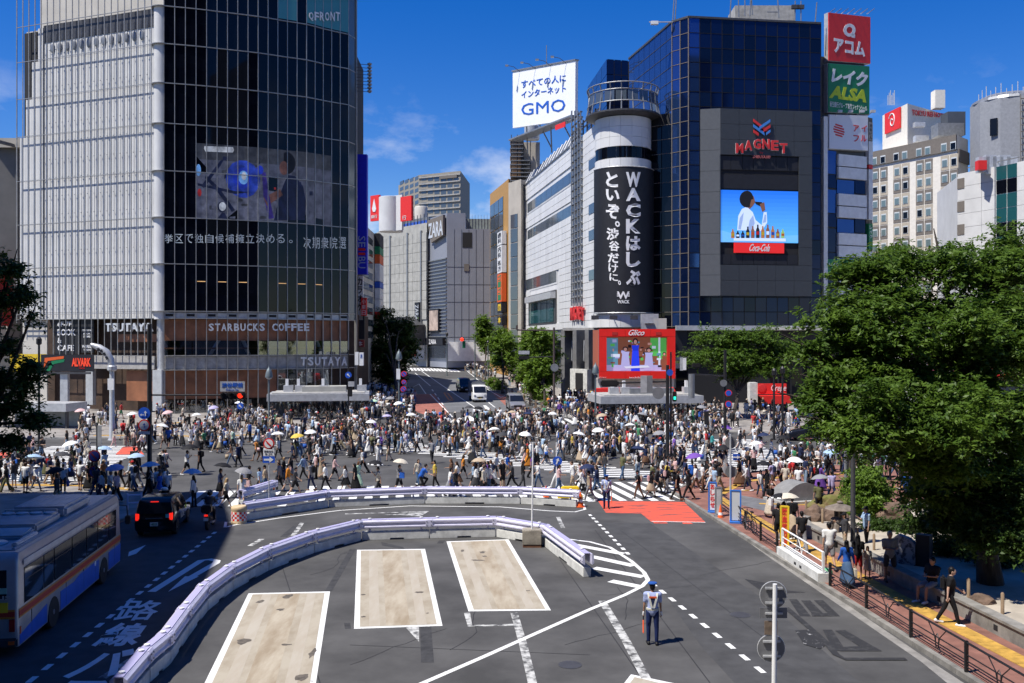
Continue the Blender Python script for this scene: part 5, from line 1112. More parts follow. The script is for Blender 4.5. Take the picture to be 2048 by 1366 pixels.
for k, (p0, p1, w, m_) in enumerate([((1506, 238), (1539, 266), 6, m_ltr_r), ((1506, 249), (1528, 268), 6, m_eb), ((1506, 260), (1516, 269), 6, m_ltr_r), ((1539, 239), (1518, 256), 6, m_eb), ((1539, 250), (1526, 261), 6, m_ltr_r), ((1539, 260), (1531, 268), 5, m_eb)]):
 d = .06 + .03 * k; fp.ppoly('emblem_stripe', em_, [(p0[0], p0[1]), (p0[0], p0[1] + w), (p1[0], p1[1] + w * .6), (p1[0], p1[1] - w * .4)], d, d + .1, m_)
for k, ch in enumerate('MAGNET'):
 x = 1470 + k * 17.6; a = 9 * (1 - ((k - 2.5) / 2.5) ** 2); ptext(fp, em_, ch, x, 287 - a, x + 15.5, 308 - a, .10, m_lgrey, ext=.1, bold=.06); ptext(fp, em_, ch, x + .6, 287.5 - a, x + 15, 307 - a, .2, m_ltr_r, ext=.1, bold=.03)
ptext(fp, em_, 'by', 1519, 303, 1526, 309, .1, m_ltr_r); ptext(fp, em_, 'SHIBUYA109', 1505, 311, 1540, 317, .1, mat('pale_red', (.55, .15, .15), .5))
f = Fac(W(1352, 0, 117.5).xy, W(1660, 0, 120).xy)
f.box('black_fascia', st, 0, f.L, 7.0, 10.2, -.6, -.3, m_blk); f.box('pale_band', st, 0, f.L, 6.5, 6.9, -.5, .1, m_conc); f.box('stone_wall', st, 0, f.L, 3.0, 6.4, -.8, -.5, m_beige_w)
for k in range(12): f.box('shop_window', st, f.L * k / 12 + .15, f.L * (k + 1) / 12 - .15, gm + .1, 5.4, -.5, -.4, m_glass, .01)
f.box('black_edge', st, 0, f.L, 10.2, 10.8, -.3, .2, m_lgrey)
fv = Fac(W(1198, 0, 112.5).xy, W(1350, 0, 112.0).xy)
rt = root('red_framed_screen', fv.P(4.5, 5), 0, 'red framed video screen showing a woman in a blue dress', 'screen')
m_rf = mat('frame_red', (.74, .018, .012), .45, var=.05)
def rp(name, x0, y0, x1, y1, d0, d1, m_): return fv.pbox(name, rt, x0, y0, x1, y1, d0, d1, m_)
for x0, y0, x1, y1 in [(1198, 658, 1250, 673), (1250.4, 658, 1300, 673), (1300.4, 658, 1350, 673), (1198, 673.5, 1213, 742), (1334, 673.5, 1350, 742), (1198, 742.5, 1250, 757), (1250.4, 742.5, 1300, 757), (1300.4, 742.5, 1350, 757)]: rp('frame_panel', x0, y0, x1, y1, -.5, .35, m_rf)
rp('cabinet', 1199, 659, 1349, 756, -1.8, -.5, m_dgrey)
mv = [mat('pic_brown', (.16, .055, .03), .4, emit=.55), mat('pic_teal', (.08, .20, .28), .4, emit=.5), mat('pic_blue', (.01, .03, .50), .4, emit=.7), mat('pic_lav', (.28, .28, .48), .4, emit=.55), mat('pic_green', (.06, .30, .06), .4, emit=.6), mat('pic_skin', (.42, .22, .18), .4, emit=.5), mat('pic_dark', (.02, .015, .02), .4, emit=.1), mat('pic_pale', (.40, .46, .55), .4, emit=.6)]
rp('picture', 1213, 674, 1334, 742, -.3, -.2, mv[0]); rp('picture_wall', 1213, 676, 1236, 740, -.2, -.19, mv[1]); rp('picture_window', 1301, 676, 1318, 712, -.2, -.19, mv[4]); rp('picture_window', 1320, 676, 1333, 718, -.2, -.19, mv[4]); rp('picture_frame', 1317, 675, 1321, 740, -.19, -.185, mv[7])
rp('picture_shelf', 1222, 708, 1240, 714, -.19, -.18, mv[7]); rp('picture_floor', 1213, 730, 1334, 742, -.19, -.182, mv[3])
def fig(xc, yb, yt, c, s, dd):
 h = yb - yt
 fv.ppoly('picture_dress', rt, [(xc - 9 * s, yb), (xc - 6 * s, yt + h * .35), (xc - 7.5 * s, yt + h * .22), (xc + 7.5 * s, yt + h * .22), (xc + 6 * s, yt + h * .35), (xc + 9 * s, yb)], dd, dd + .004, c)
 n = 12; fv.ppoly('picture_hair', rt, [(xc + 5.2 * s * math.cos(2 * math.pi * k / n), yt + h * .1 + h * .10 * math.sin(2 * math.pi * k / n)) for k in range(n)], dd + .004, dd + .008, mv[6])
 fv.ppoly('picture_face', rt, [(xc + 3.2 * s * math.cos(2 * math.pi * k / n), yt + h * .12 + h * .07 * math.sin(2 * math.pi * k / n)) for k in range(n)], dd + .008, dd + .011, mv[5])
rq = random.Random(6)
for k in range(42):
 x, y, w, h = rq.uniform(1214, 1326), rq.uniform(676, 736), rq.uniform(2, 9), rq.uniform(1.5, 7)
 if x + w < 1333 and y + h < 741: rp('picture_detail', x, y, x + w, y + h, -.189, -.181 + .0001 * k, rq.choice(mv[:2] + mv[3:8]))
fig(1271, 742, 676, mv[2], 1.0, -.17); fig(1251, 740, 693, mv[3], 1.1, -.165); fig(1298, 741, 695, mv[3], 1.1, -.165); fig(1329, 740, 704, mv[0], .7, -.165)
fv.ppoly('picture_table', rt, [(1248, 733), (1296, 731), (1300, 735), (1252, 737)], -.15, -.145, mv[7])
ptext(fv, rt, 'Glico', 1257, 659.5, 1289, 671, .36, m_ltr, bold=.01, shear=.15); ptext(fv, rt, 'enchilo', 1258, 753, 1282, 756.5, .36, m_ltr); ptext(fv, rt, 'ビジョン', 1199, 753, 1212, 756, .36, m_ltr)
for x0 in (1224, 1311): rp('grille', x0, 664, x0 + 11, 670, .35, .38, mat('grille_red', (.4, .02, .015), .6))
rp('support_wall', 1192, 757, 1350, 800, -1.6, -1.0, m_conc_w); rp('side_strip', 1186, 660, 1197, 742, -.6, -.1, mat('salmon_strip', (.46, .17, .10), .6))
# ================================================================ RIGHT BACKGROUND
fS = Fac(W(1641, 0, 123).xy, W(1729, 0, 126).xy)
st2 = root('sign_clad_building', W(1685, 760, 125), 0, 'slim white building with bands of blue windows under stacked signs', 'building')
MB().prism([fS.A, fS.B, fS.B + Vector((1.2, 14)), fS.A + Vector((0, 14))], 1.1, fS.z(1690, 120)).build('wall', m_dgrey, st2)
fS.pbox('corner_post', st2, 1640, 235, 1648, 700, 0, .7, m_white)
for k in range(5):
 y = 312 + k * 78
 fS.pbox('blue_window', st2, 1649, y - 10, 1670, y + 36, .1, .2, m_glass_b if k < 2 else m_glass_n, .01); fS.pbox('blue_window', st2, 1649, y + 38, 1670, y + 64, .1, .2, m_glass_n, .01)
 fS.pbox('white_panel', st2, 1672, y, 1728, y + 23, .1, .5, m_white); fS.pbox('white_panel', st2, 1672, y + 25, 1728, y + 47, .1, .5, m_white)
 fS.pbox('ribbon_window', st2, 1672, y + 49, 1706, y + 76, .1, .2, m_glass_b, .01); fS.pbox('ribbon_window', st2, 1708, y + 49, 1728, y + 76, .1, .2, m_glass_n, .01)
fS.pbox('green_band', st2, 1648, 521, 1728, 548, .5, .7, m_green_s); ptext(fS, st2, 'レイク', 1650, 526, 1669, 536, .72, m_ltr, bold=.03); ptext(fS, st2, 'ALSA', 1674, 526, 1700, 538, .72, m_yg, bold=.04)
def bigsign(name, x0, yl0, yr0, x1, yl1, yr1, m_, label):
 rt = root(name, fS.P(fS.u((x0 + x1) / 2), fS.z((x0 + x1) / 2, yl1), .5), 0, label, 'sign', 'stacked lender signs')
 fS.ppoly('sign_face', rt, [(x0, yl0), (x1, yr0), (x1, yr1), (x0, yl1)], .2, .8, m_); fS.ppoly('sign_frame', rt, [(x0 - .8, yl0 - .8), (x1 + .8, yr0 - .8), (x1 + .8, yr1 + .8), (x0 - .8, yl1 + .8)], .0, .7, m_lgrey)
 return rt
r1 = bigsign('red_sign_board', 1649, 29, 38, 1732, 124, 130, m_red_s, 'red square sign with white ring emblem, topmost of the stacked signs')
n = 20
for k in range(n):
 a, b = 2 * math.pi * k / n, 2 * math.pi * (k + 1) / n
 fS.ppoly('emblem_ring', r1, [(1690 + 12 * math.cos(a), 64 + 13 * math.sin(a)), (1690 + 12 * math.cos(b), 64 + 13 * math.sin(b)), (1690 + 6 * math.cos(b), 64 + 6.6 * math.sin(b)), (1690 + 6 * math.cos(a), 64 + 6.6 * math.sin(a))], .8, .83, m_ltr)
fS.pbox('emblem_tail', r1, 1694, 72, 1701, 79, .8, .83, m_ltr); ptext(fS, r1, 'アコム', 1659, 83, 1721, 113, .81, m_ltr, bold=.045)
r2 = bigsign('green_sign_board', 1648, 130, 136, 1730, 226, 231, m_green_s, 'green sign with white and yellow lettering, second of the stacked signs')
ptext(fS, r2, 'レイク', 1655, 143, 1726, 173, .81, m_ltr, bold=.05, shear=.06); ptext(fS, r2, 'ALSA', 1652, 178, 1726, 204, .81, m_yg, bold=.05, shear=.08); ptext(fS, r2, '新生銀行グループ 新生フィナンシャル', 1651, 210, 1725, 221, .81, m_ltr)
r3 = bigsign('white_sign_board', 1650, 232, 234, 1727, 299, 303, mat('sign_white_cool', (.70, .72, .78), .5), 'white sign with red characters, lowest of the stacked signs')
for k in range(5):
 w = [7, 10, 11, 10, 7][k]; fS.ppoly('emblem_bar', r3, [(1669 - w, 262 - 10 + k * 5 - w * .3), (1669 + w, 252 + k * 5 + w * .3), (1669 + w, 255 + k * 5 + w * .3), (1669 - w, 255 + k * 5 - w * .3)], .8, .83, m_ltr_r)
for ch, x, y in (('ア', 1698, 253), ('イ', 1714, 253), ('フ', 1698, 273), ('ル', 1713, 273)): ptext(fS, r3, ch, x, y, x + 11, y + 13, .81, m_ltr_r, bold=.02)
for x in (1662, 1683, 1706, 1728):
 p = fS.P(fS.u(x), fS.z(x, 228), 1.6); MB().tube([fS.P(fS.u(x), fS.z(x, 234), .6), p], .05, 4).build('lamp_arm', m_grey, r3); MB().box(p, (.6, .4, .3)).build('lamp', m_lgrey, r3)
for k in range(7):
 x = 1651 + k * 13; MB().tube([fS.P(fS.u(x), fS.z(x, 30), .4), fS.P(fS.u(x) + .3, fS.z(x, 28) + .3, 1.5)], .05, 4).build('lamp_arm', m_grey, r1)
fN = Fac(W(1731, 0, 128).xy, W(1745, 0, 129).xy)
rt = root('narrow_sign_pole', W(1738, 560, 128), 0, 'narrow vertical stack of small signs at the right of the slim building', 'sign')
fN.pbox('mount', rt, 1732, 235, 1745, 560, -.4, 0, m_taupe)
for y0, y1, m_ in [(246, 282, m_beige_w), (284, 330, m_white), (331, 338, m_red_s), (340, 440, m_white), (448, 500, m_green_s), (504, 520, m_white)]: fN.pbox('sign_plate', rt, 1731, y0, 1739, y1, 0, .5, m_)
for k, ch in enumerate('渋谷ビル'): ptext(fN, rt, ch, 1732.5, 250 + k * 8, 1737.5, 256 + k * 8, .5, m_blk)
for k, ch in enumerate('レイク'): ptext(fN, rt, ch, 1732.5, 452 + k * 9, 1737.5, 459 + k * 9, .5, m_ltr)
fH = Fac(W(1744, 0, 188).xy, W(1914, 0, 172).xy); fHr = Fac(W(1914, 0, 172).xy, W(1936, 0, 176).xy)
ht = root('hotel_building', W(1830, 760, 180), 0, 'cream hotel with brown window columns and red spiral emblem on top', 'building')
zh = fH.z(1905, 272)
m_cream_w = mat('hotel_cream', (.72, .68, .60), .7, var=.06)
MB().prism([fH.A, fH.B, fHr.B, fHr.B + Vector((0, 14)), fH.A + Vector((3, 14))], 3, zh).build('wall', m_cream_w, ht)
zb_ = fH.z(1905, 302); fH.box('brown_top', ht, 0, fH.L, zb_, zh + .1, .0, .3, m_taupe); fHr.box('brown_top', ht, .3, fHr.L, zb_ - 2, zh - 2.5, .0, .3, m_taupe)
colx = [1751, 1768, 1794.5, 1811.5, 1840, 1857.5, 1890, 1908.5]; hh = (fH.z(1890, 326) - fH.z(1890, 357))
wfr = mat('window_frame_pale', (.55, .58, .58), .5)
for ci, x in enumerate(colx):
 u = fH.u(x);
 for r in range(12):
  z = fH.z(1890, 295) - r * hh
  if r: fH.box('brown_panel', ht, u - .85, u + .85, z - 1.35, z + 1.35, .0, .06, m_taupe if (r + ci // 2) % 2 else mat('hotel_tan', (.42, .37, .29), .7, var=.06))
  fH.box('window_frame', ht, u - .58, u + .58, z - .75, z + .75, .3 if r == 0 else .06, .36 if r == 0 else .12, wfr)
  fH.box('window_pane', ht, u - .48, u + .48, z - .65, z + .5, .36 if r == 0 else .12, .4 if r == 0 else .16, mat('hotel_pane', (.16, .22, .22), .1, .2) if random.random() < .8 else m_glass)
ft1 = Fac(W(1765, 0, 196).xy, W(1815, 0, 186).xy); ft2 = Fac(W(1815, 0, 186).xy, W(1899, 0, 196).xy)
MB().prism([ft1.A, ft1.B, ft2.B, ft2.B + Vector((2, 6)), ft1.A + Vector((4, 6))], zh - 3, ft1.z(1815, 207)).build('penthouse', m_cream_w, ht)
ft1.pbox('logo_board', ht, 1773, 221, 1803, 262, .1, .4, m_red_s)
pts = []
for k in range(46):
 t = k / 45; a = .6 + t * 8.4; r_ = .25 + 1.45 * t; pts.append((a, r_))
uc, zc = ft1.u(1788), ft1.z(1788, 242)
MB().tube([ft1.P(uc + math.cos(a) * r_ * .8, zc + math.sin(a) * r_, .45) for a, r_ in pts], .10, 5).build('logo_spiral', m_ltr, ht)
ptext_sk(ft2, ht, 'TOKYU REI HOTEL', [(1823, 219), (1893, 228), (1893, 236), (1823, 231)], .1, m_ltr_r, bold=.03)
bx('vent_duct', ht, W(1838, 250, 185), (2, 1.2, .9), m_lgrey); bx('vent_duct', ht, W(1842, 278, 184), (2.6, 1.2, 1.2), m_lgrey); bx('cooling_unit', ht, W(1906, 250, 182), (3.4, 3, 4.5), m_slate_d); bx('cooling_unit', ht, W(1895, 262, 180), (5, 3, 2.4), m_grey); bx('stair_head', ht, W(1876, 200, 190), (2.0, 2, 3.6), m_cream_w)
for k in range(6): p = W(1776 + k * 2.6, 210, 192); MB().tube([p, p + Vector((0, 0, 2 + (k % 3) * .5))], .08, 4).build('antenna', m_lgrey, ht)
fR = Fac(W(1918, 0, 139).xy, W(2120, 0, 124).xy)
rt = root('white_teal_building', W(1985, 760, 132), 0, 'white panelled building with teal glass strips at the right edge', 'building')
zR = fR.z(1985, 335)
MB().prism([fR.A, fR.B, fR.B + Vector((6, 16)), fR.A + Vector((4, 16))], 1.5, zR - .2).build('core', m_wpanel, rt)
for r in range(14):
 for c in range(5):
  u0, u1 = [(0, 4.2), (4.2, 6.4), (6.4, 10.0), (10.0, 11.4), (11.4, 15)][c]
  z1 = zR - r * 2.0; z0 = z1 - 2.0
  if c in (2, 4):
   fR.box('teal_pane', rt, u0 + .1, (u0 + u1) / 2 - .06, z0 + .06, z1 - .06, .0, .08, m_glass if r % 3 == 1 else m_glass_t, .01); fR.box('teal_pane', rt, (u0 + u1) / 2 + .06, u1 - .1, z0 + .06, z1 - .06, .0, .08, m_glass if r % 3 == 1 else m_glass_t, .01)
  else: fR.box('wall_panel', rt, u0 + .02, u1 - .02, z0 + .02, z1 - .02, .02, .3, m_wpanel)
for k in range(3): fR.pbox('balcony_opening', rt, 1918, 357 + k * 46, 1932, 378 + k * 46, .3, .36, m_taupe)
for k in range(5): p = W(1965 + k * 14, 330, 134); bx('aircon', rt, p, (1.5, 1.0, 2.2 + (k % 2) * .5), m_lgrey)
bx('red_tank', rt, W(1962, 331, 133), (1.2, 1, 1.3), m_red_s); fR.pbox('roof_rail', rt, 1930, 322, 2048, 324, -.6, -.5, m_grey)
cxr, cyr = W(2020, 0, 170).x, 170; zt_ = H + (683 - 195) / F * 165
rt = root('round_grey_tower', (cxr, cyr, 3), 0, 'round grey tower with metal lattice screen and rods on its roof', 'building')
MB().lathe((cxr, cyr, 0), [(6.6, 3), (6.6, zt_)], 11).build('drum', mat('tower_grey', (.26, .27, .29), .7, var=.1), rt)
for k in range(11):
 z = zt_ - .6 - k * 1.15; MB().tube([(cxr + 6.9 * math.cos(a), cyr + 6.9 * math.sin(a), z) for a in [math.pi * 1.42 + j * math.pi * .5 / 10 for j in range(11)]], .09, 4).build('lattice_ring', m_taupe, rt)
for k in range(14):
 a = math.pi * 1.42 + k * math.pi * .5 / 13; MB().tube([(cxr + 6.95 * math.cos(a), cyr + 6.95 * math.sin(a), zt_ - 13), (cxr + 6.95 * math.cos(a), cyr + 6.95 * math.sin(a), zt_ + .2)], .08, 4).build('lattice_bar', m_taupe, rt)
for k in range(20):
 a = math.pi * 1.05 + k * math.pi * .85 / 19; MB().tube([(cxr + 6.2 * math.cos(a), cyr + 6.2 * math.sin(a), zt_), (cxr + 6.2 * math.cos(a), cyr + 6.2 * math.sin(a), zt_ + 1.6 + (k % 3) * .5)], .08, 4).build('roof_rod', m_lgrey, rt)
a = math.pi * 1.22; bx('window', rt, (cxr + 6.62 * math.cos(a), cyr + 6.62 * math.sin(a), zt_ - 5), (.3, 1.2, 3), m_glass, a); MB().lathe((cxr, cyr, zt_), [(6.5, 0), (6.3, .5), (4.5, 1.4), (2, 1.6)], 24).build('roof', m_grey, rt)
rt = root('low_shop_building', (58, 112, 1), 0, 'low pale building glimpsed behind the big tree', 'building'); bx('wall', rt, (66, 118, 6), (36, 8, 11), m_wpanel)
for k in range(8): bx('window', rt, (52 + k * 4.2, 113.9, 7), (3, .12, 2.4), m_glass)
for k in range(8): bx('window', rt, (52 + k * 4.2, 113.9, 2.8), (3.4, .12, 2.6), m_winl)
bx('canopy', rt, (64, 113, 4.7), (30, 1.8, .3), m_red_s)
m_stn = mat('station_wall', (.22, .215, .21), .8, var=.1)
C0 = Vector((-27.3, 36.0)); C3 = Vector((-31.2, 46.9)); dv = Vector((.195, -.98)).normalized()
rt = root('station_block', (-34, 20, 0), 0, 'grey station block beside the bus lane at the far left', 'building')
MB().prism([C3, C0, C0 + dv * 62, C0 + dv * 62 + Vector((-26, 0)), C3 + Vector((-30, -3))], 0, 29.5).build('wall', m_stn, rt)
fq = Fac(C0 + dv * 55, C0)
for k in range(6): fq.box('window_band', rt, 1, fq.L - 1, 5 + k * 4, 7.2 + k * 4, -.1, .08, m_glass)
rt = root('station_concourse', (0, -30, 0), 0, 'grey station building behind the viewpoint', 'building')
bx('wall', rt, (18, -42, 18), (110, 30, 36), m_stn); bx('window_band', rt, (18, -26.9, 14), (100, .3, 3), m_glass); bx('window_band', rt, (18, -26.9, 22), (100, .3, 3), m_glass)
for i, (x, y, w, d, h) in enumerate([(30, -125, 55, 40, 200), (-70, -150, 45, 40, 150), (120, -140, 60, 40, 120)]):
 rt = root('station_tower', (x, y, 0), 0, ['tallest glass tower beyond the station', 'left tower beyond the station', 'right tower beyond the station'][i], 'building', 'towers beyond the station'); bx('wall', rt, (x, y, h / 2), (w, d, h), m_slate_d)
 for k in range(int(h / 9)): bx('window_band', rt, (x, y + d / 2 + .1, 8 + k * 9), (w * .94, .3, 4.5), m_glass)
# ================================================================ TREES AND PLANTS
import numpy as np
def leaf_mat(name, c1, c2, trans=.35):
 m = bpy.data.materials.new(name); m.use_nodes = True; t = m.node_tree; t.nodes.clear()
 o = t.nodes.new('ShaderNodeOutputMaterial'); d = t.nodes.new('ShaderNodeBsdfPrincipled'); tr = t.nodes.new('ShaderNodeBsdfTranslucent'); mx = t.nodes.new('ShaderNodeMixShader'); mx.inputs[0].default_value = trans
 d.inputs['Roughness'].default_value = .5; d.inputs['Specular IOR Level'].default_value = .3
 g = t.nodes.new('ShaderNodeNewGeometry'); n = t.nodes.new('ShaderNodeTexNoise'); n.inputs['Scale'].default_value = 1.1; n.inputs['Detail'].default_value = 3
 t.links.new(g.outputs['Position'], n.inputs['Vector'])
 r = t.nodes.new('ShaderNodeMapRange'); r.inputs['From Min'].default_value = .35; r.inputs['From Max'].default_value = .65; t.links.new(n.outputs['Fac'], r.inputs['Value'])
 ad = t.nodes.new('ShaderNodeMath'); ad.operation = 'MULTIPLY_ADD'; ad.inputs[1].default_value = .6; t.links.new(g.outputs['Random Per Island'], ad.inputs[0]);
 m2 = t.nodes.new('ShaderNodeMath'); m2.operation = 'MULTIPLY'; m2.inputs[1].default_value = .5; t.links.new(r.outputs[0], m2.inputs[0]); t.links.new(m2.outputs[0], ad.inputs[2])
 mc = t.nodes.new('ShaderNodeMixRGB'); mc.inputs['Color1'].default_value = (*c1, 1); mc.inputs['Color2'].default_value = (*c2, 1); t.links.new(ad.outputs[0], mc.inputs['Fac'])
 t.links.new(mc.outputs[0], d.inputs['Base Color']); t.links.new(mc.outputs[0], tr.inputs['Color'])
 t.links.new(d.outputs[0], mx.inputs[1]); t.links.new(tr.outputs[0], mx.inputs[2]); t.links.new(mx.outputs[0], o.inputs[0])
 MATS[name] = m; return m
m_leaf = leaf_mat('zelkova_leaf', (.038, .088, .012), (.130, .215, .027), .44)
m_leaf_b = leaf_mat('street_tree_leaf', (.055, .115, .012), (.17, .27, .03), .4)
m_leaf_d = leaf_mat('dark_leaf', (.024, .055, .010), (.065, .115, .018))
m_pine = leaf_mat('pine_needle', (.07, .14, .018), (.19, .30, .04), .4)
m_bark = mat('bark', (.045, .035, .028), .95, var=.55, scale=6, bump=.9, stretch=(1, 1, .25), detail=9)
def leaves(clumps, n, size, seed, flatten=.45, per=14, pads=0):
 """clumps: (centre, radii). Each is broken into flat pads; leaves sit in small sprays on the pads."""
 rng = np.random.default_rng(seed)
 if pads:
  cl = []
  for c, r in clumps:
   for k in range(pads):
    d = rng.normal(size=3); d /= np.linalg.norm(d); q = .15 + .8 * rng.random() ** .6; s_ = .26 + .34 * rng.random()
    cl.append((Vector((c[0] + d[0] * r[0] * q, c[1] + d[1] * r[1] * q, c[2] + d[2] * r[2] * q * 1.05)), (r[0] * s_ * 1.1, r[1] * s_ * 1.1, r[2] * s_ * .95)))
  clumps = cl
 vol = np.array([c[1][0] * c[1][1] + c[1][0] * c[1][2] for c in clumps]); pr = vol / vol.sum()
 ns = n // per; idx = rng.choice(len(clumps), ns, p=pr)
 C = np.array([tuple(c[0]) for c in clumps])[idx]; Rr = np.array([tuple(c[1]) for c in clumps])[idx]
 d = rng.normal(size=(ns, 3)); d /= np.linalg.norm(d, axis=1)[:, None]
 rad = rng.random(ns) ** .45; wob = 1 + .28 * np.sin(d[:, 0] * 5 + idx) * np.cos(d[:, 1] * 4 + idx * 2) + rng.normal(0, .08, ns)
 S = C + d * Rr * (rad * wob)[:, None]
 out_dir = d.copy(); out_dir[:, 2] *= .4; out_dir /= np.linalg.norm(out_dir, axis=1)[:, None] + 1e-6
 tw = out_dir + rng.normal(size=(ns, 3)) * np.array([.55, .55, .4]); tw[:, 2] += .08; tw /= np.linalg.norm(tw, axis=1)[:, None] + 1e-6
 S = np.repeat(S, per, 0); OD = np.repeat(tw, per, 0); k = ns * per
 tt = rng.random(k)[:, None]; Ln = size * 6.5 * np.repeat(.6 + .8 * rng.random(ns), per)[:, None]
 P = S + OD * Ln * (tt - .25) + rng.normal(size=(k, 3)) * size * np.array([.9, .9, .55]) * (1.1 - .5 * tt)
 P[:, 2] -= (tt[:, 0] ** 2) * Ln[:, 0] * .22
 nrm = rng.normal(size=(k, 3)) * flatten + np.array([0, 0, 1.0]) + OD * .35; nrm /= np.linalg.norm(nrm, axis=1)[:, None]
 a = np.cross(nrm, rng.normal(size=(k, 3))); a /= np.linalg.norm(a, axis=1)[:, None]; b = np.cross(nrm, a)
 s = size * (.7 + .6 * rng.random(k))[:, None]
 v = np.stack([P - a * s, P + b * s * .42 + a * s * .1, P + a * s - nrm * s * .25, P - b * s * .42 + a * s * .1], 1).reshape(-1, 3)
 return v
def leaf_mesh(name, v, mat_):
 nq = len(v) // 4; me = bpy.data.meshes.new(name)
 me.vertices.add(len(v)); me.vertices.foreach_set('co', v.astype(np.float32).ravel())
 me.loops.add(nq * 4); me.loops.foreach_set('vertex_index', np.arange(nq * 4, dtype=np.int32))
 me.polygons.add(nq); me.polygons.foreach_set('loop_start', np.arange(0, nq * 4, 4, dtype=np.int32)); me.polygons.foreach_set('loop_total', np.full(nq, 4, dtype=np.int32))
 me.materials.append(mat_); me.update(calc_edges=True); return me
def tree(name, base, clumps, n, size, label, lm, tr=.3, seed=1, group=None, trunk_top=None, cat='tree', flatten=.45, limb_r=.35, pads=11):
 base = Vector(base); rt = root(name, base, 0, label, cat, group); rnd = random.Random(seed)
 cen = sum((Vector(c[0]) for c in clumps), Vector()) / len(clumps); fork = trunk_top or base.lerp(cen, .45)
 pts = [base + Vector((0, 0, -.1)), base.lerp(fork, .3) + Vector((rnd.uniform(-.12, .12), rnd.uniform(-.1, .1), 0)), base.lerp(fork, .7) + Vector((rnd.uniform(-.15, .15), 0, 0)), fork]
 MB().tube(pts, [tr * 1.35, tr, tr * .85, tr * .75], 10).build('trunk', m_bark, rt, smooth=True)
 for c, r in clumps:
  c = Vector(c); m = fork.lerp(c, .5) + Vector((rnd.uniform(-.3, .3), rnd.uniform(-.3, .3), (c - fork).length * .08))
  MB().tube([fork - Vector((0, 0, .2)), m, c, c + (c - m) * .35], [tr * limb_r * 1.7, tr * limb_r, tr * limb_r * .5, tr * .06], 6).build('limb', m_bark, rt, smooth=True)
  for q in range(2):
   e = c + Vector((rnd.uniform(-1, 1) * r[0], rnd.uniform(-1, 1) * r[1], rnd.uniform(-.2, .9) * r[2])) * .8
   MB().tube([m.lerp(c, .6), m.lerp(e, .75) , e], [tr * limb_r * .5, tr * limb_r * .28, tr * .04], 5).build('twig', m_bark, rt)
 o = link('crown', leaf_mesh('crown', leaves(clumps, n, size, seed, flatten, 14, pads), lm), rt); o['kind'] = 'stuff'
 return rt
def pc(px, py, rx, ry, Y, dy=None, k=1.0):
 return (W(px, py, Y), (rx / F * Y * k, (dy if dy else (rx + ry) / 2 / F * Y) * k, ry / F * Y * k))
big = [pc(1690, 640, 75, 55, 33), pc(1655, 770, 62, 42, 32), pc(1768, 560, 85, 55, 34), pc(1880, 515, 95, 55, 35), pc(1985, 545, 85, 65, 36), pc(1800, 675, 95, 65, 32), pc(1935, 690, 100, 75, 33), pc(1745, 800, 90, 60, 31),
  pc(1650, 840, 48, 30, 31), pc(1752, 880, 80, 36, 30), pc(1870, 830, 105, 75, 30.5), pc(2010, 820, 100, 110, 32), pc(1905, 930, 85, 40, 31), pc(2030, 660, 80, 90, 34), pc(2000, 950, 80, 50, 32.5), pc(1800, 750, 85, 40, 32), pc(1920, 765, 80, 42, 33), pc(1700, 735, 60, 36, 32.5), pc(1820, 900, 70, 34, 31.5), pc(1960, 620, 70, 50, 35), pc(1880, 985, 70, 34, 33), pc(1715, 700, 70, 55, 34), pc(1830, 615, 75, 45, 35), pc(1625, 700, 36, 28, 33), pc(1620, 800, 30, 24, 32)]
tree('zelkova_tree', (16.6, 32.6, .4), big, 150000, .10, 'huge leafy tree with layered green crown filling the right side', m_leaf, .34, 11, trunk_top=Vector((16.3, 32.8, 4.2)))
tree('zelkova_tree', (26.5, 45, .13), [pc(2060, 560, 80, 90, 46), pc(2100, 720, 90, 120, 46), pc(2040, 500, 60, 40, 47), pc(2090, 880, 90, 80, 46)], 22000, .14, 'second big tree at the right edge behind the huge crown', m_leaf, .4, 12)
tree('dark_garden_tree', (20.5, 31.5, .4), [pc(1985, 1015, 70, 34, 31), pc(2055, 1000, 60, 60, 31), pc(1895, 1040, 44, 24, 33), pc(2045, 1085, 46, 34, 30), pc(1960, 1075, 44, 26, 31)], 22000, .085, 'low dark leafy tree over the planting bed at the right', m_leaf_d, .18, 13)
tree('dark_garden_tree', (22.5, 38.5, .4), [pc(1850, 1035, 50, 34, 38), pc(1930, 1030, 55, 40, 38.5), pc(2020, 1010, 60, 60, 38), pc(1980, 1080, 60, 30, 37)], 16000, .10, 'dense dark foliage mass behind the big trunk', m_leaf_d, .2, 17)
tree('plaza_tree', G(1468, 842, .13), [pc(1425, 690, 42, 26, 101), pc(1478, 676, 38, 24, 101), pc(1530, 690, 44, 28, 102), pc(1575, 705, 30, 22, 102), pc(1400, 715, 34, 20, 100), pc(1460, 722, 50, 24, 100), pc(1535, 730, 48, 22, 101), pc(1480, 745, 40, 14, 100)], 26000, .17, 'feathery light green tree in front of the black shop fascia', m_leaf, .22, 14)
tree('street_tree', G(793, 800, .13), [pc(770, 660, 26, 26, 148), pc(800, 655, 22, 24, 147), pc(762, 705, 22, 28, 146), pc(795, 705, 32, 30, 145), pc(812, 690, 20, 26, 147), pc(785, 745, 30, 22, 145), pc(768, 632, 16, 13, 148)], 21000, .26, 'dense dark green tree left of the sloping street', m_leaf_d, .25, 15, 'trees along the sloping street')
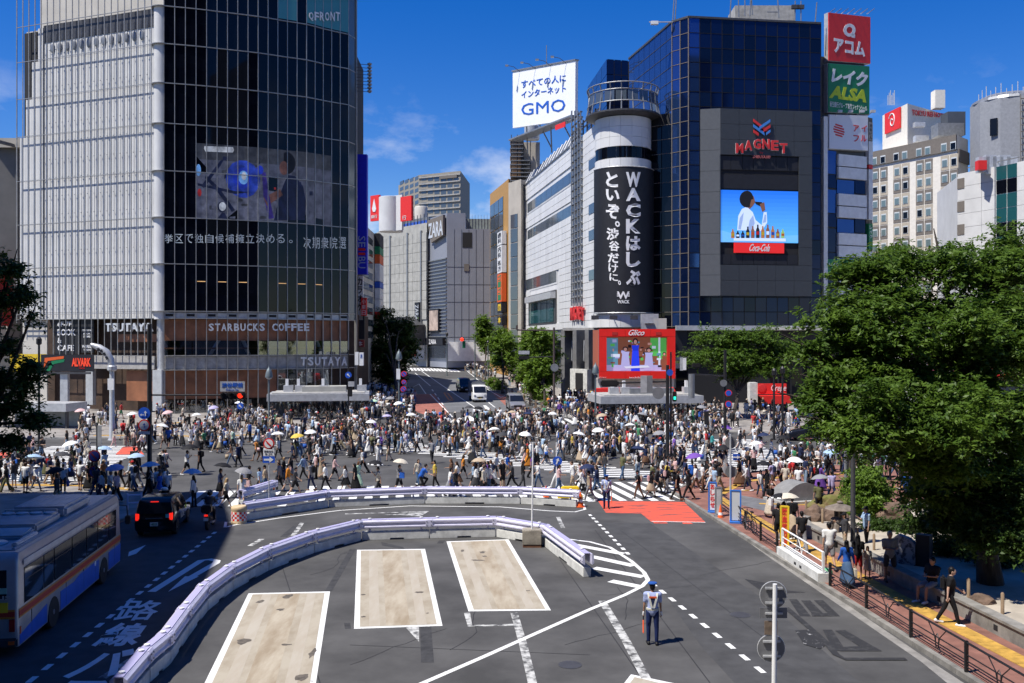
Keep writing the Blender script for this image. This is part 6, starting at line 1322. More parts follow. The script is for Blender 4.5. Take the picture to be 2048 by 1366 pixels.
for i, (px, py, cl, lb) in enumerate([(970, 762, [pc(970, 652, 15, 16, 166), pc(966, 675, 14, 14, 166), pc(978, 690, 13, 12, 165)], 'smallest bright green tree beside the sloping street'),
  (1005, 785, [pc(1000, 670, 18, 18, 142), pc(1014, 690, 20, 20, 141), pc(998, 715, 18, 18, 141), pc(1022, 720, 16, 20, 140)], 'bright green street tree second along the pavement'),
  (1062, 805, [pc(1060, 680, 16, 22, 124), pc(1056, 715, 15, 24, 124), pc(1050, 745, 12, 18, 123)], 'slim bright green tree beside the traffic lamp mast'),
  (1088, 812, [pc(1088, 672, 22, 20, 118), pc(1096, 705, 22, 24, 118), pc(1078, 735, 20, 24, 117), pc(1096, 750, 18, 24, 117), pc(1066, 765, 14, 26, 117)], 'tall bright green tree nearest the white store')]):
 tree('street_tree', G(px, py, .13), cl, 13000, .21, lb, m_leaf_b, .16, 20 + i, 'trees along the sloping street')
left = [pc(-30, 520, 40, 28, 46), pc(22, 545, 26, 20, 46), pc(45, 590, 26, 20, 45.5), pc(5, 600, 30, 22, 46), pc(60, 640, 14, 12, 45), pc(15, 690, 32, 18, 46), pc(-10, 760, 40, 28, 46), pc(50, 765, 30, 24, 45), pc(20, 820, 36, 18, 45), pc(70, 845, 26, 18, 45), pc(15, 880, 32, 16, 45.5), pc(-40, 660, 40, 40, 47), pc(60, 735, 26, 12, 45)]
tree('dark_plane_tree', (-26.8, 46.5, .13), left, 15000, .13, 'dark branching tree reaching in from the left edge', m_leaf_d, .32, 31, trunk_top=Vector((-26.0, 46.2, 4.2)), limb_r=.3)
p0 = G(1745, 1043, .3)
rt = root('pruned_pine', p0, 0, 'small pruned pine with bright green cloud crown in the garden bed', 'tree')
c1 = [pc(1735, 955, 34, 20, 45), pc(1712, 975, 24, 15, 45), pc(1758, 985, 26, 18, 45.3), pc(1730, 1002, 34, 17, 44.6), pc(1758, 1018, 18, 10, 44.6)]
MB().tube([p0, W(1752, 1025, 44.9), W(1738, 1000, 45), W(1735, 965, 45)], [.2, .15, .11, .05], 8).build('trunk', m_bark, rt, smooth=True)
o = link('crown', leaf_mesh('crown', leaves(c1, 20000, .075, 41, .9, 20), m_pine), rt); o['kind'] = 'stuff'
tree('bare_trunk_tree', G(1694, 1022, .13), [pc(1702, 905, 14, 8, 49), pc(1718, 925, 12, 8, 49)], 900, .07, 'thin leaning trunk behind the stone lantern', m_leaf, .13, 43)
m_sand = mat('raked_sand', (.38, .335, .27), .9, var=.15, scale=1.5, detail=8)
wlp = [(14.45, 20), (14.45, 26.4), (14.2, 29.2), (13.6, 36), (13.1, 42.0), (13.3, 43.6), (14.2, 44.6), (16, 45.6), (22, 48)]
bed = pavement('garden_bed', [(14.5, 20), (14.5, 26.4), (14.25, 29.2), (13.65, 36), (13.2, 42), (13.4, 43.5), (14.3, 44.4), (16, 45.4), (22, 47.6), (40, 47.6), (40, 20)], m_sand, .42, 'pale sand garden bed behind the low wall')
gw = root('planter_wall', (13.6, 36, .13), 0, 'low brown concrete wall with vent holes round the garden bed', 'wall')
for a, b in zip(wlp[:-1], wlp[1:]):
 f = Fac(Vector(b), Vector(a)) if Fac(Vector(a), Vector(b)).n.x > 0 else Fac(Vector(a), Vector(b))
 n = max(1, round(f.L / 3.2))
 for k in range(n):
  u0, u1 = f.L * k / n, f.L * (k + 1) / n
  f.box('wall_block', gw, u0 + .006, u1 - .006, .1, .58, -.28, .02, m_conc_d); f.box('coping', gw, u0 + .004, u1 - .004, .58, .66, -.34, .07, m_conc_d)
  if f.L > 2.5: f.box('vent', gw, (u0 + u1) / 2 - .1, (u0 + u1) / 2 + .1, .26, .42, .02, .03, m_dark)
def rock(c, r, m_, label, seed):
 bm = bmesh.new(); bmesh.ops.create_icosphere(bm, subdivisions=3, radius=1)
 for v in bm.verts:
  q = v.co * 1.0; k = 1 + .35 * noise.noise(q * 1.3 + Vector((seed, 0, 0))) + .12 * noise.noise(q * 4 + Vector((0, seed, 0))); v.co = Vector((v.co.x * r[0], v.co.y * r[1], v.co.z * r[2])) * k
 me = bpy.data.meshes.new('garden_rock'); bm.to_mesh(me); bm.free(); me.materials.append(m_)
 return tag(link('garden_rock', me, None, Matrix.Translation(c)), label, 'rock', 'garden rocks')
m_rock = mat('rock_brown', (.13, .085, .06), .9, var=.4, scale=2.5, bump=.5, detail=9); m_rock2 = mat('rock_mossy', (.16, .10, .05), .9, col2=(.13, .14, .03), scale=1.6, bump=.5, detail=9)
rock(G(1630, 1032, .6), (.55, .5, .5), m_rock, 'round brown boulder nearest the low wall', 1); rock(G(1661, 1034, .55), (.75, .5, .42), m_rock, 'wide brown boulder beside the stone lantern', 2)
rock(G(1672, 1008, .7), (.85, .6, .6), m_rock2, 'mossy boulder behind the stone lantern', 3); rock(G(1660, 1012, .55), (1.2, .7, .4), m_rock2, 'flat mossy boulder at the foot of the grey mound', 4); rock(G(1788, 1028, .7), (.8, .6, .55), m_rock, 'dark boulder right of the pruned pine', 5); rock(G(1965, 1202, .45), (.4, .35, .22), m_rock, 'small stone on the sand at the lower right', 6)
mb = MB(); p0 = G(1568, 1009, .13); p1 = G(1652, 1004, .13); n = 14; pr_ = []
f = Fac(p0.xy, p1.xy)
poly = [(0, 0), (f.L, 0), (f.L, .35)] + [(f.L * (1 - k / n), .35 + .75 * math.sin(math.pi * k / n) ** .8) for k in range(1, n)] + [(0, .35)]
rt = root('stone_mound_bench', p0, 0, 'low grey arched stone monument in front of the crowd on the brick square', 'monument'); f.poly('arch_slab', rt, [(u, z + .13) for u, z in poly], -1.4, 0, mat('grey_granite', (.20, .20, .195), .8, var=.15, scale=3)); f.box('plinth', rt, -.2, f.L + .2, .1, .28, -1.7, .3, m_conc)
p = G(1680, 1062, .42)
rt = root('stone_lantern', p, 0, 'weathered stone garden lantern with wide roof', 'lantern'); m_lan = mat('lantern_stone', (.17, .14, .115), .9, var=.35, scale=4, bump=.4)
for k in range(4):
 a = math.pi / 4 + k * math.pi / 2; MB().tube([p + Vector((.38 * math.cos(a), .38 * math.sin(a), 0)), p + Vector((.32 * math.cos(a), .32 * math.sin(a), .3)), p + Vector((.18 * math.cos(a), .18 * math.sin(a), .5))], [.13, .13, .11], 7).build('leg', m_lan, rt, smooth=True)
MB().lathe(p, [(.1, .42), (.42, .46), (.42, .56), (.2, .6)], 6).build('platform', m_lan, rt); MB().lathe(p, [(.24, .58), (.26, .62), (.26, .92), (.22, .95)], 6).build('light_box', m_lan, rt)
for k in range(6):
 a = math.pi / 6 + k * math.pi / 3; bx('opening', rt, p + Vector((.225 * math.cos(a), .225 * math.sin(a), .77)), (.02, .14, .2), m_dark, a)
MB().lathe(p, [(.1, .93), (.66, .98), (.62, 1.04), (.3, 1.16), (.12, 1.22), (.14, 1.28), (.03, 1.34)], 12).build('roof', m_lan, rt, smooth=True)
for i, (px, py) in enumerate([(1612, 1028), (1645, 1046), (1676, 1060), (1715, 1088), (1748, 1100), (1937, 1196), (2005, 1228), (1960, 1030), (1806, 1060)]):
 p = G(px, py, .42); rt = MB().tube([p, p + Vector((0, 0, .62)), p + Vector((0, 0, .66))], [.055, .055, .03], 8).build('garden_stake', mat('stake_wood', (.27, .19, .12), .85, var=.2), None, smooth=True)
 tag(rt, ['wooden stake nearest the round brown boulder', 'wooden stake between the two brown boulders', 'wooden stake in front of the stone lantern', 'wooden stake beside the grey lamp pole', 'wooden stake in the shade behind the standing people', 'wooden stake behind the black backpack walker', 'wooden stake on bright sand at the lower right', 'wooden stake under the big tree trunk', 'wooden stake right of the pruned pine'][i], 'stake', 'garden stakes')
def shrub(px, py, r, h, label, seed, lm=m_leaf_d, n=4000):
 p = G(px, py, .42); rt = root('low_shrub', p, 0, label, 'shrub', 'garden shrubs')
 o = link('foliage', leaf_mesh('foliage', leaves([(p + Vector((0, 0, h * .5)), (r, r * .6, h * .6))], n, .06, seed, .9), lm), rt); o['kind'] = 'stuff'; MB().tube([p, p + Vector((.05, 0, h * .5))], [.05, .02], 6).build('stem', m_bark, rt)
shrub(1760, 1058, .9, .4, 'low clipped shrub beneath the pruned pine', 51); shrub(1820, 1062, .8, .45, 'low shrub right of the pruned pine', 52); shrub(1900, 1110, 1.0, .8, 'dark shrub behind the seated man', 53); shrub(2000, 1130, 1.2, 1.0, 'dark shrub at the right edge of the bed', 54, n=6000); shrub(1950, 1060, 1.4, 1.0, 'wide dark shrub under the big tree', 55, n=6000); shrub(2040, 1090, .8, .7, 'reddish twiggy shrub at the right edge', 56, leaf_mat('red_leaf', (.10, .045, .025), (.22, .10, .06)), 1500)
for i, (px, py, h) in enumerate([(1080, 800, 1.0), (1110, 815, .8), (985, 770, .8), (1000, 778, .9)]):
 p = G(px, py, .13); rt = root('street_hedge', p, 0, ['hedge clump at the foot of the tall street tree', 'small hedge clump nearest the white store pavement', 'farther hedge clump along the street fence', 'hedge clump beside the second street tree'][i], 'hedge', 'street hedges')
 o = link('foliage', leaf_mesh('foliage', leaves([(p + Vector((0, 0, h * .6)), (1.1, 1.1, h * .7))], 2500, .13, 60 + i, .9), m_leaf_b), rt); o['kind'] = 'stuff'; MB().tube([p, p + Vector((.05, 0, h * .5))], [.06, .02], 6).build('stem', m_bark, rt)
f = Fac(G(1786, 1125, .42).xy, G(1830, 1132, .42).xy); rt = root('sticker_wall', f.P(0, .42), 0, 'small pale stone wall covered with scribbles behind the standing man', 'wall')
f.poly('slab', rt, [(0, .4), (f.L, .4), (f.L, 1.2), (f.L * .7, 1.4), (f.L * .2, 1.5), (0, 1.35)], -.3, 0, mat('sticker_slab', (.30, .30, .32), .8, col2=(.06, .06, .07), scale=6, detail=6, lo=.5, hi=.6)); f.box('dark_side', rt, f.L, f.L + .5, .4, 1.6, -.4, -.05, m_blk)
# ================================================================ VEHICLES (built about the origin, nose towards +Y)
m_tyre = mat('tyre', (.018, .018, .018), .85, var=.2)
m_rim = mat('wheel_rim', (.35, .36, .37), .35, .8)
m_tail = mat('tail_lamp', (.75, .02, .01), .3, emit=.9); m_tail0 = mat('tail_lamp_off', (.35, .02, .015), .25)
m_head = mat('head_lamp', (.6, .62, .64), .1, .2)
m_carglass = mat('car_glass', (.010, .012, .015), .03, spec=.6)
m_busglass = mat('bus_glass', (.014, .018, .022), .04, spec=.6)
m_plate = mat('number_plate', (.7, .7, .66), .5)
def wheel(parent, x, y, r, w, name='wheel'):
 s = 1 if x > 0 else -1
 t = MB(); k = 20; prof = [(r * .62, -w / 2), (r * .93, -w / 2), (r, -w * .3), (r, w * .3), (r * .93, w / 2), (r * .62, w / 2)]
 rr = [[Vector((x + q[1] * s, y + q[0] * math.cos(2 * math.pi * j / k), r + q[0] * math.sin(2 * math.pi * j / k))) for j in range(k)] for q in prof]
 ty = t.rings(rr).build('tyre', m_tyre, parent, smooth=True, local=True)
 rr = [[Vector((x + q[1] * s, y + q[0] * math.cos(2 * math.pi * j / k), r + q[0] * math.sin(2 * math.pi * j / k))) for j in range(k)] for q in [(r * .62, w * .25), (r * .6, w * .5), (r * .5, w * .36), (r * .2, w * .38), (r * .16, w * .52), (.005, w * .52)]]
 MB().rings(rr).build('rim', m_rim, ty, smooth=True, local=True)
 return ty
def lb(name, parent, c, d, m_, rot=None, bevel=0):
 return MB().box(c, d, rot).build(name, m_, parent, bevel=bevel, local=True)
def lpoly(name, parent, x, pts, m_, th=.012):
 s = 1 if x > 0 else -1; n = len(pts)
 a = [(x, y, z) for y, z in pts] + [(x + s * th, y, z) for y, z in pts]
 return MB().add(a, [tuple(range(n)), tuple(range(n, 2 * n))] + [(i, (i + 1) % n, n + (i + 1) % n, n + i) for i in range(n)]).build(name, m_, parent, local=True)
def flat_font(parent, body, c, w, h, xdir, zdir, m_, bold=.02):
 vs, fs, asp = glyphs(body, 0, bold); xdir, zdir, c = Vector(xdir), Vector(zdir), Vector(c); n = xdir.cross(zdir)
 return MB().add([c + xdir * (a - .5) * w + zdir * (b - .5) * h + n * .004 * (e + 1) for a, b, e in vs], fs).build('lettering', m_, parent, local=True)
def make_bus():
 m_sil = mat('bus_silver', (.34, .35, .37), .35, .45, var=.12, scale=1.5); m_bb = mat('bus_blue', (.02, .12, .52), .35, var=.1); m_br = mat('bus_red', (.42, .035, .025), .4); m_bo = mat('bus_orange', (.6, .22, .03), .4); m_roof = mat('bus_roof', (.36, .38, .41), .4, .2, var=.2, scale=1.2)
 L, Wd, Ht = 10.4, 2.48, 2.92
 t = root('city_bus', (0, 0, 0), 0, 'silver and blue city bus with red stripe waiting in the shade at the left', 'bus')
 def arch(yc, r=.56, n=9): return [(yc - r * math.cos(math.pi * k / n), .32 + r * math.sin(math.pi * k / n) * .98) for k in range(n + 1)]
 y0, y1 = -L / 2, L / 2; yr, yf = -2.35, 2.95
 out = [(y0, .32)] + arch(yr) + arch(yf) + [(y1, .32), (y1, 1.3), (y1 - .12, 2.75), (y1 - .3, Ht), (y0 + .2, Ht), (y0 + .02, 2.7)]
 n = len(out); mb = MB(); hw = Wd / 2
 st_ = [(-hw, .0), (-hw + .0, 0)]
 rings = []
 for x, ins in [(-hw, .10), (-hw + .03, .03), (-hw + .1, 0), (hw - .1, 0), (hw - .03, .03), (hw, .10)]:
  rings.append([Vector((x if z < 2.6 else x * (1 - .03 * (z - 2.6) / .3), y * (1 - ins / 8), z if z < 2.6 else z - ins)) for y, z in out])
 mb.rings(rings, caps=False); k = len(mb.v)
 for s, rg in ((0, rings[0]), (1, rings[-1])):
  b = mb.v
  base = s * (len(rings) - 1) * n; idx = list(range(base, base + n)); mb.f.append(tuple(idx if s else idx[::-1])); mb.mi.append(0)
 body = mb.build('body', m_sil, t, smooth=True, local=True)
 bmx = bmesh.new(); bmx.from_mesh(body.data); bmesh.ops.triangulate(bmx, faces=[f_ for f_ in bmx.faces if len(f_.verts) > 4]); bmesh.ops.recalc_face_normals(bmx, faces=bmx.faces[:]); bmx.to_mesh(body.data); bmx.free()
 for x in (hw, -hw):
  lpoly('blue_sweep', t, x, [(y0 + .1, .36), (yr - .6, .36), (yr - .6, .9), (y0 + .1, .62)], m_bb)
  lpoly('blue_sweep', t, x, [(yr + .62, .36), (yf - .62, .36), (yf - .62, 1.02), (.2, 1.02), (-.4, .92), (yr + .62, .95)], m_bb); lpoly('blue_sweep', t, x, [(yf + .62, .36), (y1 - .1, .36), (y1 - .05, 1.0), (yf + .62, 1.0)], m_bb)
  lpoly('red_stripe', t, x, [(y0 + .06, 1.16), (y1 - .06, 1.16), (y1 - .06, 1.30), (y0 + .06, 1.30)], m_br); lpoly('orange_line', t, x, [(y0 + .06, 1.105), (y1 - .06, 1.105), (y1 - .06, 1.155), (y0 + .06, 1.155)], m_bo); lpoly('orange_line', t, x, [(y0 + .06, 1.305), (y1 - .06, 1.305), (y1 - .06, 1.35), (y0 + .06, 1.35)], m_bo)
  wy0 = y0 + .45; spans = [(wy0, wy0 + 1.5), (wy0 + 1.58, wy0 + 2.4), (wy0 + 2.48, wy0 + 4.1), (wy0 + 4.18, wy0 + 5.6), (wy0 + 5.68, wy0 + 6.9), (wy0 + 6.98, wy0 + 8.3), (wy0 + 8.38, wy0 + 9.3)]
  for a, b in spans:
   lpoly('side_window', t, x, [(a, 1.42), (b, 1.42), (b, 2.42), (a, 2.42)], m_busglass, .008)
   lpoly('window_bar', t, x, [(a, 2.06), (b, 2.06), (b, 2.085), (a, 2.085)], m_black, .012)
  lpoly('advert_panel', t, x, [(y0 + .4, 2.5), (y1 - .5, 2.5), (y1 - .5, 2.66), (y0 + .4, 2.66)], m_lgrey, .006)
  for yy in (-4.2, -1.2, .6, 1.9, 4.3): lpoly('panel_gap', t, x, [(yy, .4), (yy + .012, .4), (yy + .012, 1.1), (yy, 1.1)], m_dgrey, .0135)
  for yy in (yr, yf): wheel(t, x * .9, yy, .49, .28)
  lpoly('round_badge', t, x, [(1.9 + .09 * math.cos(q * .6), .98 + .09 * math.sin(q * .6)) for q in range(10)], m_white, .016)
  lb('marker_lamp', t, (x * 1.005, y0 + .15, .75), (.02, .08, .2), m_orange)
 yb = y0 - .004
 lb('rear_window', t, (0, y0 + .035, 2.05), (1.9, .05, .85), m_busglass, bevel=.02); flat_font(t, 'bus', (.78, y0 - .012, 1.72), .5, .16, (1, 0, 0), (0, 0, 1), m_lgrey); lb('green_plate', t, (.76, y0 - .002, 1.88), (.36, .02, .16), mat('pale_green_plate', (.25, .5, .42), .5))
 lb('yellow_notice', t, (.72, y0 - .0, 1.42), (.5, .03, .28), m_yel_s); lb('rear_stripe', t, (0, y0 + .0, 1.23), (2.3, .02, .14), m_br); lb('rear_stripe_line', t, (0, y0 + .0, 1.13), (2.3, .018, .05), m_bo); lb('rear_stripe_line', t, (0, y0 + .0, 1.33), (2.3, .018, .05), m_bo)
 lb('bumper', t, (0, y0 + .02, .44), (2.44, .14, .26), m_dgrey, bevel=.04);
 for x in (-1.08, 1.08): lb('tail_lamp', t, (x, y0 + .0, .92), (.14, .05, .34), m_tail0); lb('indicator', t, (x, y0 - .02, .45), (.16, .12, .1), m_orange)
 lb('engine_grille', t, (0, y0 + .0, .85), (1.5, .03, .4), m_dgrey); lb('number_plate', t, (0, y0 - .06, .6), (.42, .02, .2), m_plate)
 lb('windscreen', t, (0, y1 - .06, 1.9), (2.2, .06, 1.2), m_busglass, Matrix.Rotation(R(4), 3, 'X')); lb('destination_board', t, (0, y1 - .16, 2.66), (1.9, .06, .26), m_black)
 for s in (-1, 1): MB().tube([(s * 1.15, y1 - .1, 2.5), (s * 1.42, y1 + .2, 2.4), (s * 1.45, y1 + .22, 2.0)], .025, 6).build('mirror_arm', m_black, t, local=True); lb('mirror', t, (s * 1.45, y1 + .22, 1.85), (.2, .1, .34), m_black, bevel=.03); lb('head_lamp', t, (s * .95, y1, .75), (.4, .06, .22), m_head)
 lb('roof_skin', t, (0, -.05, 2.915), (2.1, 9.6, .06), m_roof, bevel=.025); lb('roof_rib', t, (.95, -.05, 2.95), (.08, 9.4, .05), m_roof); lb('roof_rib', t, (-.95, -.05, 2.95), (.08, 9.4, .05), m_roof)
 ac = lb('air_conditioner', t, (-.05, 1.5, 3.12), (1.75, 2.7, .36), m_roof, bevel=.09);
 for k in range(5): lb('cover_rib', ac, (-.65 + k * .32, 1.5, 3.306), (.03, 2.3, .012), m_lgrey)
 fu = lb('fan_unit', t, (-.1, -1.35, 3.08), (1.75, 2.2, .26), m_roof, bevel=.06)
 for k in range(4): MB().lathe((-.7 + k * .42, -.62, 3.2), [(.17, 0), (.19, .06), (.15, .075), (.02, .06)], 14).build('fan_ring', m_lgrey, fu, smooth=True, local=True)
 lb('fan_rail', fu, (-.1, -.36, 3.3), (1.6, .05, .05), m_lgrey)
 for k in range(5): lb('fan_post', fu, (-.88 + k * .39, -.36, 3.24), (.05, .05, .1), m_lgrey)
 lb('rear_duct', t, (-.1, -3.0, 3.02), (1.7, .9, .18), m_roof, Matrix.Rotation(R(6), 3, 'X'), .05); lb('side_duct', t, (.86, -3.6, 3.0), (.16, 1.7, .12), m_lgrey, bevel=.03)
 MB().lathe((.1, -4.0, 2.94), [(.42, 0), (.42, .04), (.36, .08), (.02, .09)], 18).build('roof_hatch', m_lgrey, t, smooth=True, local=True)
 return t
bus = make_bus(); fwd = Vector((-.139, .990)); lft = Vector((-.99, -.139)); c = Vector((-13.7, 26.1)) + fwd * 5.2 + lft * 1.25
bus.location = (c.x, c.y, 0); bus.rotation_euler = (0, 0, R(8))
def make_car(name, label, prof, glass, wd, paint, wheels, wr=.3, group=None, cat='car', roof_in=.16, tail=False):
 """prof: side outline (y, z) of the whole body; glass: list of (outline, where)."""
 t = root(name, (0, 0, 0), 0, label, cat, group); hw = wd / 2; mb = MB(); rings = []
 zb = max(z for y, z in prof); zs = .95
 def X(x, z): return x * (1 - (roof_in / hw) * max(0, (z - zs) / (zb - zs)) ** 1.1 - (.05 / hw) * max(0, (.5 - z) / .5))
 yc = sum(y for y, z in prof) / len(prof)
 for x, ins in [(-hw, .07), (-hw + .04, .02), (-hw + .14, 0), (0, -.03), (hw - .14, 0), (hw - .04, .02), (hw, .07)]:
  rings.append([Vector((X(x, z), y - math.copysign(ins, y - yc), z - (ins * .8 if z > .6 else -ins * .3))) for y, z in prof])
 mb.rings(rings, caps=True); body = mb.build('body', paint, t, smooth=True, local=True)
 bmx = bmesh.new(); bmx.from_mesh(body.data); bmesh.ops.triangulate(bmx, faces=[f_ for f_ in bmx.faces if len(f_.verts) > 4]); bmesh.ops.recalc_face_normals(bmx, faces=bmx.faces[:]); bmx.to_mesh(body.data); bmx.free()
 for pts in glass['side']:
  for s in (-1, 1):
   n = len(pts); a = [(X(s * hw, z) + s * .004, y, z - .03) for y, z in pts]; b = [(X(s * hw, z) - s * .03, y, z - .03) for y, z in pts]
   MB().add(a + b, [tuple(range(n)), tuple(range(n, 2 * n))] + [(i, (i + 1) % n, n + (i + 1) % n, n + i) for i in range(n)]).build('side_window', m_carglass, t, local=True)
 for key, nm in (('front', 'windscreen'), ('rear', 'rear_window')):
  (ya, za), (yb_, zb_) = glass[key]; off = .035 if key == 'front' else -.035
  a = [(X(s * hw, z) * .93, y + off, z + .01) for (y, z) in ((ya, za), (yb_, zb_)) for s in (-1, 1)]; b = [(v[0], v[1] - off * 1.6, v[2] - .03) for v in a]
  MB().add([a[0], a[1], a[3], a[2], b[0], b[1], b[3], b[2]], [(0, 1, 2, 3), (7, 6, 5, 4), (0, 4, 5, 1), (1, 5, 6, 2), (2, 6, 7, 3), (3, 7, 4, 0)]).build(nm, m_carglass, t, local=True)
 for y in wheels:
  for s in (-1, 1): wheel(t, s * (hw - .11), y, wr, .22); lpoly('wheel_arch', t, s * (hw - .005), [(y + (wr + .06) * math.cos(math.pi * k / 10), wr + (wr + .06) * math.sin(math.pi * k / 10)) for k in range(11)], m_black, .008)
 yf = max(y for y, z in prof); yr = min(y for y, z in prof)
 for s in (-1, 1):
  lb('head_lamp', t, (s * (hw - .24), yf - .05, .72), (.36, .12, .18), m_head, bevel=.03); lb('tail_lamp', t, (s * (hw - .13), yr + .05, .95), (.16, .12, .36), m_tail if tail else m_tail0, bevel=.03); lb('mirror', t, (s * (hw + .1), glass['front'][0][0] - .25, 1.02), (.2, .1, .14), paint, bevel=.03)
 lb('grille', t, (0, yf - .01, .6), (wd * .5, .05, .22), m_black, bevel=.01); lb('number_plate', t, (0, yf + .02, .42), (.34, .02, .17), m_plate); lb('number_plate', t, (0, yr - .02, .62), (.34, .02, .17), m_plate); lb('bumper', t, (0, yf - .05, .33), (wd * .92, .14, .2), paint, bevel=.05); lb('bumper', t, (0, yr + .05, .4), (wd * .92, .14, .24), paint, bevel=.05)
 return t
m_pblack = mat('black_paint', (.008, .008, .010), .12, .1, spec=.6); m_pdk = mat('navy_black_paint', (.012, .014, .022), .15, .1, spec=.6); m_psil = mat('silver_paint', (.36, .36, .36), .28, .6); m_pwhite = mat('van_white', (.72, .72, .70), .35)
taxi_prof = [(-2.15, .35), (-2.2, .7), (-2.16, 1.05), (-2.02, 1.6), (-1.85, 1.72), (-.9, 1.75), (.25, 1.68), (.55, 1.55), (1.15, 1.02), (1.9, .9), (2.15, .75), (2.2, .4), (2.1, .28), (-2.05, .28)]
tg = dict(side=[[(-1.9, 1.02), (-1.0, 1.02), (-1.0, 1.6), (-1.75, 1.58)], [(-.92, 1.02), (.02, 1.02), (.02, 1.58), (-.92, 1.6)], [(.1, 1.02), (.95, 1.02), (.42, 1.5), (.1, 1.56)]], front=((1.12, 1.05), (.58, 1.52)), rear=((-2.16, 1.08), (-2.03, 1.56)))
taxi = make_car('taxi', 'black taxi with glowing tail lamps waiting behind the bus lane line', taxi_prof, tg, 1.7, m_pblack, (-1.35, 1.4), .31, tail=True)
lb('high_brake_lamp', taxi, (0, -2.06, 1.6), (.34, .04, .04), m_tail); MB().ball((0, .1, 1.84), (.17, .1, .1), 12, 7).build('roof_lamp', m_white, taxi, smooth=True, local=True); lb('roof_lamp_base', taxi, (0, .1, 1.74), (.5, .3, .06), m_pblack, bevel=.02); lb('teal_sticker', taxi, (.58, -2.22, .98), (.16, .02, .16), mat('teal_sticker', (.1, .5, .55), .5)); flat_font(taxi, '·4523', (0, -2.235, .62), .26, .1, (1, 0, 0), (0, 0, 1), m_green_s)
flat_font(taxi, 'RIDE', (.862, -.2, .7), .9, .26, (0, 1, 0), (0, 0, 1), m_lgrey); lpoly('green_sticker', taxi, .852, [(.5, .85), (.85, .85), (.85, 1.0), (.5, 1.0)], m_yg); lb('chrome_strip', taxi, (0, -2.22, .88), (.7, .02, .03), m_rim)
p = G(308, 1076); fw = Vector((-.16, .987)); cc_ = p.xy + fw * 2.2; taxi.location = (cc_.x, cc_.y, 0); taxi.rotation_euler = (0, 0, math.atan2(-fw.x, fw.y))
van_prof = [(-2.35, .35), (-2.38, .9), (-2.3, 1.15), (-2.1, 1.75), (-1.85, 1.86), (-.2, 1.87), (.55, 1.76), (1.45, 1.10), (2.1, .92), (2.33, .75), (2.38, .42), (2.25, .26), (-2.2, .26)]
vg = dict(side=[[(-2.1, 1.12), (-1.05, 1.1), (-1.05, 1.7), (-1.9, 1.68)], [(-.97, 1.1), (.2, 1.08), (.2, 1.68), (-.97, 1.7)], [(.28, 1.08), (1.2, 1.05), (.62, 1.56), (.28, 1.66)]], front=((1.45, 1.12), (.6, 1.72)), rear=((-2.32, 1.18), (-2.12, 1.72)))
minivan = make_car('silver_minivan', 'silver people carrier stopped at the mouth of the sloping street', van_prof, vg, 1.82, m_psil, (-1.4, 1.45), .33)
bvan = make_car('black_minivan', 'black people carrier beside the white truck on the sloping street', [(y, z * 1.06) for y, z in van_prof], dict(side=[[(y, z * 1.06) for y, z in q] for q in vg['side']], front=tuple((y, z * 1.06) for y, z in vg['front']), rear=tuple((y, z * 1.06) for y, z in vg['rear'])), 1.85, m_pdk, (-1.4, 1.45), .33)
def put(o, px, py, dx, dy, back):
 h = Vector((dx, dy)).normalized(); p = G(px, py).xy - h * back; o.location = (p.x, p.y, gz(p.y)); sl = math.atan((gz(p.y + 1) - gz(p.y - 1)) / 2)
 o.rotation_euler = (Vector((0, sl)).y * (h.y), 0, math.atan2(-h.x, h.y))
put(minivan, 1036, 823, .13, -1, 2.3); put(bvan, 933, 785, .2, -1, 2.3)
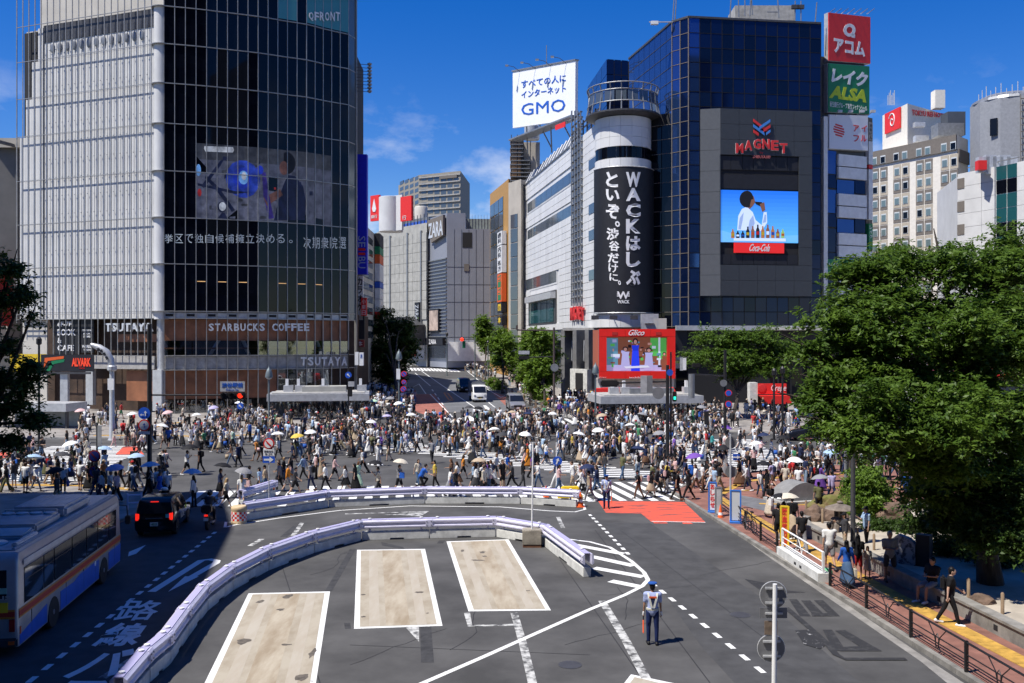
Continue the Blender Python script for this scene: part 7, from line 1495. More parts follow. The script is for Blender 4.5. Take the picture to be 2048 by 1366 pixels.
def make_truck():
 t = root('canvas_truck', (0, 0, 0), 0, 'small white truck with grey canvas load cover on the sloping street', 'truck')
 prof = [(.55, .35), (.55, 1.85), (.75, 1.93), (1.35, 1.86), (1.75, 1.12), (1.86, .95), (1.88, .4), (1.75, .3)]; hw = .78; mb = MB(); rings = []
 for x, ins in [(-hw, .05), (-hw + .05, .01), (hw - .05, .01), (hw, .05)]: rings.append([Vector((x * (1 - .07 * max(0, z - 1)), y - ins * (1 if y > 1.2 else 0), z - (ins if z > 1 else 0))) for y, z in prof])
 mb.rings(rings).build('cab', m_pwhite, t, smooth=True, local=True)
 MB().add([(-.64, 1.42, 1.76), (.64, 1.42, 1.76), (.68, 1.79, 1.14), (-.68, 1.79, 1.14)], [(0, 1, 2, 3)]).build('windscreen', m_carglass, t, local=True)
 for s in (-1, 1): lpoly('side_window', t, s * (hw - .005), [(.75, 1.15), (1.6, 1.15), (1.32, 1.7), (.75, 1.7)], m_carglass); lb('head_lamp', t, (s * .58, 1.86, .78), (.26, .06, .18), m_head, bevel=.03); wheel(t, s * .66, 1.2, .28, .17); wheel(t, s * .66, -1.1, .28, .17); lb('mirror', t, (s * .92, 1.5, 1.3), (.16, .08, .22), m_black, bevel=.02)
 lb('grille', t, (0, 1.88, .6), (.7, .03, .12), m_black); lb('number_plate', t, (0, 1.9, .42), (.33, .02, .16), m_yel_s); lb('bumper', t, (0, 1.86, .38), (1.44, .12, .2), m_pwhite, bevel=.04)
 lb('load_bed', t, (0, -.72, .72), (1.5, 2.4, .34), m_pwhite, bevel=.02); m_canv = mat('canvas_grey', (.16, .17, .18), .8, var=.2, scale=3, bump=.3)
 mb = MB(); rr = [[Vector((x, y, z)) for x, z in [(-.76, .9), (-.76, 2.0), (-.66, 2.2), (0, 2.28), (.66, 2.2), (.76, 2.0), (.76, .9)]] for y in (-1.92, -1.3, -.7, -.1, .5)]
 mb.rings(rr).build('canvas_cover', m_canv, t, smooth=True, local=True)
 for k in range(4): MB().tube([(x, -1.9 + k * .8, z) for x, z in [(-.775, .9), (-.775, 2.0), (-.67, 2.215), (0, 2.295), (.67, 2.215), (.775, 2.0), (.775, .9)]], .018, 5).build('canvas_hoop', m_canv, t, local=True)
 return t
truck = make_truck(); truck.scale = (1.15, 1.15, 1.15); put(truck, 960, 805, .2, -1, 2.1)
sed_prof = [(-2.3, .4), (-2.32, .8), (-2.2, .98), (-1.4, 1.05), (-.85, 1.4), (-.3, 1.47), (.4, 1.44), (1.15, 1.0), (2.1, .86), (2.32, .7), (2.34, .4), (2.2, .26), (-2.2, .26)]
sgl = dict(side=[[(-1.25, 1.05), (-.25, 1.03), (-.25, 1.42), (-.75, 1.4)], [(-.17, 1.03), (.95, 1.0), (.38, 1.38), (-.17, 1.42)]], front=((1.12, 1.03), (.45, 1.42)), rear=((-1.42, 1.08), (-.88, 1.4)))
s1 = make_car('dark_saloon', 'dark saloon car behind the crowd at the right crossing', sed_prof, sgl, 1.75, m_pdk, (-1.4, 1.4), .31, 'dark cars at the right'); put(s1, 1575, 880, -1, .08, 2.3)
s2 = make_car('dark_saloon', 'second dark car partly under the big tree crown at right', taxi_prof, tg, 1.72, m_pblack, (-1.35, 1.4), .31, 'dark cars at the right'); put(s2, 1700, 878, -1, .05, 2.2)
def make_moto():
 t = root('delivery_motorcycle', (0, 0, 0), 0, 'black motorcycle with box and red tail lamp beside the taxi', 'motorcycle')
 for y in (-.68, .68): wheel(t, .001, y, .31, .13)
 MB().tube([(0, -.5, .55), (0, -.1, .42), (0, .25, .5), (0, .5, .85)], [.1, .16, .14, .07], 8).build('frame', m_black, t, smooth=True, local=True)
 lb('engine', t, (0, 0, .42), (.26, .42, .3), m_dgrey, bevel=.05); MB().ball((0, .16, .85), (.16, .28, .15), 12, 8).build('fuel_tank', m_pblack, t, smooth=True, local=True); lb('seat', t, (0, -.35, .82), (.26, .7, .12), m_black, bevel=.05)
 for s in (-1, 1): MB().tube([(s * .1, .68, .31), (s * .09, .5, .95)], .03, 6).build('fork', m_grey, t, local=True); MB().tube([(s * .06, .48, 1.0), (s * .36, .36, 1.08)], .02, 6).build('handlebar', m_black, t, local=True); MB().tube([(s * .34, .4, 1.08), (s * .42, .42, 1.25)], .012, 5).build('mirror_stem', m_black, t, local=True); lb('mirror', t, (s * .43, .42, 1.29), (.14, .03, .08), m_black, bevel=.015)
 MB().tube([(.18, .1, .3), (.2, -.5, .33), (.2, -.85, .42)], [.04, .06, .06], 8).build('exhaust', m_grey, t, smooth=True, local=True)
 lb('top_box', t, (0, -.85, 1.02), (.46, .42, .36), m_black, bevel=.05); lb('rear_fender', t, (0, -.85, .68), (.18, .4, .06), m_black, Matrix.Rotation(R(-20), 3, 'X'), .02); lb('tail_lamp', t, (0, -1.03, .74), (.16, .05, .08), m_tail); lb('number_plate', t, (0, -1.05, .56), (.2, .02, .14), m_plate)
 lb('windshield', t, (0, .58, 1.2), (.4, .03, .34), m_clear, Matrix.Rotation(R(-25), 3, 'X'))
 return t
moto = make_moto(); p = G(413, 1062); mw = Vector((-.12, .99)); q = p.xy + mw * .9; moto.location = (q.x, q.y, 0); moto.rotation_euler = (0, 0, math.atan2(-mw.x, mw.y))
# ================================================================ STREET FURNITURE
def pole(name, px, py, ytop, r, label, cat='pole', m_=m_black, dz=0.0, lean=0, group=None):
 p = G(px, py, dz); rt = root(name, p, 0, label, cat, group); zt1 = H + (CY - ytop) / F * p.y
 MB().tube([p, p + Vector((0, 0, .25)), Vector((p.x + lean, p.y, zt1))], [r * 1.5, r, r * .85], 10).build('pole', m_, rt, smooth=True)
 return rt, p, zt1
def disc_sign(rt, c, r, face, ring=None, back=False, name='sign_disc'):
 c = Vector(c); n = 22
 def disk(rr, y, m_, nm): MB().rings([[c + Vector((rr * math.cos(2 * math.pi * k / n), yy, rr * math.sin(2 * math.pi * k / n))) for k in range(n)] for yy in (y + .012, y)]).build(nm, m_, rt)
 disk(r, 0, ring or face, name)
 if ring: disk(r * .78, -.02, face, 'sign_face')
def bar(rt, c, w, h, ang, m_, d=-.045, name='symbol'):
 MB().box(Vector(c) + Vector((0, d, 0)), (w, .012, h), Matrix.Rotation(ang, 3, 'Y')).build(name, m_, rt)
def arrow(rt, c, s, m_, ang=0, bend=False):
 Rm = Matrix.Rotation(ang, 3, 'Y')
 def P(x, z): return Vector(c) + Rm @ Vector((x * s, 0, z * s)) + Vector((0, -.05, 0))
 pts = [(-.12, -.6), (.12, -.6), (.12, .1), (.36, .1), (0, .6), (-.36, .1), (-.12, .1)]
 MB().add([P(x, z) for x, z in pts], [tuple(range(7))]).build('arrow', m_, rt)
p = Vector((6.02, 21.6, 0)); rt = root('road_sign_pole', p, 0, 'white pole with two round sign backs nearest the viewer', 'sign pole')
Xs = lambda px: (px - CX) / F * 21.6; Zs = lambda py: H + (CY - py) / F * 21.6
MB().tube([p, (Xs(1548), 21.6, Zs(1366)), (Xs(1550), 21.6, Zs(1168))], [.07, .055, .05], 10).build('pole', m_white, rt, smooth=True)
m_back = mat('sign_back', (.20, .20, .205), .5, .3, var=.12, scale=4)
for nm, px, py, r in (('sign_disc', 1550, 1193, .31), ('sign_disc', 1545.5, 1300, .315)):
 c = Vector((Xs(px), 21.72, Zs(py))); n = 26
 MB().rings([[c + Vector((r * math.cos(2 * math.pi * k / n), y, r * math.sin(2 * math.pi * k / n))) for k in range(n)] for y in (.03, .01)]).build(nm, m_back, rt)
 MB().tube([c + Vector((r * math.cos(2 * math.pi * k / 26), .02, r * math.sin(2 * math.pi * k / 26))) for k in range(27)], .012, 6, caps=False).build('rim', m_lgrey, rt)
 for dz_ in (-.17, .17): MB().box(c + Vector((0, -.03, dz_)), (.4, .04, .045)).build('bracket', m_lgrey, rt)
MB().box((Xs(1550), 21.73, Zs(1229)), (.64, .015, .24)).build('sign_plate', m_back, rt); MB().box((Xs(1545), 21.73, Zs(1259)), (.3, .015, .32)).build('sign_plate', mat('rust_plate', (.15, .11, .08), .7, var=.3, scale=6), rt); MB().box((Xs(1550), 21.69, Zs(1229)), (.4, .04, .045)).build('bracket', m_lgrey, rt)
p = G(1064, 1094); rt = root('weighted_sign_pole', p, 0, 'thin white pole in a square concrete weight at the guard rail', 'pole')
MB().box(p + Vector((0, .2, .42)), (.82, .72, .62)).build('concrete_weight', mat('weight_concrete', (.28, .25, .20), .9, var=.3, scale=2.5, bump=.2), rt, bevel=.03); MB().box(p + Vector((0, .2, .05)), (.78, .68, .1)).build('rusty_base', mat('rust', (.14, .06, .03), .9, var=.3), rt)
MB().tube([p + Vector((0, .2, .7)), Vector((p.x + .05, p.y + .2, H + (CY - 885) / F * p.y))], .035, 8).build('pole', m_white, rt, smooth=True); MB().box((p.x + .05, p.y + .2, H + (CY - 886) / F * p.y), (.3, .05, .04)).build('cross_bar', m_lgrey, rt)
rt, p, z = pole('no_parking_sign', 538, 1004, 876, .03, 'round red and white prohibition sign over a blue arrow plate', 'road sign', m_lgrey)
s = p.y / F; disc_sign(rt, (p.x, p.y - .04, H + (CY - 887) * s), 11 * s, m_white, m_red_s); bar(rt, (p.x, p.y - .04, H + (CY - 887) * s), 15 * s, 2.6 * s, R(45), m_red_s)
MB().box((p.x, p.y - .05, H + (CY - 905) * s), (22 * s, .02, 13 * s)).build('sign_plate', m_white, rt); fz_ = Fac((p.x - 11 * s, p.y - .07), (p.x + 11 * s, p.y - .07)); text(fz_, rt, '8-20', 4 * s, 18 * s, H + (CY - 910) * s, H + (CY - 905.5) * s, 0, m_blk, ext=.005); text(fz_, rt, '積載停車', 1.5 * s, 20 * s, H + (CY - 904.5) * s, H + (CY - 900.5) * s, 0, m_blk, ext=.005)
MB().box((p.x, p.y - .05, H + (CY - 919) * s), (24 * s, .02, 13 * s)).build('arrow_plate', m_rblue, rt); arrow(rt, (p.x, p.y - .02, H + (CY - 919) * s), 16 * s, m_white, R(90))
rt, p, z = pole('keep_right_sign', 1113, 985, 885, .04, 'oval blue turn sign on white pole behind the far rail', 'road sign', m_white)
s = p.y / F; disc_sign(rt, (p.x + .05, p.y - .06, H + (CY - 922) * s), 9.5 * s, m_rblue); arrow(rt, (p.x + .05, p.y - .03, H + (CY - 922) * s), 11 * s, m_white, R(20))
rt, p, z = pole('traffic_signal_mast', 299, 990, 648, .14, 'dark signal mast with long arm and red lamp on the left', 'traffic light', m_black)
s = p.y / F; Z = lambda y: H + (CY - y) * s; X_ = lambda x: (x - CX) * s
MB().tube([(p.x, p.y, Z(790)), (X_(445), p.y, Z(790))], .05, 8).build('arm', m_black, rt); MB().box((X_(467), p.y, Z(791)), (50 * s, .3, 13 * s)).build('signal_head', m_black, rt, bevel=.06)
for k, (x, m_) in enumerate(((451, m_blk), (467, m_blk), (482, mat('red_light', (.9, .03, .01), .4, emit=1.4)))):
 c_ = Vector((X_(x), p.y - .17, Z(791))); MB().rings([[c_ + Vector((5.2 * s * math.cos(2 * math.pi * j / 16), y, 5.2 * s * math.sin(2 * math.pi * j / 16))) for j in range(16)] for y in (.02, 0)]).build('lamp', m_, rt); MB().rings([[c_ + Vector((r_ * s * math.cos(math.pi * j / 10), y, r_ * s * math.sin(math.pi * j / 10))) for j in range(11)] for r_, y in ((6, 0), (6, -.22), (5.4, -.22), (5.4, 0))], close=False, caps=False).build('visor', m_black, rt)
MB().box((X_(465), p.y, Z(773)), (49 * s, .06, 20 * s)).build('name_board', m_lgrey, rt); fn = Fac((X_(440), p.y - .04), (X_(490), p.y - .04)); text(fn, rt, '渋谷駅前', 4 * s, 46 * s, Z(775), Z(765), 0, m_ltr_b, ext=.01, bold=.02); text(fn, rt, 'Shibuya Sta.', 12 * s, 38 * s, Z(782), Z(777), 0, m_ltr_b, ext=.01)
disc_sign(rt, (X_(291), p.y - .2, Z(826)), 12 * s, m_rblue); arrow(rt, (X_(294), p.y - .19, Z(826)), 9 * s, m_white); arrow(rt, (X_(287), p.y - .19, Z(829)), 7 * s, m_white, R(-90))
disc_sign(rt, (X_(291), p.y - .2, Z(850)), 12 * s, m_white, m_red_s); arrow(rt, (X_(292), p.y - .21, Z(850)), 8 * s, m_ltr_b); MB().box((X_(291), p.y - .2, Z(865)), (22 * s, .02, 6 * s)).build('sign_plate', m_white, rt)
rt, p, z = pole('double_no_parking_post', 194, 990, 845, .06, 'dark post with two dark blue no parking discs left of the mast', 'road sign', m_dgrey)
s = p.y / F
for yy in (912, 943):
 c_ = ((190 - CX) * s, p.y - .08, H + (CY - yy) * s); disc_sign(rt, c_, 12.5 * s, mat('sign_navy', (.02, .04, .24), .5), mat('sign_maroon', (.30, .03, .03), .5)); bar(rt, c_, 17 * s, 2.5 * s, R(45), MATS['sign_maroon'])
MB().box(((200 - CX) * s, p.y - .06, H + (CY - 872) * s), (8 * s, .03, 42 * s)).build('notice_plate', m_lgrey, rt)
rt, p, z = pole('street_gate_arch', 224, 880, 738, .24, 'white curved street gate arm with lettering beside the tower', 'gate', m_lgrey)
s = p.y / F; pts = [((224 - CX) * s, p.y, H + (CY - 740) * s), ((222 - CX) * s, p.y, H + (CY - 720) * s), ((212 - CX) * s, p.y, H + (CY - 704) * s), ((198 - CX) * s, p.y, H + (CY - 695) * s), ((182 - CX) * s, p.y, H + (CY - 689) * s)]
MB().tube([Vector(q) for q in pts], [.26, .3, .34, .3, .16], 12).build('arm', m_lgrey, rt, smooth=True); MB().lathe((p.x, p.y, H + (CY - 742) * s), [(.3, 0), (.4, .1), (.4, .4), (.3, .5)], 14).build('collar', m_lgrey, rt)
for k, (x, y) in enumerate([(217, 716), (212, 708), (206, 702), (200, 699)]): MB().box(((x - CX) * s, p.y - .34, H + (CY - y) * s), (.22, .03, .26), Matrix.Rotation(R(-30 + k * 6), 3, 'Y')).build('character', m_blk, rt)
MB().box(((226 - CX) * s, p.y - .45, H + (CY - 768) * s), (.55, .04, 1.0)).build('notice', m_white, rt)
def street_lamp(px, py, ytop, label, m_=m_dgrey, plates=()):
 rt, p, z = pole('street_lamp', px, py, ytop + 18, .09, label, 'street lamp', m_, group='bell shaped street lamps')
 MB().lathe((p.x, p.y, z), [(.06, 0), (.12, .05), (.36, .1), (.36, .2), (.3, .55), (.2, .85), (.06, 1.0), (.02, 1.2)], 14).build('lamp_bell', m_, rt, smooth=True); MB().lathe((p.x, p.y, z), [(.05, -.1), (.25, .0), (.25, .1), (.05, .12)], 12).build('lamp_glass', m_lgrey, rt)
 s = p.y / F
 for (x, y, r, kind) in plates:
  c_ = ((x - CX) * s, p.y - .15, H + (CY - y) * s)
  if kind == 'w': MB().box(c_, (r * 1.1 * s, .04, r * 3 * s)).build('notice_plate', m_white, rt)
  else: disc_sign(rt, c_, r * s, m_rblue, m_red_s if kind == 'n' else None); bar(rt, c_, r * 1.4 * s, r * .22 * s, R(45), m_red_s if kind == 'n' else m_white)
 return rt
m_gl = mat('grey_green_metal', (.14, .17, .18), .5, .3)
street_lamp(538, 868, 739, 'tall bell lamp left of the glass kiosk', m_gl, [(482, 812, 5, 'b')][:0]); street_lamp(798, 835, 702, 'bell lamp beside the dark street tree', m_gl, [(797, 748, 7, 'w'), (808, 748, 6, 'n'), (808, 764, 5, 'n'), (807, 778, 6, 'n')])
street_lamp(1191, 850, 730, 'bell lamp left of the red framed screen', m_gl)
for px, py, yt, ys, lb_ in ((697, 850, 700, 750, 'round blue arrow sign on the post beside the kiosk'), (481, 860, 800, 812, 'small blue round sign in the crowd below the copper wall')):
 rt, p, z = pole('blue_round_sign', px, py, yt, .07, lb_, 'road sign', m_black, group='blue round signs'); s = p.y / F; disc_sign(rt, (p.x, p.y - .1, H + (CY - ys) * s), 6.5 * s, m_rblue); arrow(rt, (p.x, p.y - .08, H + (CY - ys) * s), 7 * s, m_white, R(-45))
 if px == 697: MB().box((p.x + .15, p.y, H + (CY - 782) * s), (9 * s, .3, 22 * s)).build('signal_head', m_black, rt, bevel=.04); MB().box((p.x + .3, p.y, H + (CY - 768) * s), (.6, .4, .5)).build('camera_box', m_lgrey, rt)
rt, p, z = pole('traffic_signal_mast', 1335, 945, 730, .13, 'black signal mast with arm in front of the right kiosk', 'traffic light', m_black)
s = p.y / F; Z = lambda y: H + (CY - y) * s; X_ = lambda x: (x - CX) * s
MB().tube([(p.x, p.y, Z(763)), (X_(1205), p.y, Z(767))], .06, 8).build('arm', m_black, rt); MB().box((X_(1219), p.y, Z(767)), (36 * s, .3, 13 * s)).build('signal_head', m_black, rt, bevel=.08); MB().box((X_(1287), p.y - .1, Z(768)), (12 * s, .08, 34 * s)).build('sign_plate', m_lgrey, rt); MB().box((X_(1299), p.y - .1, Z(768)), (11 * s, .08, 34 * s)).build('sign_plate', m_grey, rt)
MB().tube([(p.x + .28, p.y + .3, gz(p.y)), (p.x + .28, p.y + .3, Z(704))], .06, 8).build('second_pole', m_black, rt); disc_sign(rt, (X_(1316), p.y - .2, Z(786)), 12 * s, m_grey); MB().box((X_(1349), p.y, Z(793)), (8 * s, .25, 20 * s)).build('signal_head', m_black, rt, bevel=.04)
m_green_l = mat('green_light', (.02, .8, .45), .4, emit=1.3); MB().box((X_(1349), p.y - .14, Z(796)), (4.5 * s, .02, 6 * s)).build('green_lamp', m_green_l, rt); disc_sign(rt, (X_(1339), p.y - .15, Z(745)), 6.5 * s, m_rblue)
rt, p, z = pole('traffic_signal_mast', 1450, 905, 700, .13, 'dark signal mast with discs beside the feathery plaza tree', 'traffic light', m_black)
s = p.y / F; Z = lambda y: H + (CY - y) * s; X_ = lambda x: (x - CX) * s
MB().tube([(p.x, p.y, Z(752)), (X_(1376), p.y, Z(748))], .06, 8).build('arm', m_black, rt); MB().tube([(X_(1383), p.y, Z(748)), (X_(1383), p.y, Z(796))], .25, 10).build('vertical_box', m_grey, rt, smooth=True); MB().box((X_(1392), p.y, Z(731)), (16 * s, .3, 9 * s)).build('signal_head', m_black, rt, bevel=.05); MB().box((X_(1363), p.y, Z(728)), (6 * s, .06, 26 * s)).build('sign_plate', m_lgrey, rt); MB().box((X_(1369), p.y - .08, Z(728)), (6 * s, .06, 24 * s)).build('sign_plate', m_white, rt)
for y, k in ((766, 0), (786, 1), (808, 1)): c_ = (X_(1456 if k else 1446), p.y - .2, Z(y)); disc_sign(rt, c_, 7 * s, m_rblue if k else m_grey, m_red_s if k else None)
MB().tube([(X_(1415), p.y, Z(823)), (X_(1475), p.y, Z(818))], .05, 6).build('lower_arm', m_black, rt); MB().box((X_(1413), p.y, Z(836)), (9 * s, .3, 26 * s)).build('signal_head', m_black, rt, bevel=.05)
rt, p, z = pole('tall_lamp_mast', 1108, 830, 655, .14, 'brown gantry mast with arm and discs beside the street trees', 'traffic light', mat('brown_mast', (.07, .05, .045), .6, .2)); s = p.y / F
MB().tube([(p.x, p.y, H + (CY - 661) * s), ((1034 - CX) * s, p.y, H + (CY - 660) * s)], .08, 8).build('arm', MATS['brown_mast'], rt); MB().tube([(p.x, p.y, H + (CY - 713) * s), ((1040 - CX) * s, p.y, H + (CY - 715) * s)], .06, 8).build('arm', m_black, rt); MB().box(((1048 - CX) * s, p.y, H + (CY - 705) * s), (22 * s, .1, 7 * s)).build('name_board', m_lgrey, rt); MB().box(((1034 - CX) * s, p.y, H + (CY - 655) * s), (4 * s, .3, 9 * s)).build('signal_head', MATS['brown_mast'], rt); disc_sign(rt, ((1109 - CX) * s, p.y - .2, H + (CY - 735) * s), 8 * s, m_grey); MB().box(((1048 - CX) * s, p.y, H + (CY - 715) * s), (20 * s, .3, 7 * s)).build('signal_head', m_black, rt)
rt, p, z = pole('street_signal', 950, 768, 674, .12, 'slim signal post halfway up the sloping street', 'traffic light', m_gl); s = p.y / F; MB().tube([(p.x, p.y, H + (CY - 678) * s), ((920 - CX) * s, p.y, H + (CY - 679) * s)], .07, 6).build('arm', m_black, rt); MB().box(((924 - CX) * s, p.y, H + (CY - 679) * s), (10 * s, .3, 4 * s)).build('signal_head', m_black, rt); MB().box(((928 - CX) * s, p.y - .1, H + (CY - 689) * s), (6 * s, .1, 14 * s)).build('sign_plate', m_green_s, rt); MB().ball(((924 - CX) * s, p.y - .3, H + (CY - 679) * s), .3, 10, 6).build('red_lamp', MATS['red_light'], rt)
for px, py, yt, lb_ in ((894, 752, 672, 'thin green post at the slate store corner'), (976, 772, 690, 'thin dark post by the street hedge'), (1548, 880, 752, 'black lamp post left of the red shop awning'), (1565, 880, 748, 'black lamp post right of the red shop awning'), (78, 900, 690, 'dark post behind the left tree')):
 rt, p, z = pole('street_post', px, py, yt, .1, lb_, 'post', m_gl if py < 800 else m_black, group='thin street posts'); MB().lathe((p.x, p.y, z), [(.1, 0), (.22, .1), (.22, .5), (.05, .7)], 8).build('cap', m_black, rt)
rt, p, z = pole('steel_lamp_pole', 1706, 1090, 845, .10, 'dark steel lamp pole in front of the pruned pine', 'pole', m_dgrey, .42); MB().lathe((p.x, p.y, p.z), [(.2, 0), (.2, .06), (.1, .1)], 10).build('base_plate', m_dgrey, rt)
rt, p, z = pole('steel_lamp_pole', 1691, 1030, 840, .07, 'pale thin pole left of the dark lamp pole', 'pole', m_grey, .13); MB().lathe((p.x, p.y, p.z), [(.16, 0), (.16, .06), (.08, .1)], 10).build('base_plate', m_grey, rt)
rt, p, z = pole('square_sign_post', 1461, 1040, 868, .05, 'pale post with two round grey sign backs on the square', 'sign pole', m_lgrey, .13); s = p.y / F
for y in (885, 944): disc_sign(rt, ((1463 - CX) * s, p.y + .08, H + (CY - y) * s), 12 * s, m_back)
MB().box(((1472 - CX) * s, p.y - .06, H + (CY - 914) * s), (13 * s, .03, 12 * s)).build('blue_plate', m_rblue, rt); arrow(rt, ((1472 - CX) * s, p.y - .05, H + (CY - 914) * s), 11 * s, m_white, R(90))
def board(name, px, pyb, pyt, w, m_face, m_frame, label, txt=None, mt=None):
 p = G(px, pyb, .13); s = p.y / F; rt = root(name, p, 0, label, 'sign board'); z0, z1 = p.z + .12, H + (CY - pyt) * s; f = Fac((p.x - w / 2, p.y), (p.x + w / 2, p.y - .1))
 f.box('panel', rt, .03, w - .03, z0, z1, -.03, .03, m_face)
 for u in (0, w): f.box('frame_post', rt, u - .035, u + .035, p.z, z1 + .04, -.05, .05, m_frame)
 f.box('top_bar', rt, 0, w, z1, z1 + .06, -.05, .05, m_frame); f.box('foot', rt, -.05, w + .05, p.z, p.z + .08, -.25, .25, m_frame)
 if txt:
  n = len(txt); hh = (z1 - z0) / (n + .4)
  for k, ch in enumerate(txt): text(f, rt, ch, w * .2, w * .8, z1 - hh * (k + 1), z1 - hh * (k + .15), .035, mt, ext=.006, bold=.04, name='character')
 return rt
m_bf = mat('board_blue', (.03, .16, .55), .5)
board('notice_board', 1425, 1024, 966, .36, m_white, m_bf, 'tall narrow white notice board with blue frame on the kerb', 'おしらせ', m_ltr_r); board('notice_board', 1437, 1032, 976, .3, m_lgrey, m_grey, 'narrow grey notice board behind the orange cone'); board('notice_board', 1471, 1045, 982, .46, mat('board_pale', (.55, .58, .6), .5), m_bf, 'pale notice board with bright blue frame beside the bicycle')
m_banner_o = mat('banner_orange', (.75, .26, .03), .6); board('street_banner', 1569, 1100, 1014, .30, m_banner_o, m_yel_s, 'orange and yellow vertical banner with red characters at the fence', '献血協力中', m_ltr_r)
def kiosk(x0, x1, yroof0, yroof1, ybase, Y, label, seed, mirror=False):
 f = Fac(W(x0, 0, Y).xy, W(x1, 0, Y + 1.5).xy); rt = root('glass_kiosk', f.P(f.L / 2, gz(Y)), 0, label, 'kiosk', 'flat roofed glass kiosks'); zr0, zr1, zb2 = f.z((x0 + x1) / 2, yroof1), f.z((x0 + x1) / 2, yroof0), gz(Y) + .13
 f.box('roof_slab', rt, -.3, f.L + .3, zr0, zr1, -5.2, .9, m_lgrey); f.box('roof_top', rt, .2, f.L - .2, zr1, zr1 + .12, -4.8, .4, m_conc)
 n = 7
 for k in range(n): f.box('glass_wall', rt, f.L * k / n + .04, f.L * (k + 1) / n - .04, zb2 + .15, zr0 - .02, -.2, -.16, m_clear2, .003)
 for k in range(n + 1): f.box('frame_post', rt, f.L * k / n - .04, f.L * k / n + .04, zb2, zr0, -.24, -.12, m_dgrey)
 f.box('back_wall', rt, 0, f.L, zb2, zr0, -4.8, -4.6, m_slate_d); f.box('stone_block', rt, .2, f.L * .16, zb2, zr0, -2, -.3, m_grey); f.box('base', rt, 0, f.L, zb2 - .1, zb2 + .15, -4.6, -.1, m_dgrey)
 f.box('skylight', rt, f.L * .32, f.L * .78, zr1 + .12, zr1 + .7, -3.6, -1.0, m_mesh if not mirror else m_grey)
 for u in (.12, .24, .5, .9): f.box('roof_unit', rt, f.L * u, f.L * u + 1.0, zr1 + .1, zr1 + .8, -2.2, -1.4, m_lgrey); f.box('camera', rt, f.L * u + .2, f.L * u + .5, zr1 + .8, zr1 + 1.5, -1.9, -1.6, m_white)
 return rt
kiosk(541, 733, 787, 801, 836, 99, 'flat roofed glass kiosk in front of the dark tower corner', 1); kiosk(1203, 1396, 791, 806, 842, 98, 'flat roofed glass kiosk below the red framed screen', 2, True)
f = Fac(W(1190, 0, 106).xy, W(1352, 0, 105.4).xy); rt = root('red_awning', f.P(4, 4), 0, 'row of red awnings with white script under the red screen', 'awning')
for x0, x1 in ((1190, 1252), (1254, 1285), (1312, 1351)): f.ppoly('awning_panel', rt, [(x0, 776), (x1 - 6, 774), (x1, 786), (x0 - 3, 790)], 0, 1.4, m_red_s)
ptext(f, rt, 'くすり', 1218, 776, 1246, 785, 1.42, m_ltr, bold=.02); f.pbox('shop_back', rt, 1190, 790, 1352, 840, -.6, -.2, m_intr)
f2_ = Fac(W(1512, 0, 109).xy, W(1572, 0, 109).xy); rt = root('red_crepe_shop', f2_.P(1, 1), 0, 'small red shop front with white script sign and awning', 'shop'); f2_.pbox('side_wall', rt, 1499, 765, 1514, 828, -1, .3, m_conc_w); f2_.pbox('sign_board', rt, 1514, 767, 1571, 788, 0, .4, m_red_s); ptext(f2_, rt, 'Crepe', 1540, 769, 1570, 785, .42, m_ltr, shear=.1); MB().ball(f2_.P(f2_.u(1522), f2_.z(1522, 776), .45), (.5, .05, .5), 12, 6).build('round_badge', m_ltr_r, rt)
f2_.ppoly('awning', rt, [(1514, 790), (1571, 790), (1576, 806), (1530, 806)], .3, 1.6, m_red_s); f2_.pbox('shop_back', rt, 1514, 790, 1576, 840, -.5, -.1, m_intr); f2_.pbox('counter', rt, 1520, 822, 1570, 836, .1, .6, m_conc_d)
fk_pts = [(10.75, 51.2), (10.8, 48.8), (10.82, 46.3), (10.82, 43.6), (10.82, 40.9), (10.92, 38.7)]
fk2 = [(11.27, 33.3), (11.5, 30.5), (11.67, 27.5), (11.89, 24.6), (12.1, 21.7), (12.3, 18.8)]
def fence(P, label, fancy):
 rt = root('pavement_fence', (P[0][0], P[0][1], .13), 0, label, 'fence', 'black pavement fences'); zb3 = .13
 for i, (x, y) in enumerate(P):
  MB().box((x, y, zb3 + .42), (.09, .09, .84)).build('post', m_black, rt, bevel=.01)
 for a, b in zip(P[:-1], P[1:]):
  A, B = Vector((*a, zb3)), Vector((*b, zb3))
  for h, r in ((.80, .03), (.48, .018), (.32, .018), (.16, .018)): MB().tube([A + Vector((0, 0, h)), B + Vector((0, 0, h))], r, 6).build('rail', m_black, rt)
  if fancy:
   m = (A + B) / 2; t = (B - A).normalized()
   for s in (-1, 1):
    MB().tube([m + t * s * .04 + Vector((0, 0, .18)), m + t * s * .14 + Vector((0, 0, .5)), m + t * s * .46 + Vector((0, 0, .78))], .016, 5).build('ornament', m_black, rt)
   MB().tube([m + Vector((0, 0, .2)) - t * .07, m + Vector((0, 0, .48)) - t * .08, m + Vector((0, 0, .58)), m + Vector((0, 0, .48)) + t * .08, m + Vector((0, 0, .2)) + t * .07], .014, 5).build('ornament', m_black, rt)
fence(fk_pts, 'black fence with plain rails beside the notice boards', False); fence(fk2, 'black fence with fan ornaments at the lower right kerb', True)
A, B = Vector((10.98, 38.3, .13)), Vector((11.2, 33.8, .13)); f = Fac(A.xy, B.xy); f = Fac(B.xy, A.xy) if f.n.x > 0 else f
rt = root('white_railing', (A + B) / 2, 0, 'white railing on a concrete block between the black fences', 'railing'); f.box('concrete_block', rt, 0, f.L, .0, .46, -.25, .2, m_conc_w)
for u in (f.L * .45, f.L * .58): f.box('drain_hole', rt, u, u + .22, .22, .32, .2, .205, m_dark)
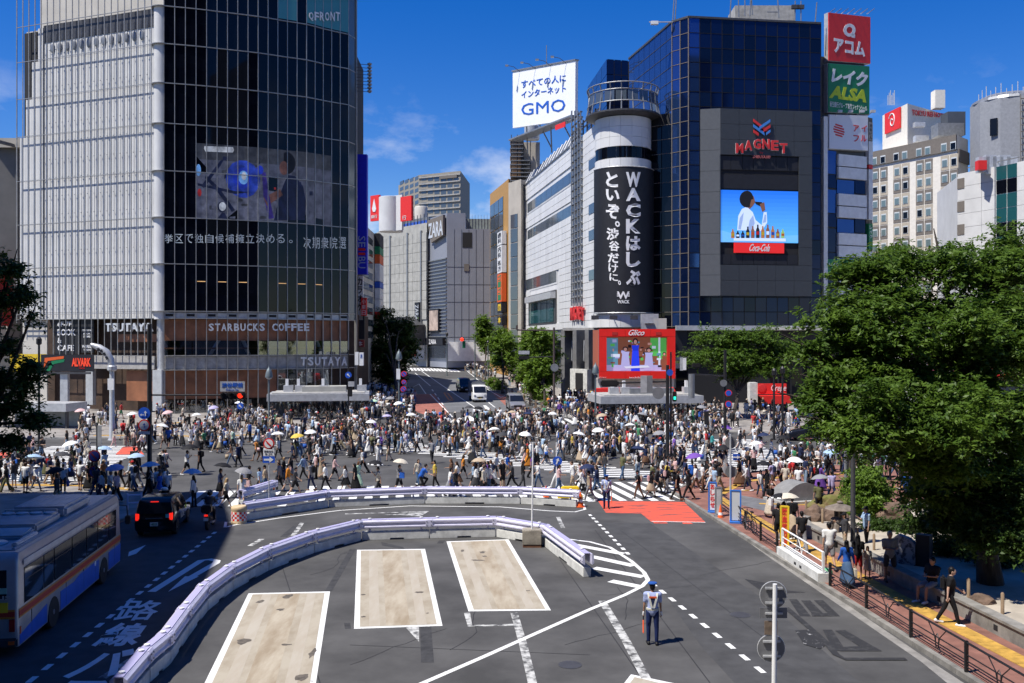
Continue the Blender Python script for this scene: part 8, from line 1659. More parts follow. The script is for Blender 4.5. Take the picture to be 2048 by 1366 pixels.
for u in (.08, f.L - .08): f.box('post', rt, u - .04, u + .04, .46, 1.22, -.06, .02, m_white)
for z, r in ((1.2, .035), (.85, .02), (.62, .025)): MB().tube([f.P(.08, z, -.02), f.P(f.L - .08, z, -.02)], r, 6).build('rail', m_white, rt)
for s in (-1, 1): MB().tube([f.P(f.L / 2, .62, -.02), f.P(f.L / 2 + s * .12, .9, -.02), f.P(f.L / 2 + s * .4, 1.2, -.02)], .016, 5).build('ornament', m_white, rt)
bag = MB(); pb_ = G(1653, 1155, .13); bag.ball(pb_ + Vector((0, 0, .17)), (.24, .2, .19), 10, 7); rt = bag.build('litter_bag', mat('green_bag', (.10, .38, .18), .5, col2=(.5, .5, .5), scale=6, lo=.5, hi=.6), None, smooth=True); tag(rt, 'green and white plastic bag by the fence post', 'bag')
p = G(1500, 1064, .13); fb_ = Vector((-.10, 1)).normalized(); rt = root('parked_bicycle', p, 0, 'black bicycle parked at the fence', 'bicycle')
def bp_(t, z, o=0): return Vector((p.x + fb_.x * t + o, p.y + fb_.y * t, p.z + z))
for t in (-.52, .52):
 MB().tube([bp_(t + .33 * math.cos(2 * math.pi * k / 20), .34 + .33 * math.sin(2 * math.pi * k / 20)) for k in range(21)], .018, 6, caps=False).build('tyre', m_tyre, rt)
 for k in range(6): MB().tube([bp_(t + .32 * math.cos(math.pi * k / 6), .34 + .32 * math.sin(math.pi * k / 6)), bp_(t - .32 * math.cos(math.pi * k / 6), .34 - .32 * math.sin(math.pi * k / 6))], .004, 4).build('spoke', m_grey, rt)
for a, b in (((-.52, .34), (-.1, .36)), ((-.52, .34), (-.2, .82)), ((-.1, .36), (-.22, .92)), ((-.1, .36), (.38, .82)), ((-.2, .8), (.36, .88)), ((.52, .34), (.36, 1.0))): MB().tube([bp_(*a), bp_(*b)], .018, 6).build('frame_tube', m_black, rt)
MB().tube([bp_(.36, 1.0, -.26), bp_(.40, 1.04, -.1), bp_(.40, 1.04, .1), bp_(.36, 1.0, .26)], .015, 6).build('handlebar', m_black, rt); MB().box(bp_(-.24, .95), (.14, .27, .06)).build('saddle', m_black, rt, bevel=.02); MB().lathe(bp_(-.1, .36), [(.02, -.02), (.1, 0), (.02, .02)], 10).build('crank', m_black, rt)
m_bol = mat('stone_bollard', (.27, .25, .22), .85, var=.2, scale=4)
for i, (px, py, h) in enumerate([(127, 963, .9), (180, 968, .9), (250, 890, .8), (556, 880, .85), (576, 872, .85), (1173, 852, .9), (1108, 838, .9), (1414, 900, .8)]):
 p = G(px, py, .13); rt = root('stone_bollard', p, 0, ['stone bollard nearest the left tree in the shade', 'stone bollard behind the double parking discs', 'thin bollard on the left corner beside red paving', 'bollard left of the bell lamp in the crowd', 'bollard in the crowd before the left kiosk', 'bollard in the crowd before the right kiosk', 'bollard at the foot of the gantry mast', 'bollard at the right crossing'][i], 'bollard', 'stone bollards'); r = .26 if i < 2 else .15
 MB().lathe(p, [(r, 0), (r, h * .85), (r * .8, h * .97), (r * .3, h)], 12).build('shaft', m_bol, rt, smooth=True); MB().lathe(p, [(r * 1.04, h * .62), (r * 1.04, h * .7)], 12).build('band', m_dgrey, rt)
for k in range(16):
 p = G(1098 - k * 11.5, 834 - k * 6.2, .13);
 if k == 0: rt = root('slope_fence', p, 0, 'tan post fence along the right side of the sloping street', 'fence')
 MB().box(p + Vector((.5, 0, .45)), (.3, .3, .95)).build('post', mat('tan_post', (.25, .18, .12), .8), rt)
 if k: MB().tube([p + Vector((.5, 0, .7)), pprev + Vector((.5, 0, .7))], .05, 5).build('rail', m_gl, rt)
 pprev = p
rt = tag(MB().lathe(G(903, 734, .13), [(.35, 0), (.4, .1), (.4, 1.25), (.3, 1.4), (.05, 1.45)], 12).build('red_post_box', m_red_s, None, smooth=True), 'red post box at the top of the sloping street', 'post box')
A, B = G(255, 1024), G(283, 1022); rt = root('white_guard_rail', A, 0, 'pale guard rail between bus and taxi at the kerb', 'railing')
for z in (.45, .85): MB().tube([A + Vector((0, 0, z)), B + Vector((0, 0, z))], .05, 6).build('rail', m_lav, rt)
for q in (A, B): MB().tube([q, q + Vector((0, 0, .95))], .05, 8).build('post', m_lav, rt)
f = Fac(W(0, 0, 92).xy, W(140, 0, 91).xy); rt = root('subway_canopy', f.P(3, .6), 0, 'pale flat canopy behind the left tree', 'canopy'); f.pbox('roof_slab', rt, -20, 806, 138, 822, -3, .5, m_lgrey); f.pbox('wall', rt, 0, 822, 134, 868, -2.6, -2.2, m_grey)
for x in (6, 66, 130): f.pbox('column', rt, x, 822, x + 4, 868, -.3, 0, m_dgrey)
# ================================================================ PEOPLE
COLS = {'white': (.72, .72, .71), 'cream': (.58, .52, .42), 'black': (.014, .014, .016), 'charcoal': (.05, .05, .055), 'grey': (.24, .24, .25), 'navy': (.018, .028, .075), 'pale blue': (.33, .46, .62), 'blue': (.02, .10, .42), 'beige': (.42, .33, .23), 'brown': (.14, .075, .045), 'olive': (.13, .13, .06), 'orange': (.60, .22, .03), 'red': (.45, .03, .03), 'pink': (.64, .42, .41), 'lavender': (.42, .38, .58), 'green': (.05, .22, .10), 'yellow': (.62, .45, .08), 'purple': (.16, .07, .34), 'denim': (.06, .11, .20), 'pale denim': (.22, .31, .42), 'khaki': (.33, .27, .17), 'teal': (.04, .28, .28), 'mint': (.42, .60, .45)}
HAIR = {'black': (.010, .009, .009), 'brown': (.05, .028, .017), 'auburn': (.12, .055, .025), 'fair': (.36, .24, .12), 'grey': (.25, .25, .25)}
SKINS = [(.50, .31, .22), (.45, .27, .18), (.54, .35, .26), (.36, .20, .13)]
RP_ = random.Random(2024)
PAV = []
for nm in ('plaza_pavement', 'corner_pavement', 'shop_pavement', 'left_pavement'):
 o = bpy.data.objects[nm]; PAV.append([[o.data.vertices[i].co.xy for i in p.vertices] for p in o.data.polygons])
def on_pave(x, y):
 for polys in PAV:
  for P in polys:
   ins = False
   for i in range(len(P)):
    a, b = P[i], P[i - 1]
    if (a.y > y) != (b.y > y) and x < (b.x - a.x) * (y - a.y) / (b.y - a.y) + a.x: ins = not ins
   if ins: return .13
 return 0.0
def person(spec, near=True):
 """spec: x, y, rz, pose, top, bottom, hair, extras -> a person with parts"""
 fg = FIG[spec['pose']]; z = spec.get('z', gz(spec['y']) + on_pave(spec['x'], spec['y']))
 me = fg.body; o = bpy.data.objects.new('person', me); COL.objects.link(o); sc = spec['h'] / 1.70
 o.location = (spec['x'], spec['y'], z); o.rotation_euler = (0, 0, spec['rz']); o.scale = (sc * spec.get('w', 1), sc * spec.get('w', 1), sc); o.color = (*spec['skin'], 1)
 tag(o, spec['label'], 'person', 'people on the crossing')
 for nm, me, col in spec['parts']:
  c = bpy.data.objects.new(nm, me); COL.objects.link(c); c.parent = o; c.color = (*col, 1)
 return o
def dress(s):
 """fills in meshes for the garments named in the spec"""
 fg = FIG[s['pose']]; t, tk = s['top']; b, bk = s['bottom']; P = []
 P.append(('shirt', {'tee': fg.tee, 'long': fg.long}[tk], COLS[t]))
 if bk in ('skirt', 'maxi'): P.append(('skirt', getattr(fg, bk), COLS[b]))
 elif bk == 'dress': P.append(('skirt', fg.skirt, COLS[t]))
 elif bk == 'longdress': P.append(('skirt', fg.maxi, COLS[t]))
 else: P.append(('shorts' if bk == 'shorts' else 'trousers', getattr(fg, bk), COLS[b]))
 hc, hk = s['hair']; P.append(('hair', {'s': fg.hair_s, 'l': fg.hair_l, 'b': fg.hair_b}[hk], HAIR[hc]))
 sc = s.get('shoes', RP_.choice(['black', 'white', 'white', 'charcoal', 'brown'])); P += [('shoe', fg.shoe_l, COLS[sc]), ('shoe', fg.shoe_r, COLS[sc])]
 for e, c in s.get('extra', ()): P.append(({'pack': 'backpack', 'sling': 'shoulder_bag', 'tote': 'tote_bag', 'cap': 'cap', 'hat': 'hat'}[e], getattr(fg, e), COLS[c]))
 s['parts'] = P; s.setdefault('skin', RP_.choice(SKINS)); s.setdefault('h', RP_.uniform(1.6, 1.75) if hk == 's' else RP_.uniform(1.52, 1.66)); s['w'] = s.get('w', 1.0 if hk == 's' else .93)
TK = {'tee': 'T-shirt', 'long': 'long-sleeved top'}; BK = {'trousers': 'trousers', 'wide': 'wide trousers', 'shorts': 'shorts', 'skirt': 'skirt', 'maxi': 'long skirt'}
EK = {'pack': 'backpack', 'sling': 'shoulder bag', 'tote': 'tote bag', 'cap': 'cap', 'hat': 'sun hat'}
def zone(x, y):
 px = CX + F * x / y
 if y < 47: return 'on the brick pavement' if x > 9 else 'at the bus bays' if x > -12 else 'beside the bus'
 if x < -18.5 and y < 58.5: return 'on the shaded left pavement'
 if y < 58.5 and x < 10: return 'on the nearest zebra crossing' + (' towards the left' if px < 700 else ' behind the rail' if px < 1000 else ' at its right end')
 if y < 66 and x >= 10: return 'on the brick square'
 if y < 70: return 'in mid crossing left of centre' if px < 700 else 'in mid crossing' if px < 1000 else 'in mid crossing right of centre'
 if x < -24 and y < 84: return 'on the left zebra crossing'
 if px < 340: return 'at the left corner'
 if px < 640: return 'in the crowd below the copper wall'
 if px < 760: return 'in the crowd before the left kiosk'
 if y < 92: return 'on the diagonal crossing' + (' near its left end' if px < 900 else '') if px < 1130 else 'in the crowd left of the right mast' if px < 1330 else 'on the right zebra crossing'
 if px < 1100: return 'at the mouth of the sloping street'
 return 'in the crowd by the right kiosk' if px < 1400 else 'in front of the red awning shop'
USED = set()
def make_label(s):
 t, tk = s['top']; b, bk = s['bottom']; d = 'dress' in bk
 wear = f"{t} dress" if d else f"{t} {'tee' if tk == 'tee' else 'shirt'} and {b} {BK[bk]}"
 ex = [f"{c} {EK[e]}" for e, c in s.get('extra', ())]; dirx = -math.sin(s['rz']); diry = math.cos(s['rz'])
 face = 'facing left' if dirx < -.5 else 'facing right' if dirx > .5 else 'seen from behind' if diry > 0 else 'facing the viewer'
 z = s.get('zone') or zone(s['x'], s['y']); hl = f"{s['hair'][0]}-haired " if s['hair'][0] not in ('black',) else ('long-haired ' if s['hair'][1] == 'l' else '')
 for v in (f"person in {wear} {z}", f"person in {wear}, {face}, {z}", f"{hl}person in {wear}, {face}, {z}", f"{hl}person in {wear}{' with ' + ex[0] if ex else ''}, {face}, {z}"):
  if v not in USED and len(v.split()) <= 16: USED.add(v); s['label'] = v; return True
 return False
def umbrella(x, y, z, col, tilt, rz, label, rim=None, r=.48):
 M_ = Matrix.Translation((x, y, z)) @ Matrix.Rotation(rz, 4, 'Z') @ Matrix.Rotation(tilt, 4, 'X')
 rt = bpy.data.objects.new('umbrella', None); COL.objects.link(rt); rt.matrix_basis = M_ @ Matrix.Diagonal((r / .48, r / .48, 1, 1)); tag(rt, label, 'umbrella', 'umbrellas over the crowd')
 for nm, me, c in (('canopy', U_CAN, COLS[col] if col in COLS else col), ('shaft', U_SHA, (.2, .2, .2)), ('handle', U_HAN, (.02, .02, .02))) + ((('rim', U_RIM, COLS[rim]),) if rim else ()):
  o = bpy.data.objects.new(nm, me); COL.objects.link(o); o.parent = rt; o.color = (*c, 1)
mb = MB(); n = 16; prof = [(.02, .235), (.12, .222), (.25, .175), (.38, .095), (.48, 0)]
for sgn in (0, 1):
 mb.rings([[V((r - sgn * .004) * math.cos(2 * math.pi * j / n) * (1 if j % 2 == 0 else .955 + .02 * (1 - r / .48)), (r - sgn * .004) * math.sin(2 * math.pi * j / n) * (1 if j % 2 == 0 else .955), z - sgn * .004 + (.02 * r / .48 if j % 2 else 0)) for j in range(n)] for r, z in prof], caps=False)
U_CAN = mb.mesh('canopy', m_umb, smooth=False); mb = MB(); mb.rings([[V(r * math.cos(2 * math.pi * j / n) * (1 if j % 2 == 0 else .955), r * math.sin(2 * math.pi * j / n) * (1 if j % 2 == 0 else .955), z) for j in range(n)] for r, z in ((.425, .06), (.484, .006))], caps=False); U_RIM = mb.mesh('rim', m_umb)
U_SHA = MB().tube([(0, 0, -.5), (0, 0, .27)], .008, 6).mesh('shaft', m_leath); U_HAN = MB().tube([(0, 0, -.62), (0, 0, -.5)], .014, 6).mesh('handle', m_leath)
PEOPLE = []; OCC = []
def rzd(d):
 return {'l': R(90), 'r': R(-90), 'a': 0, 't': R(180)}[d] + RP_.gauss(0, .25)
def add(px, py, d, pose, top, bottom, hair, extra=(), **k):
 p = G(px, py, .13 if px > 1420 and py > 960 else 0)
 s = dict(x=p.x, y=p.y, rz=rzd(d), pose=pose, top=top, bottom=bottom, hair=hair, extra=list(extra), **k); OCC.append((p.x, p.y)); PEOPLE.append(s); return s
T, Lg = 'tee', 'long'
W_ = ['walk_a', 'walk_b', 'walk_c', 'walk_d']
E1 = [(514, 922, 'l', ('orange', T), ('black', 'shorts'), ('grey', 's'), [('sling', 'black')]), (452, 1017, 'r', ('cream', T), ('black', 'shorts'), ('fair', 'l'), [('sling', 'black')]), (484, 996, 'r', ('white', T), ('black', 'wide'), ('black', 's'), [('tote', 'pink')]), (497, 987, 'r', ('black', Lg), ('beige', 'trousers'), ('black', 'b'), []),
 (520, 989, 'l', ('pale blue', T), ('black', 'shorts'), ('black', 'b'), [('cap', 'black')]), (531, 985, 'l', ('beige', T), ('denim', 'trousers'), ('black', 's'), []), (559, 982, 'l', ('grey', T), ('black', 'trousers'), ('brown', 's'), []), (575, 984, 'r', ('orange', Lg), ('grey', 'shorts'), ('black', 's'), []), (590, 990, 'r', ('charcoal', T), ('black', 'shorts'), ('black', 's'), []),
 (607, 960, 'l', ('pale blue', Lg), ('black', 'trousers'), ('black', 's'), []), (622, 981, 'l', ('grey', T), ('navy', 'trousers'), ('black', 's'), [('pack', 'black')]), (651, 981, 'l', ('white', T), ('black', 'trousers'), ('black', 's'), [('sling', 'black')]), (669, 962, 'r', ('pink', Lg), ('black', 'shorts'), ('black', 'l'), []), (691, 982, 'l', ('white', T), ('black', 'skirt'), ('brown', 'l'), []),
 (710, 982, 'l', ('black', T), ('black', 'longdress'), ('black', 'l'), []), (716, 975, 'r', ('mint', T), ('mint', 'longdress'), ('auburn', 'l'), []), (726, 946, 'l', ('white', T), ('black', 'wide'), ('black', 's'), [('pack', 'navy')]), (836, 972, 'r', ('cream', T), ('denim', 'trousers'), ('brown', 'l'), []), (870, 976, 'l', ('yellow', T), ('black', 'trousers'), ('black', 'b'), [('tote', 'white')]),
 (864, 927, 'a', ('grey', T), ('black', 'trousers'), ('black', 's'), []), (647, 906, 't', ('white', T), ('pale denim', 'trousers'), ('grey', 's'), []), (744, 910, 'a', ('olive', T), ('charcoal', 'trousers'), ('black', 's'), [('pack', 'olive')]), (777, 922, 'l', ('black', T), ('khaki', 'shorts'), ('black', 's'), [('cap', 'black')]), (757, 932, 't', ('white', Lg), ('white', 'trousers'), ('brown', 'b'), [('hat', 'beige')]), (586, 930, 'l', ('navy', T), ('charcoal', 'shorts'), ('black', 's'), []),
 (926, 958, 'r', ('orange', T), ('black', 'shorts'), ('brown', 'l'), []), (903, 972, 'l', ('brown', T), ('denim', 'trousers'), ('auburn', 'l'), []), (915, 978, 'l', ('white', T), ('brown', 'skirt'), ('brown', 'l'), [('tote', 'white')]), (948, 977, 'l', ('white', T), ('denim', 'trousers'), ('brown', 'b'), [('sling', 'teal')]), (971, 977, 'l', ('black', T), ('charcoal', 'trousers'), ('black', 's'), []), (961, 972, 'r', ('black', T), ('black', 'trousers'), ('brown', 'l'), []),
 (992, 958, 'r', ('white', T), ('black', 'shorts'), ('auburn', 'b'), [('tote', 'white')]), (1016, 958, 'l', ('blue', T), ('khaki', 'shorts'), ('grey', 's'), [('cap', 'navy'), ('tote', 'cream')]), (1024, 978, 'l', ('white', T), ('black', 'trousers'), ('black', 's'), [('pack', 'black')]), (1046, 977, 'r', ('black', T), ('charcoal', 'trousers'), ('brown', 'l'), [('cap', 'black')]), (1077, 975, 'l', ('white', T), ('denim', 'trousers'), ('brown', 'b'), []), (1113, 975, 'l', ('white', T), ('black', 'trousers'), ('black', 's'), [('sling', 'black')]),
 (1056, 936, 'l', ('orange', T), ('orange', 'longdress'), ('brown', 'l'), []), (1145, 982, 'l', ('white', Lg), ('black', 'trousers'), ('grey', 's'), []), (1164, 992, 'l', ('beige', Lg), ('black', 'maxi'), ('brown', 'l'), [('tote', 'cream')]), (1182, 978, 'r', ('navy', Lg), ('grey', 'trousers'), ('black', 's'), []), (1194, 987, 'l', ('cream', T), ('black', 'maxi'), ('brown', 'l'), [('pack', 'red')]), (1245, 961, 'r', ('olive', T), ('denim', 'trousers'), ('brown', 's'), []), (1277, 998, 'l', ('white', T), ('olive', 'wide'), ('auburn', 'l'), []),
 (1302, 995, 'r', ('white', T), ('grey', 'wide'), ('brown', 'l'), [('tote', 'grey')]), (1314, 989, 'r', ('charcoal', Lg), ('black', 'trousers'), ('black', 's'), []), (1334, 987, 'r', ('white', T), ('black', 'wide'), ('brown', 'l'), [('sling', 'black')]), (1354, 1001, 'r', ('black', T), ('black', 'trousers'), ('black', 's'), [('pack', 'black')]), (1377, 1004, 'l', ('black', Lg), ('white', 'maxi'), ('black', 'l'), [('tote', 'cream')]), (1392, 990, 'l', ('white', T), ('brown', 'trousers'), ('brown', 'l'), []), (1430, 992, 'l', ('pale blue', T), ('denim', 'trousers'), ('black', 's'), []),
 (1495, 982, 'l', ('white', Lg), ('charcoal', 'trousers'), ('black', 'b'), [('tote', 'blue')]), (1521, 994, 't', ('white', T), ('denim', 'trousers'), ('black', 'l'), [('sling', 'black')]), (1544, 977, 'a', ('lavender', T), ('brown', 'shorts'), ('black', 's'), [('pack', 'navy')]), (1556, 962, 'r', ('pale blue', Lg), ('pale denim', 'trousers'), ('black', 's'), [('pack', 'black')]), (1571, 985, 'a', ('cream', T), ('beige', 'trousers'), ('black', 's'), []), (1597, 987, 'a', ('white', T), ('black', 'trousers'), ('brown', 'b'), []), (1585, 972, 'r', ('red', T), ('cream', 'trousers'), ('black', 's'), [('pack', 'red')]),
 (1500, 945, 'r', ('white', T), ('navy', 'shorts'), ('brown', 'b'), []), (1489, 950, 'l', ('white', Lg), ('black', 'trousers'), ('grey', 's'), [('pack', 'black')]), (1628, 960, 'l', ('black', Lg), ('denim', 'trousers'), ('black', 's'), []), (1641, 925, 't', ('white', T), ('navy', 'shorts'), ('black', 's'), []), (1636, 950, 't', ('white', T), ('yellow', 'shorts'), ('black', 's'), []), (1480, 965, 'l', ('cream', Lg), ('cream', 'maxi'), ('brown', 'l'), [('hat', 'beige')]), (1664, 1003, 'a', ('lavender', Lg), ('navy', 'trousers'), ('black', 's'), []),
 (1658, 955, 'r', ('pale blue', T), ('denim', 'trousers'), ('black', 'l'), [('sling', 'cream')]), (1743, 955, 'a', ('green', T), ('black', 'trousers'), ('black', 's'), []), (1762, 960, 'a', ('green', T), ('charcoal', 'trousers'), ('brown', 's'), [('pack', 'black')]), (1788, 958, 'r', ('purple', T), ('denim', 'trousers'), ('black', 's'), []), (1812, 1005, 't', ('blue', Lg), ('navy', 'shorts'), ('black', 's'), []), (1834, 1000, 'a', ('white', T), ('navy', 'trousers'), ('brown', 'b'), [('pack', 'pink')]), (1838, 978, 't', ('red', T), ('navy', 'shorts'), ('black', 's'), []),
 (1556, 840, 't', ('white', T), ('black', 'trousers'), ('black', 's'), []), (1507, 880, 't', ('beige', Lg), ('denim', 'trousers'), ('brown', 's'), []), (228, 895, 'r', ('cream', Lg), ('pink', 'trousers'), ('black', 'b'), []), (246, 880, 'a', ('red', Lg), ('black', 'shorts'), ('black', 's'), [('pack', 'red')]), (268, 895, 'a', ('cream', T), ('black', 'maxi'), ('brown', 'b'), [('hat', 'cream')]), (230, 860, 'l', ('blue', T), ('green', 'shorts'), ('black', 's'), []), (337, 897, 'a', ('blue', T), ('black', 'shorts'), ('brown', 's'), []), (242, 840, 'r', ('red', T), ('green', 'shorts'), ('black', 's'), []),
 (154, 935, 'l', ('white', T), ('beige', 'shorts'), ('black', 's'), [('pack', 'cream')]), (142, 957, 'l', ('charcoal', T), ('grey', 'trousers'), ('black', 's'), []), (364, 892, 'l', ('white', Lg), ('black', 'maxi'), ('black', 'l'), []), (424, 898, 'r', ('denim', T), ('denim', 'longdress'), ('brown', 'l'), [('hat', 'cream')]), (443, 900, 'l', ('charcoal', Lg), ('black', 'trousers'), ('black', 's'), []), (466, 900, 'r', ('mint', T), ('black', 'trousers'), ('black', 's'), []), (400, 945, 'l', ('black', T), ('black', 'trousers'), ('black', 's'), [('pack', 'black')])]
for i, e in enumerate(E1): add(e[0], e[1], e[2], W_[i % 4], e[3], e[4], e[5], e[6])
add(841, 976, 'r', 'crouch', ('blue', T), ('black', 'trousers'), ('black', 's'))
UM = [(160, 822, 'pink'), (163, 812, 'pale blue'), (192, 812, 'white'), (264, 829, 'white'), (335, 826, 'pink'), (393, 831, 'white'), (427, 816, 'lavender'), (325, 850, 'white'), (380, 825, 'black'), (140, 885, 'white'), (209, 895, 'pale blue'), (272, 914, 'pale blue'), (300, 932, 'pale blue'), (230, 937, 'lavender'), (110, 943, 'black'), (125, 911, 'charcoal'), (68, 916, 'pale blue'), (385, 941, 'pale blue'), (378, 892, 'black'), (446, 929, 'black'), (487, 939, 'grey'),
 (478, 807, 'white'), (555, 866, 'white'), (594, 870, 'yellow'), (621, 862, 'white'), (742, 842, 'white'), (747, 803, 'mint'), (762, 801, 'white'), (780, 795, 'grey'), (796, 805, 'white'), (774, 831, 'lavender'), (778, 812, 'black'), (822, 828, 'white'), (865, 830, 'black'), (893, 845, 'black'), (902, 814, 'white'), (681, 827, 'lavender'), (751, 924, 'black', 'white'), (801, 921, 'cream'), (938, 813, 'charcoal'), (957, 815, 'black'), (1024, 823, 'beige'), (1105, 826, 'white'), (1056, 826, 'navy'), (1004, 867, 'charcoal'), (988, 857, 'white'), (1050, 866, 'white'), (1158, 866, 'white'), (958, 919, 'beige'), (1196, 858, 'white'), (1203, 829, 'beige'), (1243, 837, 'white'), (1260, 849, 'white'), (1285, 827, 'grey'), (1174, 932, 'navy'), (1276, 895, 'navy'),
 (1403, 815, 'grey'), (1318, 864, 'grey'), (1388, 914, 'purple'), (1446, 897, 'black'), (1453, 853, 'purple'), (1511, 889, 'white'), (1527, 868, 'navy'), (1527, 930, 'black'), (1590, 922, 'white'), (1672, 878, 'white'), (1684, 893, 'white'), (1662, 906, 'pale blue'), (1706, 892, 'white'), (1640, 958, 'grey'), (1562, 997, 'black', 'white'), (1724, 888, 'purple'), (1745, 901, 'white'), (1566, 873, 'black')]
TOPW = [('white', 46), ('black', 46), ('cream', 6), ('grey', 7), ('navy', 14), ('charcoal', 12), ('pale blue', 6), ('beige', 5), ('blue', 3), ('pink', 3), ('lavender', 2), ('olive', 2), ('brown', 2), ('green', 1), ('red', 1.5), ('orange', 1.2), ('purple', 1), ('yellow', 1), ('teal', 1)]
BOTW = [('black', 62), ('charcoal', 10), ('denim', 12), ('pale denim', 7), ('beige', 9), ('grey', 7), ('white', 6), ('navy', 6), ('brown', 4), ('olive', 3), ('khaki', 4), ('pink', 1)]
pick = lambda w: RP_.choices([a for a, b in w], [b for a, b in w])[0]
def rnd_outfit():
 fem = RP_.random() < .5; hair = (RP_.choices(['black', 'brown', 'auburn', 'fair', 'grey'], [60, 25, 8, 2, 4])[0], RP_.choice('llb') if fem else 's')
 bk = RP_.choices(['trousers', 'wide', 'shorts', 'skirt', 'maxi', 'dress', 'longdress'], [30, 18, 10, 14, 12, 8, 8])[0] if fem else RP_.choices(['trousers', 'shorts'], [72, 28])[0]
 ex = []
 q = RP_.random()
 if q < .24: ex.append(('pack', RP_.choice(['black', 'black', 'navy', 'grey', 'beige', 'red', 'pink', 'cream'])))
 elif q < .42: ex.append(('sling', RP_.choice(['black', 'cream', 'brown', 'blue', 'pink'])))
 elif q < .54: ex.append(('tote', RP_.choice(['white', 'cream', 'black', 'beige', 'blue'])))
 q = RP_.random()
 if q < .10: ex.append(('cap', RP_.choice(['black', 'white', 'navy', 'beige', 'red'])))
 elif fem and q < .17: ex.append(('hat', RP_.choice(['beige', 'cream', 'black', 'white'])))
 return dict(top=(pick(TOPW), RP_.choices([T, Lg], [75, 25])[0]), bottom=(pick(BOTW), bk), hair=hair, extra=ex)
UMB = []
for u in UM:
 if u[2] in ('white', 'lavender') and u[1] < 846 and RP_.random() < .4: continue
 p = G(u[0], u[1], 1.93); d = RP_.choice('lrlra'); rz = rzd(d); o = rnd_outfit()
 off = Matrix.Rotation(rz, 2) @ Vector((.10, .16)); x, y = p.x - off.x, p.y - off.y
 OCC.append((x, y)); s = dict(x=x, y=y, rz=rz, pose='umbrella' if RP_.random() < .75 else 'umbrella_s', h=RP_.uniform(1.58, 1.68), **o); PEOPLE.append(s); UMB.append((u, s, p))
ZONES = [((325, 838, 545, 900), 62, 'lr'), ((540, 845, 760, 885), 52, 'lra'), ((728, 770, 830, 846), 66, 'ta'), ((640, 862, 920, 915), 62, 'lr'), ((830, 844, 1120, 876), 56, 'lrta'), ((900, 868, 1210, 930), 58, 'lr'), ((1150, 838, 1440, 880), 74, 'lr'), ((1180, 878, 1450, 945), 60, 'lr'), ((430, 900, 700, 975), 20, 'lr'), ((900, 935, 1380, 995), 20, 'lr'), ((1400, 880, 1700, 990), 34, 'lr'), ((1640, 880, 1790, 975), 18, 'lr'), ((130, 838, 330, 905), 26, 'lra'),
   ((0, 945, 335, 1006), 44, 'lra'), ((20, 895, 210, 945), 14, 'lr'), ((1098, 795, 1200, 838), 44, 'ta'), ((1400, 822, 1600, 872), 36, 'lrt'), ((845, 728, 990, 762), 26, 'ta'), ((985, 768, 1050, 790), 8, 'ta'), ((716, 728, 760, 770), 16, 'ta'), ((1790, 955, 2040, 1010), 16, 'lra')]
for (x0, y0, x1, y1), n, ds in ZONES:
 n = int(n * (1.75 if y0 < 900 else 1.25)); lp = (x0, y0); k = 0; tries = 0
 while k < n and tries < n * 12:
  tries += 1; px, py = RP_.uniform(x0, x1), RP_.uniform(y0, y1)
  if k % 7 and tries % 4: px, py = min(max(lp[0] + RP_.gauss(0, 11), x0), x1), min(max(lp[1] + RP_.gauss(0, 3), y0), y1)
  if 825 < px < 1010 and py < 765:
   e = 905 + (py - 728) * 1.75
   if px < e: continue
  if 845 < px < 1000 and 765 < py < 830 and not (py > 815): continue
  if 735 < px < 845 and py < 846 and px > 815 - (py - 735) * .1 + (py - 780) * .9 * (py > 780): continue
  p = G(px, py)
  if 47 < p.y < 51.2 and p.x > -16: continue
  if any((p.x - a) ** 2 + (p.y - b) ** 2 < .16 for a, b in OCC): continue
  lp = (px, py); OCC.append((p.x, p.y)); pose = RP_.choices(W_ + ['stand', 'phone'], [3, 3, 3, 2, 2, 2])[0]
  PEOPLE.append(dict(x=p.x, y=p.y, rz=rzd(RP_.choice(ds)), pose=pose, **rnd_outfit())); k += 1
def near(px, py, d, pose, top, bottom, hair, extra=(), **k): return add(px, py, d, pose, top, bottom, hair, extra, **k)
near(1557, 1090, 'a', 'walk_c', ('black', T), ('black', 'shorts'), ('black', 's'), h=1.74); near(1604, 1104, 'a', 'umbrella', ('black', T), ('grey', 'wide'), ('black', 's'), h=1.66); near(1659, 1140, 'a', 'walk_c', ('white', T), ('grey', 'shorts'), ('black', 's'), [('sling', 'black')], h=1.76, w=1.08)
near(1694, 1172, 'a', 'walk_b', ('blue', Lg), ('denim', 'maxi'), ('black', 'l'), [('tote', 'cream')], h=1.62); near(1690, 1107, 'l', 'phone', ('charcoal', Lg), ('beige', 'shorts'), ('black', 'b'), [('cap', 'black')], h=1.62); near(1716, 1160, 'a', 'stand', ('black', T), ('red', 'shorts'), ('black', 'l'), [('sling', 'cream')], h=1.6); near(1735, 1157, 't', 'stand', ('cream', T), ('cream', 'dress'), ('brown', 'l'), h=1.15)
near(1780, 1163, 't', 'folded', ('grey', T), ('charcoal', 'shorts'), ('grey', 's'), h=1.76, w=1.1); near(1899, 1250, 'r', 'walk_d', ('black', T), ('black', 'trousers'), ('black', 's'), [('pack', 'black')], h=1.76, shoes='white'); near(1585, 1068, 'a', 'walk_b', ('black', T), ('beige', 'maxi'), ('black', 's'), [('pack', 'black')], h=1.68); near(1540, 1035, 't', 'walk_c', ('black', T), ('cream', 'maxi'), ('brown', 'l'), [('tote', 'white')], h=1.62)
s = near(1858, 1206, 't', 'sit', ('black', T), ('grey', 'shorts'), ('black', 's'), h=1.74, w=1.1); s['rz'] = R(118)
s = near(1733, 1098, 'l', 'phone', ('pale blue', T), ('black', 'trousers'), ('black', 's'), [('cap', 'black')], h=1.72)
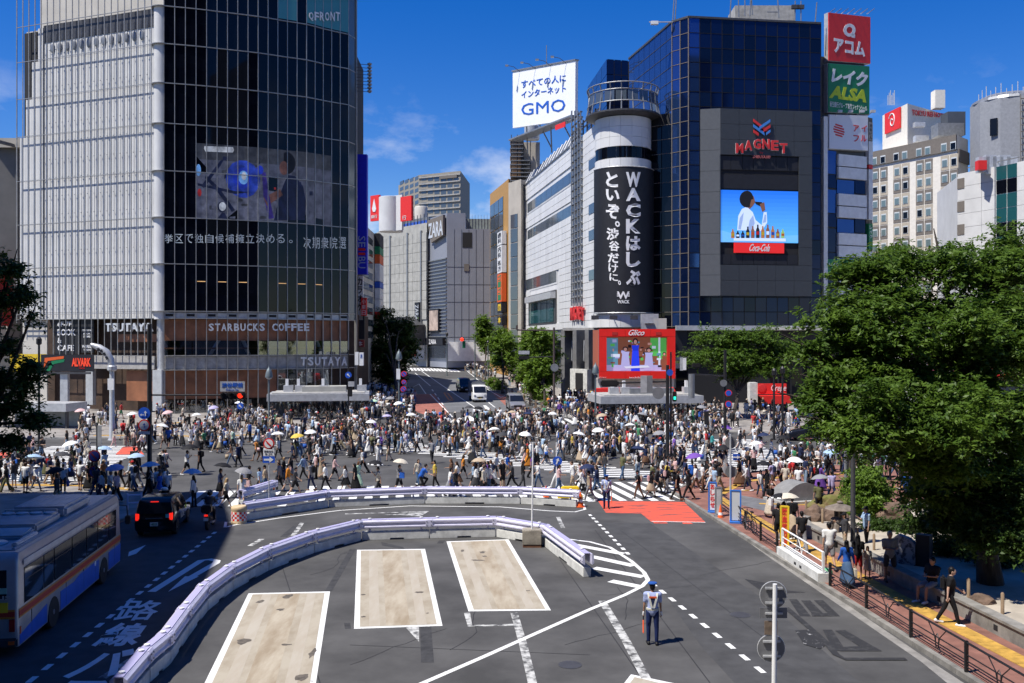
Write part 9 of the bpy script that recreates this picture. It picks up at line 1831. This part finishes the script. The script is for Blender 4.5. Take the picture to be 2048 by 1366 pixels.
sit = [s for s in PEOPLE if s['pose'] == 'sit'][0]; J = FIG['sit'].J; sit['x'], sit['y'], sit['z'] = 14.0, 31.35, .13
sit['z'] = .66 - (J.hip.z - .125) * sit['h'] / 1.7; sit['zone'] = 'sitting on the low wall'
def guard(px, py, rz, label, h):
 p = G(px, py); s = dict(x=p.x, y=p.y, rz=rz, pose='stand', top=('lavender', 'tee'), bottom=('navy', 'trousers'), hair=('black', 's'), extra=[], h=h, shoes='black', skin=SKINS[3], z=0.0); dress(s); s['label'] = label
 s['parts'][0] = ('shirt', FIG['stand'].tee, (.36, .42, .66)); s['parts'][1] = ('trousers', FIG['stand'].trousers, (.012, .022, .085)); o = person(s); J = FIG['stand'].J
 def part(nm, mb, col, m_=m_cloth, smooth=True): c = bpy.data.objects.new(nm, mb.mesh(nm, m_, smooth=smooth)); COL.objects.link(c); c.parent = o; c.color = (*col, 1)
 hd = J.head
 t = MB(); t.lathe(hd, [(.088, .03), (.092, .07), (.135, .095), (.13, .115), (.02, .13)], 18); part('cap', t, (.02, .085, .33)); t = MB(); t.add([hd + V(x, y, z) for x, y, z in [(-.07, .07, .035), (.07, .07, .035), (.05, .15, .015), (-.05, .15, .015)]], [(0, 1, 2, 3)]); part('cap_peak', t, (.01, .01, .015))
 for sg in (-1, 1):
  for yy in (-1, 1):
   t = MB(); q = [V(sg * .13, yy * .055, J.neck.z + .0), V(sg * .10, yy * (.145), J.chest.z + .05), V(sg * .03, yy * .148, J.hip.z + .12)]; rr = [[pt + V(dx, 0, 0) + V(0, dy * yy, 0) for dx, dy in ((-.028, 0), (.028, 0), (.028, .012), (-.028, .012))] for pt in q]; t.rings(rr); part('brace', t, (.62, .62, .55), smooth=False)
 t = MB(); t.lathe(V(0, .0, J.hip.z + .06), [(.176, -.025), (.182, -.02), (.182, .03), (.176, .035)], 18, sy=.78); part('belt', t, (.55, .54, .46)); t = MB(); t.box(J.chest + V(0, -.158, .08), (.21, .014, .05)); part('orange_tab', t, (.75, .12, .04), smooth=False); t = MB(); t.box(J.chest + V(0, -.146, -.06), (.16, .012, .22)); part('navy_panel', t, (.02, .03, .08), smooth=False)
 for k in 'lr':
  t = MB(); d = (J.wr[k] - J.el[k]).normalized(); t.cap(J.wr[k], J.wr[k] + d * .09, .031, .036); part('glove', t, (.75, .75, .75))
 w = J.wr['l'] + (J.wr['l'] - J.el['l']).normalized() * .1
 bt = MB().tube([Vector((0, 0, .06)), Vector((0, 0, -.14))], .017, 8).mesh('grip', m_black); b2 = MB().tube([Vector((0, 0, -.14)), Vector((0, 0, -.5)), Vector((0, 0, -.53))], [.02, .02, .012], 8).mesh('light_tube', mat('baton_red', (.85, .12, .04), .4, emit=.3))
 M_ = Matrix.Translation(o.location) @ Matrix.Rotation(rz, 4, 'Z') @ Matrix.Diagonal((h / 1.7,) * 3 + (1,)) @ Matrix.Translation(w)
 rt = root('traffic_baton', M_.translation, 0, 'orange traffic baton held by the ' + ('near guard' if py > 1100 else 'far guard'), 'baton', 'traffic batons')
 for nm, me in (('grip', bt), ('light_tube', b2)): c = bpy.data.objects.new(nm, me); COL.objects.link(c); c.parent = rt
guard(1305, 1289, R(-4), 'guard in blue cap and reflective braces standing alone on the road', 1.74); guard(1213, 1017, R(176), 'distant guard in blue uniform on the red road paint', 1.72)
s = dict(x=moto.location.x - mw.x * .28, y=moto.location.y - mw.y * .28, rz=moto.rotation_euler.z, pose='ride', top=('charcoal', 'long'), bottom=('black', 'trousers'), hair=('black', 's'), extra=[], h=1.7, shoes='black', z=.86 - (FIG['ride'].J.hip.z - .11)); dress(s); s['label'] = 'rider in dark jacket and black helmet on the motorcycle'; s['parts'] = [q for q in s['parts'] if q[0] != 'hair']; o = person(s)
c = bpy.data.objects.new('helmet', MB().ball(FIG['ride'].J.head + V(0, 0, .02), (.135, .155, .15), 16, 10).mesh('helmet', m_pblack, smooth='all')); COL.objects.link(c); c.parent = o
for s in PEOPLE: dress(s)
vis = sorted(PEOPLE, key=lambda s: s['y']); indiv = []; rest = []
for s in vis:
 if len(indiv) >= 294: rest.append(s); continue
 ok = make_label(s); tr = 0
 while not ok and tr < 30:
  o = rnd_outfit(); s['top'], s['bottom'], s['hair'], s['extra'] = o['top'], o['bottom'], o['hair'], o['extra']; dress(s); ok = make_label(s); tr += 1
 indiv.append(s) if ok else rest.append(s)
for s in indiv: person(s)
m_crowd = mat('crowd_cloth', (.5, .5, .5), .85); t = m_crowd.node_tree; va = t.nodes.new('ShaderNodeVertexColor'); va.layer_name = 'tint'; t.links.new(va.outputs['Color'], t.nodes['Principled BSDF'].inputs['Base Color'])
VV = []; FV = []; CCl = []; off = 0; cache = {}
for s in rest:
 fg = FIG[s['pose']]; sc = s['h'] / 1.7; z = gz(s['y']) + on_pave(s['x'], s['y']); ca, sa = math.cos(s['rz']), math.sin(s['rz'])
 for nm, me, col in [('body', fg.body, s['skin'])] + s['parts']:
  if me not in cache:
   co = np.empty(len(me.vertices) * 3, np.float32); me.vertices.foreach_get('co', co); me.calc_loop_triangles(); tr_ = np.empty(len(me.loop_triangles) * 3, np.int32); me.loop_triangles.foreach_get('vertices', tr_); cache[me] = (co.reshape(-1, 3), tr_.reshape(-1, 3))
  co, tr_ = cache[me]; c = co * np.array([sc * s['w'], sc * s['w'], sc]); c = np.stack([c[:, 0] * ca - c[:, 1] * sa + s['x'], c[:, 0] * sa + c[:, 1] * ca + s['y'], c[:, 2] + z], 1)
  VV.append(c); FV.append(tr_ + off); off += len(c); CCl.append(np.tile(np.array([*col, 1.0], np.float32), (len(c), 1)))
if rest:
 v = np.concatenate(VV); f = np.concatenate(FV); cl = np.concatenate(CCl); me = bpy.data.meshes.new('distant_crowd'); me.vertices.add(len(v)); me.vertices.foreach_set('co', v.astype(np.float32).ravel()); me.loops.add(len(f) * 3); me.loops.foreach_set('vertex_index', f.astype(np.int32).ravel()); me.polygons.add(len(f)); me.polygons.foreach_set('loop_start', np.arange(0, len(f) * 3, 3, dtype=np.int32)); me.polygons.foreach_set('loop_total', np.full(len(f), 3, np.int32)); me.polygons.foreach_set('use_smooth', np.ones(len(f), bool))
 ca_ = me.color_attributes.new('tint', 'FLOAT_COLOR', 'POINT'); ca_.data.foreach_set('color', cl.ravel()); me.materials.append(m_crowd); me.update(calc_edges=True); tag(link('distant_crowd', me), 'farther part of the dense crowd round the crossing', 'crowd', None, 'stuff')
ucount = {}
for u, s, p in UMB:
 col = u[2]; zn = zone(s['x'], s['y']); lab = f"{col} umbrella {zn}"; wear = f"{s['top'][0]} {'tee' if s['top'][1] == 'tee' else 'shirt'}"
 if lab in USED: lab = f"{col} umbrella over person in {wear} {zn}"
 if lab in USED: lab = f"{col} umbrella over person in {wear} and {s['bottom'][0]} bottoms {zn}"
 if len(lab.split()) > 16: lab = f"{col} umbrella over {s['top'][0]} top and {s['bottom'][0]} bottoms {zn}"
 k = 2
 while lab in USED: lab = f"{col} umbrella number {k} from the left {zn}"; k += 1
 USED.add(lab); zz = gz(p.y) + on_pave(s['x'], s['y']) + 1.80
 umbrella(p.x, p.y, zz, col, R(RP_.uniform(-14, 14)), RP_.uniform(0, 6), lab, u[3] if len(u) > 3 else None, RP_.uniform(.46, .54))
s = [q for q in PEOPLE if abs(q['x'] - G(1604, 1104, .13).x) < .05][0]; umbrella(s['x'] + .1, s['y'] + .1, .13 + 1.82, 'cream', R(-8), .3, 'cream umbrella over the person in grey trousers at the fence', None, .55)
bpy.context.view_layer.update()
print('people', len(PEOPLE), 'individual', len(indiv), 'crowd', len(rest), 'crowd tris', len(f) if rest else 0)
